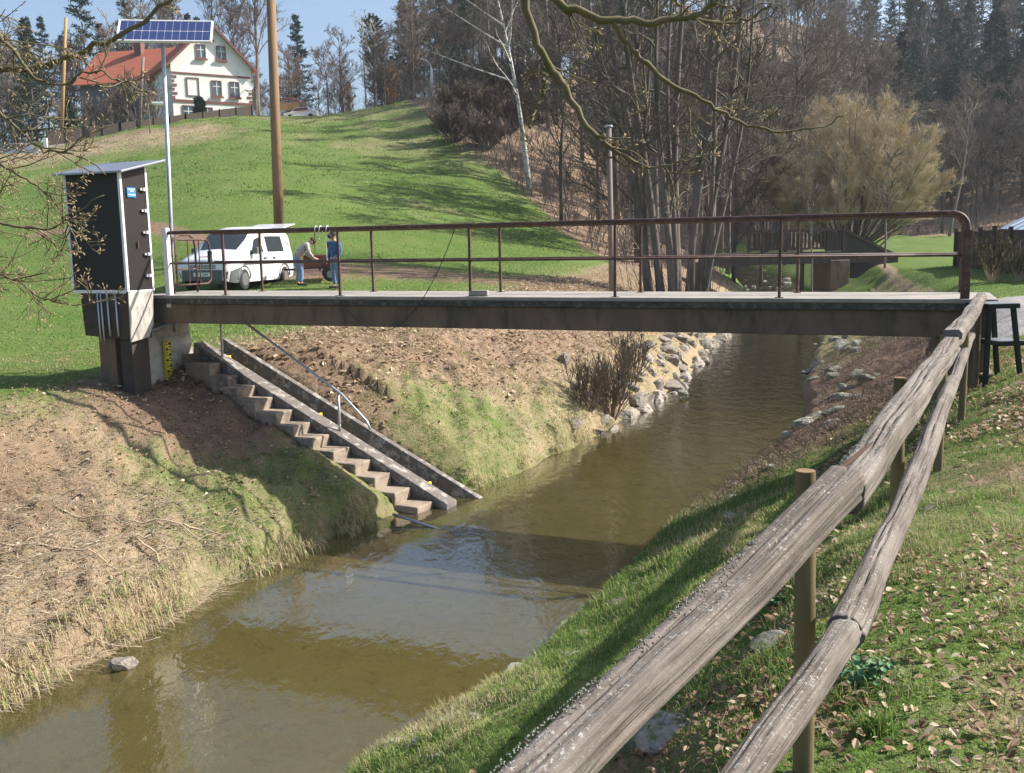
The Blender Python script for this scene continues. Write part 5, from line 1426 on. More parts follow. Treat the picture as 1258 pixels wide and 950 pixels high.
def conifer(seed, H=20, pine=False):
    rg = np.random.default_rng(seed); tr_ = MB(); cr_ = MB()
    z = np.linspace(0, 1, 8); P = np.zeros((8, 3)); P[:, 2] = z * H - .3; P[:, 0] = .15 * np.sin(z * 4 + seed)
    tr_.tube(P, .20 * (1 - z * .93), 8)
    n = 150 if not pine else 110
    s0 = .12 if not pine else .55
    t = np.sort(rg.uniform(0, 1, n)) ** .85 * (1 - s0) + s0; az = rg.uniform(0, 2 * math.pi, n)
    if pine: L = H * .15 * np.sin(np.clip((t - s0) / (1 - s0), .08, .96) * math.pi) ** .6 * rg.uniform(.6, 1.2, n) + .3
    else: L = (1 - t) ** .85 * H * .21 * rg.uniform(.65, 1.15, n) + .25
    d0 = np.stack([np.cos(az), np.sin(az), np.full(n, .15 if pine else -.05)], -1)
    m = 5; B = np.zeros((n, m, 3)); B[:, 0] = np.stack([np.interp(t, z, P[:, 0]), np.zeros(n), t * H - .3], -1)
    for q in range(1, m):
        dd = d0 + np.array([0, 0, (-.28 + .16 * q) if not pine else .12 * q]) + rg.normal(size=(n, 3)) * .08
        B[:, q] = B[:, q - 1] + nrmz(dd) * (L / (m - 1))[:, None]
    tubes(tr_, B, .03, .008, 3)
    # sprays of needles hanging from and spreading beside each branch
    per = 34 if not pine else 44
    f = rg.uniform(.15 if not pine else .45, 1.0, (n, per)) * (m - 1); i0 = np.minimum(f.astype(int), m - 2); fr_ = (f - i0)[..., None]; ii = np.arange(n)[:, None]
    p = B[ii, i0] * (1 - fr_) + B[ii, i0 + 1] * fr_; d = nrmz(B[ii, i0 + 1] - B[ii, i0])
    rr = nrmz(rg.normal(size=(n, per, 3)) + (np.array([0, 0, -.45]) if not pine else np.array([0, 0, .5])))
    e = nrmz(d * .55 + rr * .9); ln = (rg.uniform(.22, .55, (n, per, 1)) if not pine else rg.uniform(.2, .42, (n, per, 1)))
    wd = nrmz(np.cross(e, rg.normal(size=(n, per, 3)))) * (.055 if not pine else .07)
    p = p.reshape(-1, 3); e = (e * ln).reshape(-1, 3); wd = wd.reshape(-1, 3)
    N = len(p); V = np.stack([p - wd * .4, p + wd * .4, p + e * .6 + wd, p + e, p + e * .6 - wd], 1).reshape(-1, 3)
    b = np.arange(N)[:, None] * 5
    cr_.add(V, np.hstack([b, b + 1, b + 2, b + 4]), np.hstack([b + 4, b + 2, b + 3]))
    return tr_, cr_


pc = [make_tree('spruce_tree', LBL_SPR, 'tree', conifer(200 + q, 19 + q), M['bark'], M['needles'], 'spruces of the hillside wood') for q in range(3)]
pp_ = [make_tree('pine_tree', LBL_PINE, 'tree', conifer(220 + q, 20, True), M['bark'], M['pineneedles'], 'pines of the hillside wood') for q in range(2)]
used = set()
pts = []
rg = np.random.default_rng(42)


def wood_edge(u): return np.interp(u, WOOD_U, WOOD_Y)


cnt = {'b': 0, 's': 0, 'c': 0, 'p': 0}
# candidate positions: denser near the edge of the wood
tries = 0
while tries < 9000 and (cnt['b'] + cnt['s'] + cnt['c'] + cnt['p']) < 500:
    tries += 1
    u = rg.uniform(-.60, .62); e = wood_edge(u); Y = e + 3 + (rg.random() ** 1.5) * (235 - e); X = u * Y
    if -.095 < u < .04 and Y < 108: continue
    if .04 <= u < .10 and Y < 84: continue
    px = 629 + 1200 * u
    # keep clear of house, barn, road and the gap of open sky above the crest
    if 60 < px < 325 and Y < 132: continue
    if px <= 60 and Y < 112: continue
    md = 4.2 if Y < 140 else (5.2 if Y < 180 else 6.5)
    if any((X - a) ** 2 + (Y - b) ** 2 < md * md for a, b in pts): continue
    if 300 < px < 470 and Y > 150: continue
    if px < 300 and Y > 175: continue
    dl = float(xL(Y) - X); dr = float(X - xR(Y))
    if Y < 125 and dl < 1.0 and dr < 1.0: continue
    z = hz(X, Y)
    s = rg.uniform(.75, 1.15); kind = 'b'
    if px < 60: s *= .8; kind = 'c' if rg.random() < .35 else 'b'
    elif px < 325: kind = 'c' if rg.random() < .22 else ('s' if rg.random() < .5 else 'b'); s *= 1.05
    elif px < 460: s = rg.uniform(.45, .68)
    elif px < 600:
        kind = ('p' if rg.random() < .6 else 'c') if (Y > 135 and rg.random() < .75) else 'b'; s = rg.uniform(.8, 1.0) if kind != 'b' else rg.uniform(.6, .85)
        if px < 500: s *= .8
    elif px < 1090: kind = 's' if rg.random() < .35 else 'b'; s = rg.uniform(.8, 1.2)
    if px > 1000 and Y > 190: kind = 'c' if rg.random() < .7 else 'b'
    if px > 1090 and Y > 128: kind = 'c' if rg.random() < .78 else 's'; s = rg.uniform(1.0, 1.3)
    pr_ = {'b': pb, 's': ps, 'c': pc, 'p': pp_}[kind]
    if cnt[kind] >= {'b': 250, 's': 130, 'c': 130, 'p': 40}[kind]: continue
    cnt[kind] += 1; pts.append((X, Y))
    place(pr_[rg.integers(len(pr_))], used, (X, Y, z - .1), rg.uniform(0, 6.28), s)
print('forest', cnt)

# undergrowth of the wood: thin saplings and brush, one mass
ug = MB(); n_ = 5200; uu_ = rg.uniform(-.6, .62, n_ * 2); ee = np.interp(uu_, WOOD_U, WOOD_Y); YY = ee + rg.uniform(0, 1, n_ * 2) ** 1.6 * 75; XX = uu_ * YY
pxx = 629 + 1200 * uu_
ok = ~((pxx > 40) & (pxx < 330) & (YY < 134)) & ((xL(YY) - XX > 1.2) | (XX - xR(YY) > 1.2))
XX, YY = XX[ok][:n_], YY[ok][:n_]; ZZ = h(XX, YY); n_ = len(XX)
P0 = np.stack([XX, YY, ZZ], -1); L0 = rg.uniform(1.0, 3.4, n_)
S = np.zeros((n_, 4, 3)); S[:, 0] = P0; dd = nrmz(rg.normal(size=(n_, 3)) * .28 + [0, 0, 1])
for q in range(1, 4): dd = nrmz(dd + rg.normal(size=(n_, 3)) * .12); S[:, q] = S[:, q - 1] + dd * (L0 / 3)[:, None]
tubes(ug, S, .022, .008, 3)
S2, l2 = spawn(S, L0, 7, rg, .2, 1, .25, .5, .7, .3, .2, 3); ug.sticks(S2[:, 0], S2[:, 1], S2[:, 2], .011)
o = ug.build('undergrowth', M['twig']); tag(o, 'brown brushwood and saplings covering the floor of the wood', 'undergrowth', kind='stuff')

# trees that stand out --------------------------------------------------
def uniq(name, label, mbs, tm, cm, px, Y, rz=0, s=1, dz=0, cat='tree', group=None):
    t = make_tree(name, label, cat, mbs, tm, cm, group); q = at(px, 300, Y); t.location = (q[0], q[1], hz(q[0], q[1]) + dz); t.rotation_euler = (0, 0, rz); t.scale = (s, s, s); return t


# leaning birch at the edge of the wood
def birch(seed, H, r, lean, limbs=10, curved=0, per=(6, 7, 4)):
    rg = np.random.default_rng(seed); tr_ = MB(); cr_ = MB(); m = 12; z = np.linspace(0, 1, m); P = np.zeros((1, m, 3))
    P[0, :, 0] = lean * H * z + curved * np.sin(z * math.pi) ; P[0, :, 2] = z * H - .2; P[0, :, 1] = .1 * np.sin(z * 5)
    tr_.tube(P[0], r * (1 - z * .85) + .005, 10)
    L1, l1 = spawn(P, np.array([H]), limbs, rg, .38, .97, .16, .32, .75, .2, .14, 6)
    tubes(tr_, L1, r * .34, r * .08, 5)
    L2, l2 = spawn(L1, l1, per[0], rg, .25, .98, .3, .5, .6, .1, .2, 5); tubes(cr_, L2, .018, .009, 3)
    L3, l3 = spawn(L2, l2, per[1], rg, .15, 1, .35, .6, .6, -.3, .2, 3); cr_.sticks(L3[:, 0], L3[:, 1], L3[:, 2], .009)
    return tr_, cr_, P, L1


bt = birch(5, 15.5, .19, -.17, 7, .35)
# two long bare limbs rising to the left, as on the real tree
for z0, ln, el in ((7.2, 6.4, .55), (9.4, 6.0, .85), (10.8, 4.0, .9)):
    P = [np.array([-.17 * z0 + .3, .1, z0])]
    for q in range(7): P.append(P[-1] + np.array([-math.cos(el - q * .01), .05, math.sin(el + q * .03) * .55]) * ln / 7)
    bt[0].tube(P, np.linspace(.075, .015, 8), 6)
    A = np.array(P)[None]; c1, l1 = spawn(A, np.array([ln]), 14, np.random.default_rng(int(z0 * 10)), .2, 1, .15, .32, .6, .1, .15, 4); tubes(bt[1], c1, .014, .007, 3)
    c2, l2 = spawn(c1, l1, 6, np.random.default_rng(3), .2, 1, .3, .6, .6, -.2, .2, 3); bt[1].sticks(c2[:, 0], c2[:, 1], c2[:, 2], .007)
uniq('birch_tree', 'white-barked birch leaning left at the edge of the wood above the slope', bt[:2], M['birch'], M['twig'], 652, 68, 0, 1.0)
b2 = birch(9, 14, .17, -.02, 9); uniq('birch_tree', 'left of the two pale birch trunks behind the crest of the hill', b2[:2], M['birch'], M['twiggreen'], 457, 135, 0, 1, cat='tree')
b3 = birch(10, 13.5, .16, .015, 9); uniq('birch_tree', 'right of the two pale birch trunks behind the crest of the hill', b3[:2], M['birch'], M['twiggreen'], 468, 137, 0, 1)
gs = bare_tree(41, 5.2, .08, .08, 22, .7, .3, .03, (6, 6, 5)); uniq('beech_sapling', 'small tree with rusty orange leaves behind the crest of the hill', gs, M['bark'], M['twiggold'], 490, 127, 0, 1, cat='sapling')
gs = bare_tree(43, 4.6, .08, .08, 20, .7, .3, .024, (6, 6, 5)); uniq('beech_sapling', 'brownish sapling left of the pale birch trunks', gs, M['bark'], M['twiggold'], 436, 128, 1, .95, cat='sapling')
sp_ = conifer(301, 17); uniq('spruce_tree', 'lone dark spruce standing against the sky right of the utility pole', sp_, M['bark'], M['needles'], 376, 138, 0, .95)
sp_ = conifer(302, 22); uniq('spruce_tree', 'tall dark spruce behind the barn left of the solar panel', sp_, M['bark'], M['needles'], 122, 134, 0, 1.05)
sp_ = conifer(303, 17); uniq('spruce_tree', 'shorter dark spruce behind the slender yellowish pole', sp_, M['bark'], M['needles'], 55, 120, 0, .9)
lb_t = bare_tree(311, 19, .26, .3, 22, .6, .35, .016, (8, 8, 4)); uniq('bare_tree', 'tall bare lime tree right of the farmhouse gable beside the utility pole', lb_t, M['barkgrey'], M['twig'], 326, 119, 0, 1.0)
lb_t = bare_tree(312, 15, .16, .25, 20, .6, .35, .016, (8, 8, 4)); uniq('bare_tree', 'bare tree with upright grey limbs just left of the utility pole', lb_t, M['barkgrey'], M['twig'], 300, 128, 0, 1.1)


def shrub(seed, H, stems, spread, tw=.012, per=(7, 7, 5), dome=False, r=.03):
    rg = np.random.default_rng(seed); tr_ = MB(); cr_ = MB()
    a = rg.uniform(0, 6.28, stems); rr = rg.uniform(.1, 1, stems) ** .7 * spread
    m = 6; P = np.zeros((stems, m, 3)); P[:, 0] = np.stack([np.cos(a) * rr * .12, np.sin(a) * rr * .12, np.full(stems, -.1)], -1)
    d = nrmz(np.stack([np.cos(a) * rr, np.sin(a) * rr, np.full(stems, 1.0)], -1)); L = H * rg.uniform(.55, .85, stems)
    if dome: L = H * (.80 - .13 * rr / spread) * rg.uniform(.9, 1.05, stems)
    for q in range(1, m): d = nrmz(d + rg.normal(size=(stems, 3)) * .07 + np.array([0, 0, .10])); P[:, q] = P[:, q - 1] + d * (L / (m - 1))[:, None]
    tubes(tr_, P, r, r * .3, 5)
    L2, l2 = spawn(P, L, per[0], rg, .25, 1, .22, .42, .5, .25, .14, 5); tubes(cr_, L2, tw * 1.7, tw, 3)
    L3, l3 = spawn(L2, l2, per[1], rg, .2, 1, .35, .6, .5, .3, .15, 3); tubes(cr_, L3, tw, tw * .7, 3)
    if per[2]: L4, l4 = spawn(L3, l3, per[2], rg, .2, 1, .5, .8, .45, .35, .15, 3); cr_.sticks(L4[:, 0], L4[:, 1], L4[:, 2], tw * .7)
    return tr_, cr_


# the round willow by the upstream footbridge
def willow():
    rg = np.random.default_rng(71); tr_ = MB(); cr_ = MB(); n = 84
    a = rg.uniform(0, 6.28, n); ph = np.sqrt(rg.uniform(0, 1, n)) * R(74)
    ends = np.stack([np.cos(a) * np.sin(ph) * 6.4, np.sin(a) * np.sin(ph) * 5.6, 3.2 + np.cos(ph) * 7.4], -1) * rg.uniform(.86, 1.0, (n, 1))
    m = 8; t = np.linspace(0, 1, m)[None, :, None]; st_ = np.stack([np.cos(a) * .25, np.sin(a) * .25, np.full(n, .9)], -1); st_[:, 2] = rg.uniform(-.2, 1.3, n)
    mid = st_ * .45 + ends * .55 + np.array([0, 0, -.7]) * np.sin(ph)[:, None]
    P = st_[:, None] * (1 - t) ** 2 + 2 * mid[:, None] * t * (1 - t) + ends[:, None] * t ** 2 + rg.normal(size=(n, m, 3)) * .07 * t
    P[:, 0] = st_; tubes(tr_, P, .075, .018, 5); tr_.tube([(0, 0, -.5), (0, 0, .8), (.1, 0, 1.5)], [.5, .42, .3], 12)
    L = np.linalg.norm(np.diff(P, axis=1), axis=2).sum(1)
    L2, l2 = spawn(P, L, 18, rg, .42, 1, .09, .20, .6, .30, .15, 5); tubes(cr_, L2, .018, .009, 3)
    L3, l3 = spawn(L2, l2, 13, rg, .2, 1, .45, .9, .65, .25, .16, 4); tubes(cr_, L3, .009, .006, 3)
    L4, l4 = spawn(L3, l3, 4, rg, .2, 1, .6, 1.1, .6, .3, .15, 3); cr_.sticks(L4[:, 0], L4[:, 1], L4[:, 2], .0075)
    return tr_, cr_


wt = willow()
uniq('willow_tree', 'round-crowned willow with pale beige twigs behind the wooden footbridge', wt, M['barkgrey'], M['twigwillow'], 1042, 60, 0, 1.0)

# alder with many stems
def alder():
    rg = np.random.default_rng(77); tr_ = MB(); cr_ = MB()
    # (base px offset, top px offset at the frame's upper edge) in metres at this distance
    stems = [(-1.05, -2.6, .26, 17), (-.55, -1.9, .24, 17), (-.2, -.9, .22, 16), (.10, .15, .26, 18), (.45, 1.25, .22, 16), (.75, 2.3, .24, 17), (-.9, -3.0, .17, 14), (1.0, 1.7, .16, 14), (.0, -.3, .18, 15), (-1.3, -1.3, .16, 14), (.6, .9, .2, 15), (.95, 3.0, .15, 13)]
    for q, (x0, x1, r_, H) in enumerate(stems):
        m = 12; z = np.linspace(0, 1, m); P = np.zeros((1, m, 3))
        y0 = rg.uniform(-.5, .5); y1 = y0 * 2 + rg.uniform(-1, 1)
        P[0, :, 0] = x0 * .85 + (x1 - x0) * .92 * (z * H / 10.5) + .16 * np.sin(z * 6 + q) * z * 2; P[0, :, 1] = y0 + (y1 - y0) * z + .15 * np.sin(z * 5 + q * 2); P[0, :, 2] = z * H - .3
        tr_.tube(P[0], r_ * .68 * (1 - z * .70) * (1 + .45 * np.exp(-z * 14)), 10)
        L1, l1 = spawn(P, np.array([H]), 12, rg, .30, .98, .12, .24, .95, .12, .22, 6); tubes(tr_, L1, r_ * .24, r_ * .06, 5)
        L2, l2 = spawn(L1, l1, 6, rg, .2, .98, .3, .6, .7, .1, .22, 5); tubes(cr_, L2, .018, .009, 3)
        L3, l3 = spawn(L2, l2, 6, rg, .15, 1, .35, .6, .6, .1, .2, 3); cr_.sticks(L3[:, 0], L3[:, 1], L3[:, 2], .008)
    # shoots at the base
    n_ = 60; S = np.zeros((n_, 4, 3)); S[:, 0] = np.stack([rg.uniform(-1.8, 1.7, n_), rg.uniform(-.9, .6, n_), np.full(n_, -.1)], -1)
    dd = nrmz(rg.normal(size=(n_, 3)) * .35 + [0, 0, 1]); L0 = rg.uniform(.8, 3, n_)
    for q in range(1, 4): dd = nrmz(dd + rg.normal(size=(n_, 3)) * .1); S[:, q] = S[:, q - 1] + dd * (L0 / 3)[:, None]
    tubes(cr_, S, .016, .006, 3); S2, l2 = spawn(S, L0, 5, rg, .3, 1, .25, .5, .6, .2, .2, 3); cr_.sticks(S2[:, 0], S2[:, 1], S2[:, 2], .007)
    return tr_, cr_


uniq('alder_tree', 'large alder with a dozen grey stems rising from one base on the left bank', alder(), M['barkgrey'], M['twigdark'], 832, 38.5, 0, 1, -.1)
for q, (px, Y, H, lb) in enumerate(((690, 62, 12, 'thin dark tree just right of the leaning birch on the leafy slope'), (752, 55, 9, 'low bare tree on the leafy slope behind the concrete post'), (902, 60, 13, 'bare tree above the stream between alder and willow'), (935, 72, 14, 'taller bare tree above the stream, left of the willow'), (735, 66, 14, 'bare tree on the leafy slope above the concrete post'), (870, 56, 13, 'bare tree directly behind the right side of the alder'), (790, 60, 14, 'bare tree directly behind the left side of the alder'))):
    uniq('bare_tree', lb, bare_tree(500 + q, H, .13, .15, 18, .75, .3, .011, (7, 7, 4)), M['bark'], M['twigdark'], px, Y, q, 1)

# leaning pale trunk at the far right
uniq('bare_tree', 'pale slanting trunk at the meadow edge near the right railing end', bare_tree(530, 13, .16, .45, 12, .7, .3, .013, (6, 6, 4), lean=(.16, 0)), M['polegrey'], M['twig'], 1165, 98, 0, 1)

# dark bushes on the field edge below the crest
for q, (px, Y, s, lb) in enumerate(((578, 94, 1.2, 'leftmost dark bare bush on the field edge below the crest'), (575, 84, 1.5, 'big dark bare bush left of the leaning birch'), (628, 84, 1.4, 'dark bare bush directly behind the leaning birch'), (560, 78, 1.1, 'lower dark bush in front of the big bush left of the birch'), (665, 92, 1.4, 'dark bush behind the right side of the leaning birch'), (600, 96, 1.6, 'dark bush at the top of the slope below the tall pines'), (572, 107, .7, 'small dark bush just under the crest near the street lamp'), (600, 76, 1.0, 'low dark bush at the foot of the thicket left of the birch'), (592, 104, 1.4, 'dark bush at the upper left corner of the thicket under the pines'), (640, 104, 1.6, 'tall dark bush at the top of the slope above the birch foot'))):
    uniq('bare_bush', lb, shrub(600 + q, 3.4, 44, 1.7, .014, (8, 8, 4)), M['twigdark'], M['twigdark'], px, Y, q, s, cat='bush', group='dark bushes on the field edge')
# bushes by the house
for q, (px, Y, s, lb) in enumerate(((112, 101, .9, 'bare bush behind the board fence left of the barn'), (150, 103, 1.15, 'tall bare bush behind the board fence in front of the barn chimney'), (178, 104, 1.7, 'tallest bare bush between the barn and the farmhouse'), (200, 106, 1.3, 'bare bush by the left corner of the farmhouse'), (130, 106, 1.2, 'dense bare bush in front of the barn roof'), (95, 108, 1.2, 'bare bush next to the slender yellowish pole'), (165, 109, 1.7, 'bare bushy tree overtopping the barn eaves'))):
    uniq('bare_bush', lb, shrub(620 + q, 3.6, 18, .7, .013, (7, 6, 4), r=.045), M['barkgrey'], M['twig'], px, Y, q, s, cat='bush', group='bare bushes around the farm')
ev = conifer(640, 2.3); uniq('dwarf_conifer', 'small green conifer in front of the farmhouse ground floor window', ev, M['bark'], M['needles'], 255, 107.5, 0, .95, cat='shrub')
ev = conifer(641, 4.5); uniq('dwarf_conifer', 'small bright green conifer behind the board fence beside the yellowish pole', ev, M['bark'], M['pineneedles'], 98, 99, 0, .9, cat='shrub')
uniq('bare_sapling', 'thin bare sapling in the pasture just right of the leaning grey pole', bare_tree(645, 4.6, .05, .2, 10, .5, .4, .012, (4, 4, 3)), M['barkgrey'], M['twig'], 194, 88, 0, 1, cat='sapling')
for q, (px, Y, s, lb) in enumerate(((1222, 30, 1.0, 'pale bare bush against the dark garden fence'), (1252, 29, .8, 'smaller bare bush right of the one against the dark garden fence'))):
    uniq('bare_bush', lb, shrub(660 + q, 1.9, 20, .6, .008, (6, 6, 3), r=.016), M['dead'], M['twigpale'], px, Y, q, s, cat='bush')
# dry brush at the water on the left bank
for q, (px, py, s, lb) in enumerate(((750, 505, 1.25, 'dry brown bush with thin stems at the waterline of the left bank'), (722, 470, 1.0, 'dry brown brush higher up the left bank beneath the bridge'), (775, 462, 1.15, 'dry reddish brush beside the riprap stones beneath the bridge'))):
    p_ = atz(px, py, (-3.75, -3.0, -3.3)[q]); t = make_tree('dry_bush', lb, 'bush', shrub(670 + q, 1.5, 40, .6, .005, (4, 4, 2), r=.008), M['brush'], M['brush']); t.location = (p_[0], p_[1], hz(p_[0], p_[1]) - .02); t.scale = (s, s, s)
# small trees along the stream beyond the footbridge
for q, (px, Y, lb) in enumerate(((1088, 48, 'thin sapling leaning beside the ramp of the wooden footbridge'), (1000, 46, 'thin leaning stem in front of the wooden footbridge'))):
    uniq('bare_sapling', lb, bare_tree(680 + q, 5.5, .05, .3, 9, .5, .4, .010, (4, 4, 3)), M['barkgrey'], M['twig'], px, Y, 0, 1, cat='sapling')


# ------------------------------------------------------------------ overhanging branches near the camera
def branch_tree(name, label, trunk, mains, seed, twlen=.42, dens=7, tw=.0045):
    rg = np.random.default_rng(seed); tr_ = MB(); cr_ = MB(); bd_ = MB()
    tr_.tube(trunk[0], trunk[1], 12)
    for P, rs_, w_ in mains:
        P = np.array(P, float); s_ = np.linspace(0, 1, len(P)); t = np.linspace(0, 1, 40); C = np.stack([np.interp(t, s_, P[:, a]) for a in range(3)], 1)
        for _ in range(4): C[1:-1] = (C[:-2] + C[2:] + 2 * C[1:-1]) / 4
        C[1:-1] += rg.normal(size=(38, 3)) * .006
        tr_.tube(C, .84 * np.interp(t, s_, rs_) * (1 + .22 * rg.random(40)), 9)
        if w_ <= 0: continue
        L = np.array([np.linalg.norm(np.diff(C, axis=0), axis=1).sum()])
        A = C[::4][None]
        L2, l2 = spawn(A, L * 0 + twlen, int(dens * w_), rg, .12, 1.0, .7, 1.5, .9, .1, .20, 6)
        tubes(cr_, L2, tw * 1.5, tw * .7, 5)
        L3, l3 = spawn(L2, l2, 4, rg, .15, .95, .3, .65, .8, .1, .2, 5); tubes(cr_, L3, tw * .8, tw * .45, 4)
        L4, l4 = spawn(L3, l3, 3, rg, .2, .95, .3, .6, .8, .1, .2, 4); tubes(cr_, L4, tw * .5, tw * .32, 3)
        for LL in (L2, L3, L4):
            for q in range(0, len(LL)):
                e = LL[q, -1]; dd = nrmz(LL[q, -1] - LL[q, -2]); bd_.tube([e - dd * .004, e + dd * .006, e + dd * .014], [tw * .7, tw * 1.1, tw * .2], 5)
    root = thing(name, label, 'tree')
    a = tr_.build('trunk', M['twigpale'], root, smooth=True); c_ = cr_.build('crown', M['twigpale'], root, smooth=True); bd_.build('buds', M['bud'], c_)['kind'] = 'stuff'
    return root


A_ = lambda *a: at(*a)
right_mains = [
    ([(3.2, -.2, 3.6), (2.4, 2.0, 3.3), A_(640, -120, 4.6), A_(646, 10, 4.8), A_(668, 75, 4.8), A_(690, 100, 4.8), A_(724, 160, 4.8), A_(762, 190, 4.8), A_(800, 208, 4.8)], [.05, .035, .024, .022, .02, .019, .014, .011, .006], 1.0),
    ([(2.9, .6, 3.5), A_(600, -130, 4.4), A_(677, -2, 4.6), A_(722, 22, 4.6), A_(790, 26, 4.6), A_(860, 22, 4.6), A_(905, -25, 4.6)], [.045, .03, .022, .021, .018, .014, .010], 1.2),
    ([A_(752, 26, 4.6), A_(774, 58, 4.6), A_(800, 88, 4.6), A_(850, 117, 4.6), A_(900, 148, 4.6), A_(958, 163, 4.6), A_(1010, 158, 4.6), A_(1040, 138, 4.6)], [.014, .013, .012, .010, .008, .006, .004, .003], .8),
    ([A_(668, 82, 4.8), A_(669, 110, 4.75), A_(655, 140, 4.75), A_(650, 158, 4.75)], [.010, .009, .008, .007], .15),
    ([A_(742, 165, 4.8), A_(745, 190, 4.8), A_(770, 204, 4.8), A_(800, 208, 4.8), A_(850, 195, 4.8), A_(876, 172, 4.8)], [.009, .007, .006, .005, .004, .003], .5),
    ([(3.1, .2, 3.9), A_(760, -140, 5.2), A_(820, -10, 5.4), A_(850, 25, 5.4), A_(915, 30, 5.4), A_(950, 2, 5.4)], [.03, .016, .012, .010, .008, .006], .9),
]
branch_tree('overhanging_tree', 'budding mossy boughs hanging from the top edge over the alder and railing', ([(3.6, -1.6, -1.9), (3.5, -1.4, 1), (3.3, -.8, 3), (3.2, -.2, 3.6), (3.0, .3, 6), (2.9, .6, 8)], [.30, .25, .22, .2, .16, .1]), right_mains, 5, .22, 6, .0034)
left_mains = [
    ([(-6.2, 2.5, 1.3), A_(-160, 120, 5.2), A_(-40, 95, 5.2), A_(0, 86, 5.2), A_(55, 82, 5.2), A_(90, 68, 5.2), A_(140, 48, 5.2), A_(180, 25, 5.2), A_(222, -12, 5.2)], [.05, .03, .018, .017, .016, .015, .013, .011, .009], .8),
    ([(-6.2, 2.5, 1.6), A_(-150, -60, 5.0), A_(-20, 20, 5.0), A_(15, 60, 5.0), A_(40, 100, 5.0), A_(80, 105, 5.0), A_(120, 82, 5.0), A_(145, 100, 5.0), A_(172, 110, 5.0)], [.03, .016, .011, .010, .008, .006, .005, .004, .003], 1.8),
    ([(-6.2, 2.5, 1.2), A_(-140, 150, 5.3), A_(-20, 190, 5.3), A_(25, 215, 5.3), A_(60, 240, 5.3), A_(85, 275, 5.3), A_(100, 310, 5.3)], [.03, .014, .009, .007, .006, .004, .003], 2.3),
    ([(-6.2, 2.5, 1.0), A_(-140, 260, 5.1), A_(-20, 268, 5.1), A_(20, 280, 5.1), A_(62, 282, 5.1), A_(90, 262, 5.1), A_(128, 240, 5.1)], [.03, .014, .009, .007, .006, .004, .003], 2.3),
    ([(-6.2, 2.5, .8), A_(-140, 300, 5.4), A_(-20, 330, 5.4), A_(20, 345, 5.4), A_(60, 370, 5.4), A_(100, 375, 5.4), A_(140, 368, 5.4)], [.03, .012, .008, .006, .005, .004, .003], 2.0),
    ([(-6.2, 2.5, 1.4), A_(-120, 40, 4.8), A_(-20, 110, 4.8), A_(20, 160, 4.8), A_(55, 185, 4.8), A_(100, 190, 4.8), A_(130, 215, 4.8)], [.03, .014, .009, .007, .006, .004, .003], 1.3),
]
branch_tree('overhanging_tree', 'bare budding twigs reaching in from the left over the cabinet', ([(-6.9, 1.8, -3), (-6.6, 2.1, -1), (-6.2, 2.5, 1.2), (-6.2, 2.4, 3.5), (-6.4, 2.2, 6)], [.22, .18, .15, .12, .06]), left_mains, 8, .27, 10, .0028)

# ------------------------------------------------------------------ stones
def stone_mb(seed, flat=.6):
    rg = np.random.default_rng(seed); n = 9
    V = []; th = np.linspace(0, math.pi, n + 1); m_ = 14
    for a in th:
        for b in np.linspace(0, 2 * math.pi, m_ + 1)[:-1]: V.append((math.sin(a) * math.cos(b), math.sin(a) * math.sin(b), math.cos(a)))
    V = np.array(V)
    cuts = nrmz(rg.normal(size=(11, 3))); dist = rg.uniform(.50, .86, 11)
    for c_, d_ in zip(cuts, dist):
        s = V @ c_; V = np.where((s > d_)[:, None], V - c_ * (s - d_)[:, None], V)
    V *= np.array([1, .72, flat]); V += (fbm(V[:, 0] * 3 + seed, V[:, 1] * 3 + V[:, 2], 2.0, 3)[:, None] - .5) * .06
    Q = [(i_ * m_ + j_, (i_ + 1) * m_ + j_, (i_ + 1) * m_ + (j_ + 1) % m_, i_ * m_ + (j_ + 1) % m_) for i_ in range(n) for j_ in range(m_)]
    return MB().add(V, Q)


GL = 'pale grey riprap stone at the waterline of the left bank beyond the bridge'
GR = 'mossy stone set into the right bank slope near the water'
sp1 = [stone_mb(900 + q, .5 + .1 * (q % 3)).build('stone', M['stone']) for q in range(7)]
sp2 = [stone_mb(930 + q, .4).build('stone', M['stonemoss']) for q in range(5)]
for o in sp1: tag(o, GL, 'stone', 'riprap stones of the left bank')
for o in sp2: tag(o, GR, 'stone', 'mossy stones of the right bank')
usedm = set()


def put_stone(protos, x, y, s, dz=0, tilt=.4):
    o = protos[int(rg.integers(len(protos)))]
    if o.name in usedm: o = o.copy(); COL.objects.link(o)
    else: usedm.add(o.name)
    o.location = (x, y, hz(x, y) + dz * s); o.rotation_euler = (rg.uniform(-tilt, tilt), rg.uniform(-tilt, tilt), rg.uniform(0, 6.28)); sc_ = rg.uniform(.8, 1.2, 3) * s; o.scale = tuple(sc_)
    return o


for q in range(150):
    Y = 19.5 + (q / 150) ** .9 * 27; row = rg.integers(3) if q % 2 else rg.integers(2); X = float(xL(Y)) - (.12 + row * .42 + rg.uniform(-.15, .15)) / .87
    if Y < 23 and row == 2: continue
    put_stone(sp1, X, Y, rg.uniform(.20, .40) * (1.2 if row == 0 else .85), -.08)
for q in range(46):
    Y = rg.uniform(16, 44); X = float(xR(Y)) + rg.uniform(-.15, 1.6); put_stone(sp2, X, Y, rg.uniform(.18, .4), -.05, .3)
for q in range(26):
    Y = rg.uniform(5.2, 14); X = float(xR(Y)) + rg.uniform(.0, 1.5) ** 1.0; put_stone(sp2, X, Y, rg.uniform(.10, .26), -.28, .2)
for q in range(12):
    Y = rg.uniform(2.6, 5.6); X = float(FA[0] + (Y - FA[1]) * .555) - rg.uniform(.3, 1.2); put_stone(sp2, X, Y, rg.uniform(.10, .20), -.2, .2)
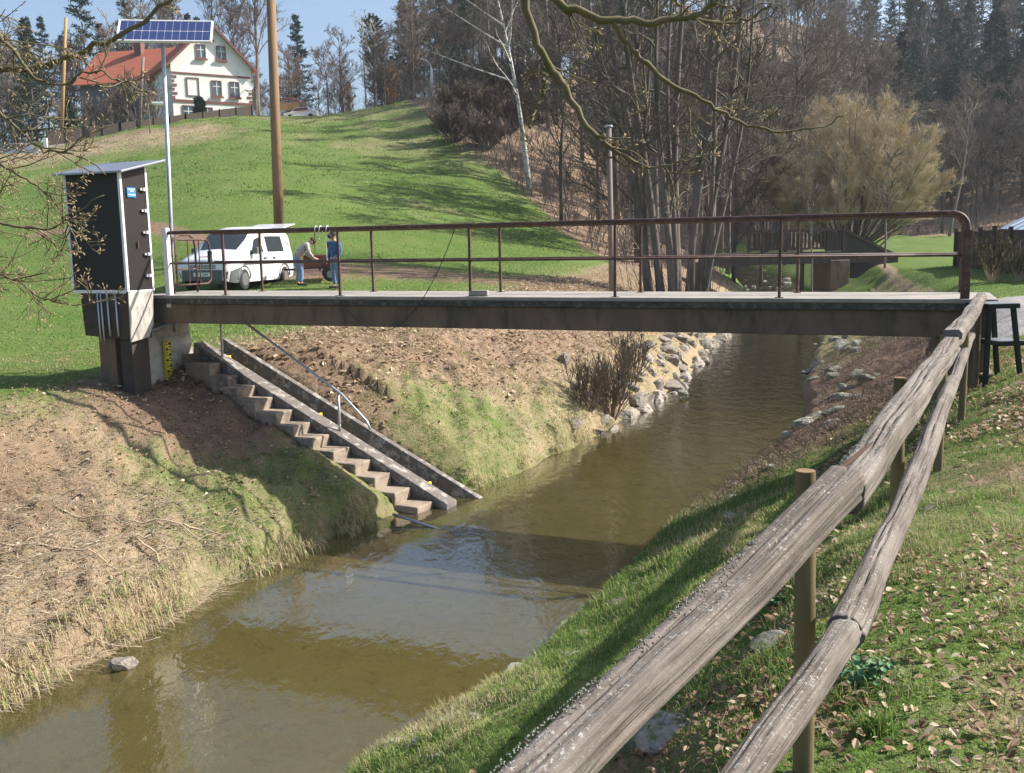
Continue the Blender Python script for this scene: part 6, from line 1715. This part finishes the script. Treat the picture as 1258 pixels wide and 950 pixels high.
# single stones that stand out
for px, py, z, s, lb, mt in ((152, 812, -3.93, .17, 'white stone at the waterline of the lower left bank', 'stone'), (706, 478, -3.2, .15, 'pale round stone lying alone on the left bank grass', 'stone'), (693, 459, -3.1, .26, 'flat grey stone above the pale round one', 'stone'), (838, 489, -4.0, .18, 'dark wet stone lying in the water by the riprap', 'stonemoss')):
    p_ = atz(px, py, z); o = stone_mb(int(px)).build('stone', M[mt]); o.location = (p_[0], p_[1], max(hz(p_[0], p_[1]), -4.0 if 'white' in lb else -9) + (.08 if s > .2 else .03) + (.33 if 'wet' in lb else 0)); o.scale = (s, s, s); o.rotation_euler = (.2, .1, px); tag(o, lb, 'stone')
for q in range(60):   # riffle stones upstream
    Y = rg.uniform(46, 74); t_ = rg.random(); X = float(xL(Y)) * (1 - t_) + float(xR(Y)) * t_; o = put_stone(sp2, X, Y, rg.uniform(.15, .38), 0); o.location[2] = float(wz(Y)) - .05; o['label'] = 'dark wet stone breaking the riffle upstream'; o['group'] = 'riffle stones upstream'

# ------------------------------------------------------------------ grass, straw, litter
def blades(X, Y, ln, wd, droop, tint, rg, mb, zoff=0.0):
    n = len(X); Z = h(X, Y) - .01 + zoff
    a = rg.uniform(0, 6.28, n); dr_ = rg.uniform(.25, 1, n) * droop
    d = np.stack([np.cos(a), np.sin(a), np.zeros(n)], -1); s = np.stack([-np.sin(a), np.cos(a), np.zeros(n)], -1)
    P = np.stack([X, Y, Z], -1); w_ = (wd * rg.uniform(.6, 1.2, n))[:, None]; L = (ln * rg.uniform(.5, 1.2, n))[:, None]
    up = np.array([0, 0, 1.0]); k1 = dr_[:, None]
    m1 = P + (up * (1 - .35 * k1) + d * .45 * k1) * L * .55; tip = m1 + (up * (1 - 1.15 * k1) + d * 1.1 * k1) * L * .5
    V = np.stack([P - s * w_ / 2, P + s * w_ / 2, m1 + s * w_ * .4, m1 - s * w_ * .4, tip], 1).reshape(-1, 3)
    b = np.arange(n)[:, None] * 5
    mb.add(V, np.hstack([b, b + 1, b + 2, b + 3]), np.hstack([b + 3, b + 2, b + 4]), np.repeat(np.clip(tint, 0, 1), 5))


def scatter(n, x0, x1, y0, y1, mask, rg):
    X = rg.uniform(x0, x1, n); Y = rg.uniform(y0, y1, n); m = rg.random(n) < mask(X, Y); return X[m], Y[m]


def inview(X, Y, mg=.06): u = X / np.maximum(Y, .1); return (u > -.53 - mg) & (u < .53 + mg)


rg = np.random.default_rng(11)
# right bank: short green turf, denser near the camera
g1 = MB()
def near_mask(X, Y):
    dr = (X - xR(Y)) * .87; return np.where((dr > .1) & inview(X, Y, .15), 1.0, 0) * np.clip(.35 + 1.2 * fbm(X, Y, 2.2, 3) - .25, .12, 1)
for (y0, y1, n, ln, wd) in ((1.0, 3.2, 90000, .045, .0036), (3.2, 6, 110000, .050, .0045), (6, 9.5, 110000, .055, .006), (9.5, 15, 90000, .07, .009)):
    X, Y = scatter(n, -2.5, y1 * .60 + .5, y0, y1, near_mask, rg); z_ = zones(X, Y)
    dr = (X - xR(Y)) * .87
    keep = rg.random(len(X)) < np.clip(1 - z_[1] * .9 - z_[3] - z_[2] * .55, .03, 1) * np.where((Y > 12.5) & (dr < 3.4), .45, 1); X, Y, dr = X[keep], Y[keep], dr[keep]
    clump = fbm(X, Y, 3.5, 3)
    tall = np.clip((clump - .55) * 6, 0, 1.4)
    dryp = .06 + np.clip((fbm(X, Y, .8, 3) - .50) * 1.8, 0, .4) + np.where((Y > 12.5) & (dr < 3.4), .30, 0)
    tint = np.clip(rg.beta(2, 3, len(X)) * .75 + dryp + (rg.random(len(X)) < .16) * .45, 0, 1)
    blades(X, Y, ln * (1 + tall + .8 * np.clip(1.6 - dr, 0, 1)), wd, .9, tint, rg, g1)
o = g1.build('grass', M['blades'], attr='tint'); tag(o, 'short green grass with straw on the right bank', 'grass', kind='stuff')

# left bank: straw tufts and grass drooping down the slope
g2 = MB()
def left_mask(X, Y):
    dl = (xL(Y) - X) * .87; return np.where((dl > .05) & (dl < 9) & inview(X, Y, .05), 1.0, 0)
X, Y = scatter(330000, -11, 3, 6.5, 21, left_mask, rg); z_ = zones(X, Y); dl = (xL(Y) - X) * .87
c1 = fbm(X, Y, 1.6, 3); c2 = fbm(X, Y, 5.0, 3)
green = green_patch(X, Y) * 1.3 + np.clip((dl - 5) / 2, 0, .8) 
keep = rg.random(len(X)) < np.clip((.12 + .9 * (c2 > .5)) * (1 - z_[1] * .9) + .10, .05, 1)
d_s = np.abs((X - STAIR_T[0]) * (-dh[1]) + (Y - STAIR_T[1]) * dh[0]); a_s = (X - STAIR_T[0]) * dh[0] + (Y - STAIR_T[1]) * dh[1]
o_s = (X - STAIR_T[0]) * (-dh[1]) + (Y - STAIR_T[1]) * dh[0]
keep &= ~((a_s > -.6) & (a_s < 5.6) & (o_s > -1.0) & (o_s < .82))
X, Y, dl, green, c1 = X[keep], Y[keep], dl[keep], green[keep], c1[keep]
isg = rg.random(len(X)) < np.clip(green * 1.0 - .10 + (c1 - .5) * 1.2, .06, .84)
tint = np.where(isg, rg.uniform(.2, .66, len(X)), rg.uniform(.72, 1, len(X)))
edge = np.clip(1.5 - dl, 0, 1)
blades(X, Y, np.where(isg, .062, .070) * (1 + np.where(isg, .1, .25) * edge), .010, 1.3, tint, rg, g2)
# long straw hanging over the undercut edge
n_ = 9000; Yh = rg.uniform(7.5, 21, n_); Xh = xL(Yh) - rg.uniform(.1, .5, n_); hang = (fbm(Xh, Yh, 1.8, 2) > .50) & (rg.random(n_) < .75); Xh, Yh = Xh[hang], Yh[hang]
a_s = (Xh - STAIR_T[0]) * dh[0] + (Yh - STAIR_T[1]) * dh[1]; o_s = (Xh - STAIR_T[0]) * (-dh[1]) + (Yh - STAIR_T[1]) * dh[0]
kk = ~((a_s > 3) & (o_s > -1.2) & (o_s < .95)); Xh, Yh = Xh[kk], Yh[kk]; n_ = len(Xh)
P = np.stack([Xh, Yh, h(Xh, Yh) + .12], -1); dn = nrmz(np.stack([np.full(n_, .7), np.full(n_, -.4), np.full(n_, .15)], -1) + rg.normal(size=(n_, 3)) * .6)
L = rg.uniform(.04, .16, n_)[:, None]; m1 = P + dn * L; tip = m1 + nrmz(dn * .4 + [0, 0, -1.0]) * L * 1.2; s = nrmz(np.cross(dn, [0, 0, 1.0])) * .0045
V = np.stack([P - s, P + s, m1 + s, m1 - s, tip], 1).reshape(-1, 3); b = np.arange(n_)[:, None] * 5
g2.add(V, np.hstack([b, b + 1, b + 2, b + 3]), np.hstack([b + 3, b + 2, b + 4]), np.repeat(np.where(rg.random(n_) < .12, rg.uniform(.2, .5, n_), rg.uniform(.7, 1, n_)), 5))
o = g2.build('dry_grass', M['blades'], attr='tint'); tag(o, 'straw and green tufts covering the left bank slope', 'grass', kind='stuff')

# left bank under and beyond the bridge, pasture edge
g3 = MB()
X, Y = scatter(150000, -10, 12, 19, 46, lambda X, Y: np.where((((xL(Y) - X) * .87) > .3) & (((xL(Y) - X) * .87) < 9) & inview(X, Y), 1.0, 0) * np.clip(1.3 - (Y - 19) / 40, .3, 1), rg); z_ = zones(X, Y); dl = (xL(Y) - X) * .87
keep = rg.random(len(X)) < np.where(fbm(X, Y, 4.0, 3) > .47, .8, .12) * (1 - z_[1] * .9); X, Y, dl = X[keep], Y[keep], dl[keep]
gg = np.clip((dl - 6) / 1.5, 0, 1) + green_patch(X, Y)
isg = rg.random(len(X)) < np.clip(gg + .12, 0, .92)
blades(X, Y, np.where(isg, .09, .15), .017, 1.3, np.where(isg, rg.uniform(.2, .6, len(X)), rg.uniform(.72, 1, len(X))), rg, g3)
X, Y = scatter(120000, -26, 12, 19, 50, lambda X, Y: np.where((((xL(Y) - X) * .87) > 7.0) & inview(X, Y), .9, 0), rg); z_ = zones(X, Y); keep = rg.random(len(X)) < (1 - z_[1]); X, Y = X[keep], Y[keep]
blades(X, Y, .07, .022, .9, np.clip(rg.beta(2.2, 3, len(X)) * .75 + z_[0][keep] * .2, 0, 1), rg, g3)
X, Y = scatter(90000, 5, 26, 14, 45, lambda X, Y: np.where((((X - xR(Y)) * .87) > .2) & inview(X, Y), .9, 0), rg); z_ = zones(X, Y); keep = rg.random(len(X)) < (1 - z_[1]) * (1 - z_[3]); X, Y = X[keep], Y[keep]; dr = (X - xR(Y)) * .87
blades(X, Y, np.where(dr < 3.4, .11, .06), .018, 1.0, np.where(dr < 3.4, rg.uniform(.4, 1, len(X)), rg.beta(2.2, 3, len(X)) * .7), rg, g3)
X, Y = scatter(150000, -58, 8, 50, 114, lambda X, Y: np.where((Y < np.interp(X / Y, WOOD_U, WOOD_Y) - 1) & inview(X, Y), .9, 0) * np.clip(fbm(X, Y, .7, 3) * 2.4 - .7, .05, 1), rg); z_ = zones(X, Y)
blades(X, Y, .15, .055, 1.1, np.clip(rg.beta(2.2, 3, len(X)) * .8 + z_[0] * .35 + (fbm(X, Y, .12, 3) - .5) * .5, 0, 1), rg, g3)
o = g3.build('meadow_grass', M['blades'], attr='tint'); tag(o, 'meadow grass on both sides of the stream beyond the bridge', 'grass', kind='stuff')


def litter(X, Y, size, rg, mb, lo=0, hi=1, zo=.02):
    n = len(X); Z = h(X, Y) + rg.uniform(.3, 1, n) * zo
    a = rg.uniform(0, 6.28, n); t1 = rg.normal(size=(n, 2)) * .38; sz = size * rg.uniform(.5, 1.3, n)
    d = nrmz(np.stack([np.cos(a), np.sin(a), t1[:, 0]], -1)); s = nrmz(np.stack([-np.sin(a), np.cos(a), t1[:, 1]], -1)); nn_ = np.cross(d, s)
    P = np.stack([X, Y, Z], -1); D = d * sz[:, None]; S_ = s * (sz * rg.uniform(.45, .8, n))[:, None]; cu = nn_ * (sz * rg.uniform(.1, .6, n))[:, None]
    # an oak-like outline folded along the midrib
    V = np.stack([P - D, P - D * .45 + S_ * .75 + cu, P + D * .15 + S_ + cu * .8, P + D * .75 + S_ * .5 + cu * 1.1, P + D * 1.1 + cu * .5, P + D * .75 - S_ * .45 + cu * .9, P + D * .2 - S_ * 1.0 + cu, P - D * .4 - S_ * .8 + cu], 1).reshape(-1, 3)
    b = np.arange(n)[:, None] * 8
    mb.add(V, np.vstack([np.hstack([b, b + 1, b + 3, b + 4]), np.hstack([b, b + 4, b + 5, b + 7])]), np.vstack([np.hstack([b + 1, b + 2, b + 3]), np.hstack([b + 5, b + 6, b + 7])]), np.repeat(rg.uniform(lo, hi, n), 8))


lf = MB()
X, Y = scatter(64000, -1.5, 8, 1.2, 13.5, lambda X, Y: np.where(((X - xR(Y)) > 2.2) & inview(X, Y, .1), 1.0, 0) * np.clip((fbm(X, Y, 1.1, 4) - .47) * 7, .03, 1), rg)
litter(X, Y, np.where(Y < 5, .018, .026), rg, lf, .1, 1, .04)
X, Y = scatter(5000, -1.5, 1.3, 1.2, 6, lambda X, Y: blob(X, Y, .3, 3.0, .9, 2.2, -.55), rg); litter(X, Y, .022, rg, lf, 0, .7)
X, Y = scatter(34000, -7, 10, 15.5, 40, lambda X, Y: zones(X, Y)[2] * (Y < 40) * (xL(Y) - X > .4), rg); litter(X, Y, .05, rg, lf, .35, 1, .05)
X, Y = scatter(9000, -11, -1, 7.5, 15.5, lambda X, Y: np.where(((xL(Y) - X) > .6) & ((xL(Y) - X) < 8), .55, 0), rg); litter(X, Y, .028, rg, lf, .2, 1, .03)
o = lf.build('dead_leaves', M['leaf'], attr='tint'); tag(o, 'fallen brown leaves scattered over both banks', 'leaf litter', kind='stuff')

# clods of turned earth round the pier
cl = MB(); n_ = 900; X = rg.normal(-5.1, 1.2, n_); Y = rg.normal(14.5, 1.2, n_); ok = ((xL(Y) - X) > .6) & (zones(X, Y)[1] > .55); X, Y = X[ok], Y[ok]
for x_, y_, z_ in zip(X[:900], Y[:900], h(X, Y)[:900]):
    r_ = rg.uniform(.006, .018); V = nrmz(rg.normal(size=(8, 3))) * 0 + np.array([(a, b, c) for a in (-1, 1) for b in (-1, 1) for c in (-1, 1)]) * r_ * rg.uniform(.5, 1.1, (8, 3)); V += [x_, y_, z_ + r_ * .3]
    cl.add(V, [(0, 1, 3, 2), (4, 6, 7, 5), (0, 4, 5, 1), (2, 3, 7, 6), (0, 2, 6, 4), (1, 5, 7, 3)])
o = cl.build('earth_clods', mat('earth_clods', (.22, .14, .095), (.15, .095, .065), 20, .95, .3)); tag(o, 'loose brown clods of soil below the pier', 'soil', kind='stuff')

# dead branches and stalks on the lower left bank
DL = ('long pale dead branch lying near the waterline of the lower left bank', 'pale dead branch slanting across the bare soil of the left bank', 'thin bleached stick on the left bank')
for q in range(26):
    if q < 14: px, py = rg.uniform(-10, 150), rg.uniform(600, 830)
    elif q < 20: px, py = rg.uniform(120, 330), rg.uniform(690, 780)
    else: px, py = rg.uniform(60, 250), rg.uniform(560, 680)
    p_ = atz(px, py, -3.5 + (820 - py) / 260 * .9)
    if (float(xL(p_[1])) - p_[0]) * .87 < .15: continue
    ln = rg.uniform(.4, 1.5); a = rg.normal(.35, .5); C = []
    for s_ in np.linspace(-.5, .5, 12):
        x_ = p_[0] + math.cos(a) * ln * s_ + .05 * math.sin(s_ * 7 + q); y_ = p_[1] + math.sin(a) * ln * s_
        C.append((x_, y_, max(hz(x_, y_), -4.02) + .03 + .03 * math.sin(s_ * 5 + q)))
    t = MB().tube(np.array(C) - p_, np.linspace(.013, .004, 12), 6)
    for b_i in range(2):
        i0 = 4 + b_i * 3; t.tube([np.array(C[i0]) - p_, np.array(C[i0]) - p_ + np.array([math.cos(a + .6) * .1, math.sin(a + .6) * .1, .05]), np.array(C[i0]) - p_ + np.array([math.cos(a + .8) * .22, math.sin(a + .8) * .22, .03])], [.007, .005, .002], 5)
    o = t.build('dead_branch', M['dead'], smooth=True); o.location = tuple(p_); tag(o, 'pale dead branch among the straw of the lower left bank', 'branch', 'dead branches of the lower left bank')
st_ = MB(); n_ = 5200; px = rg.uniform(-40, 330, n_); py = rg.uniform(560, 850, n_); base = []
for a, b_ in zip(px, py):
    p_ = atz(a, b_, -3.6 + (820 - b_) / 260 * .9)
    if (float(xL(p_[1])) - p_[0]) * .87 > .1: base.append(p_)
base = np.array(base); n_ = len(base); base[:, 2] = h(base[:, 0], base[:, 1]) + .01
an = rg.normal(.2, .9, n_); L = rg.uniform(.08, .45, n_)[:, None]; d0 = np.stack([np.cos(an), np.sin(an) * .7, rg.uniform(.02, .4, n_)], -1)
m1 = base + d0 * L * .5; tip = base + d0 * L + np.array([0, 0, -.06]); st_.sticks(base, m1, tip, .0042)
o = st_.build('dry_stalks', M['dead']); tag(o, 'tangle of dry stalks lying on the lower left bank', 'stalks', kind='stuff')
# brown brush on the steep right bank below the bridge
rb = MB(); n_ = 7000; Y = rg.uniform(12.5, 30, n_); X = xR(Y) + rg.uniform(.4, 4.0, n_); Z = h(X, Y); P0 = np.stack([X, Y, Z], -1); dn = nrmz(rg.normal(size=(n_, 3)) * .7 + [-.4, -.2, .45]); L = rg.uniform(.12, .5, n_)[:, None]
m1 = P0 + dn * L * .6; tip = m1 + nrmz(dn + [0, 0, -.9]) * L * .5; rb.sticks(P0, m1, tip, .0045)
n_ = 500; Y = rg.uniform(2.2, 5.5, n_); X = FA[0] + (Y - FA[1]) * .555 - rg.uniform(.1, .9, n_); Z = h(X, Y); P0 = np.stack([X, Y, Z + .01], -1); dn = nrmz(rg.normal(size=(n_, 3)) * .8 + [0, 0, .25]); L = rg.uniform(.06, .28, n_)[:, None]
rb.sticks(P0, P0 + dn * L * .6, P0 + dn * L + [0, 0, -.03], .0022)
o = rb.build('dry_brush', M['brush']); tag(o, 'dry stems and brush on the right bank slope', 'brush', kind='stuff')

# leafy plants and tall tufts by the fence
for q, (px, py, s, lb) in enumerate(((1072, 838, 1.0, 'clump of round-leaved green plants below the lower fence rail'), (1235, 520, .0, ''), (1205, 448, .9, 'pale green leafy plant at the foot of the step stool'), (955, 742, .8, 'bluish green leafy plant on the slope under the upper rail'))):
    if s == 0: continue
    Y_ = {0: 3.3, 2: 10.6, 3: 3.6}[q]; p_ = at(px, py, Y_); gz = hz(p_[0], p_[1])
    # slide along the ray to the ground
    for it in range(30):
        p_ = atz(px, py, gz); gz = .5 * gz + .5 * hz(p_[0], p_[1])
    m_ = MB(); rr = np.random.default_rng(q + 5)
    for l_ in range(90):
        a = rr.uniform(0, 6.28); r_ = rr.uniform(.01, .12) * s; c_ = np.array([math.cos(a) * r_, math.sin(a) * r_, rr.uniform(.02, .08) * s])
        n3 = nrmz(rr.normal(size=3) * .45 + [0, 0, 1]); u3 = nrmz(np.cross(n3, rr.normal(size=3))); v3 = np.cross(n3, u3); w_ = rr.uniform(.009, .017) * s
        ring = [c_ + (u3 * math.cos(b) + v3 * math.sin(b)) * w_ for b in np.linspace(0, 6.28, 9)[:-1]]
        m_.add([c_ - n3 * .003] + ring, None, [(0, 1 + b, 1 + (b + 1) % 8) for b in range(8)])
        m_.sticks(np.array([[0, 0, -.01]]) + c_ * [.4, .4, 0], np.array([c_ * .7]), np.array([c_]), .0012)
    o = m_.build('leafy_plant', M['plant']); o.location = (p_[0], p_[1], gz); tag(o, lb, 'plant')
for q, (px, py, lb) in enumerate(((1072, 900, 'tall bright green grass tuft right of the near fence post'), (1045, 610, 'green grass tuft between the two rails of the fence'))):
    gz = -1.75
    for it in range(30):
        p_ = atz(px, py, gz); gz = .5 * gz + .5 * hz(p_[0], p_[1])
    m_ = MB(); n_ = 240; rr = np.random.default_rng(q + 50); X = p_[0] + rr.normal(0, .035, n_); Y = p_[1] + rr.normal(0, .035, n_)
    blades(X, Y, .13, .005, .8, rr.uniform(.2, .5, n_), rr, m_); o = m_.build('grass_tuft', M['blades'], attr='tint'); tag(o, lb, 'grass tuft')
# pole lying in the water at the foot of the stairs
a = atz(483, 632, -3.9); b_ = atz(545, 652, -4.02); o = MB().tube([a, (a + b_) / 2, b_], [.022, .02, .012], 8).build('sunken_pole', M['galv'], smooth=True); tag(o, 'thin metal pole slanting into the water at the foot of the stairs', 'pole')

# ------------------------------------------------------------------ haze
if HAZE:
    hb = MB().box((-480, -60, -7), (480, 420, 95)).build('haze', None); hb.data.materials.clear()
    k = NT('haze_air'); nt = k.t; nt.nodes.remove(k.b); pv = nt.nodes.new('ShaderNodeVolumePrincipled'); pv.inputs['Density'].default_value = HAZE; pv.inputs['Color'].default_value = (.80, .86, .95, 1); pv.inputs['Anisotropy'].default_value = .2
    nt.links.new(pv.outputs[0], nt.nodes['Material Output'].inputs['Volume']); hb.data.materials.append(k.m); tag(hb, 'thin bluish air haze over the valley', 'haze', kind='stuff')
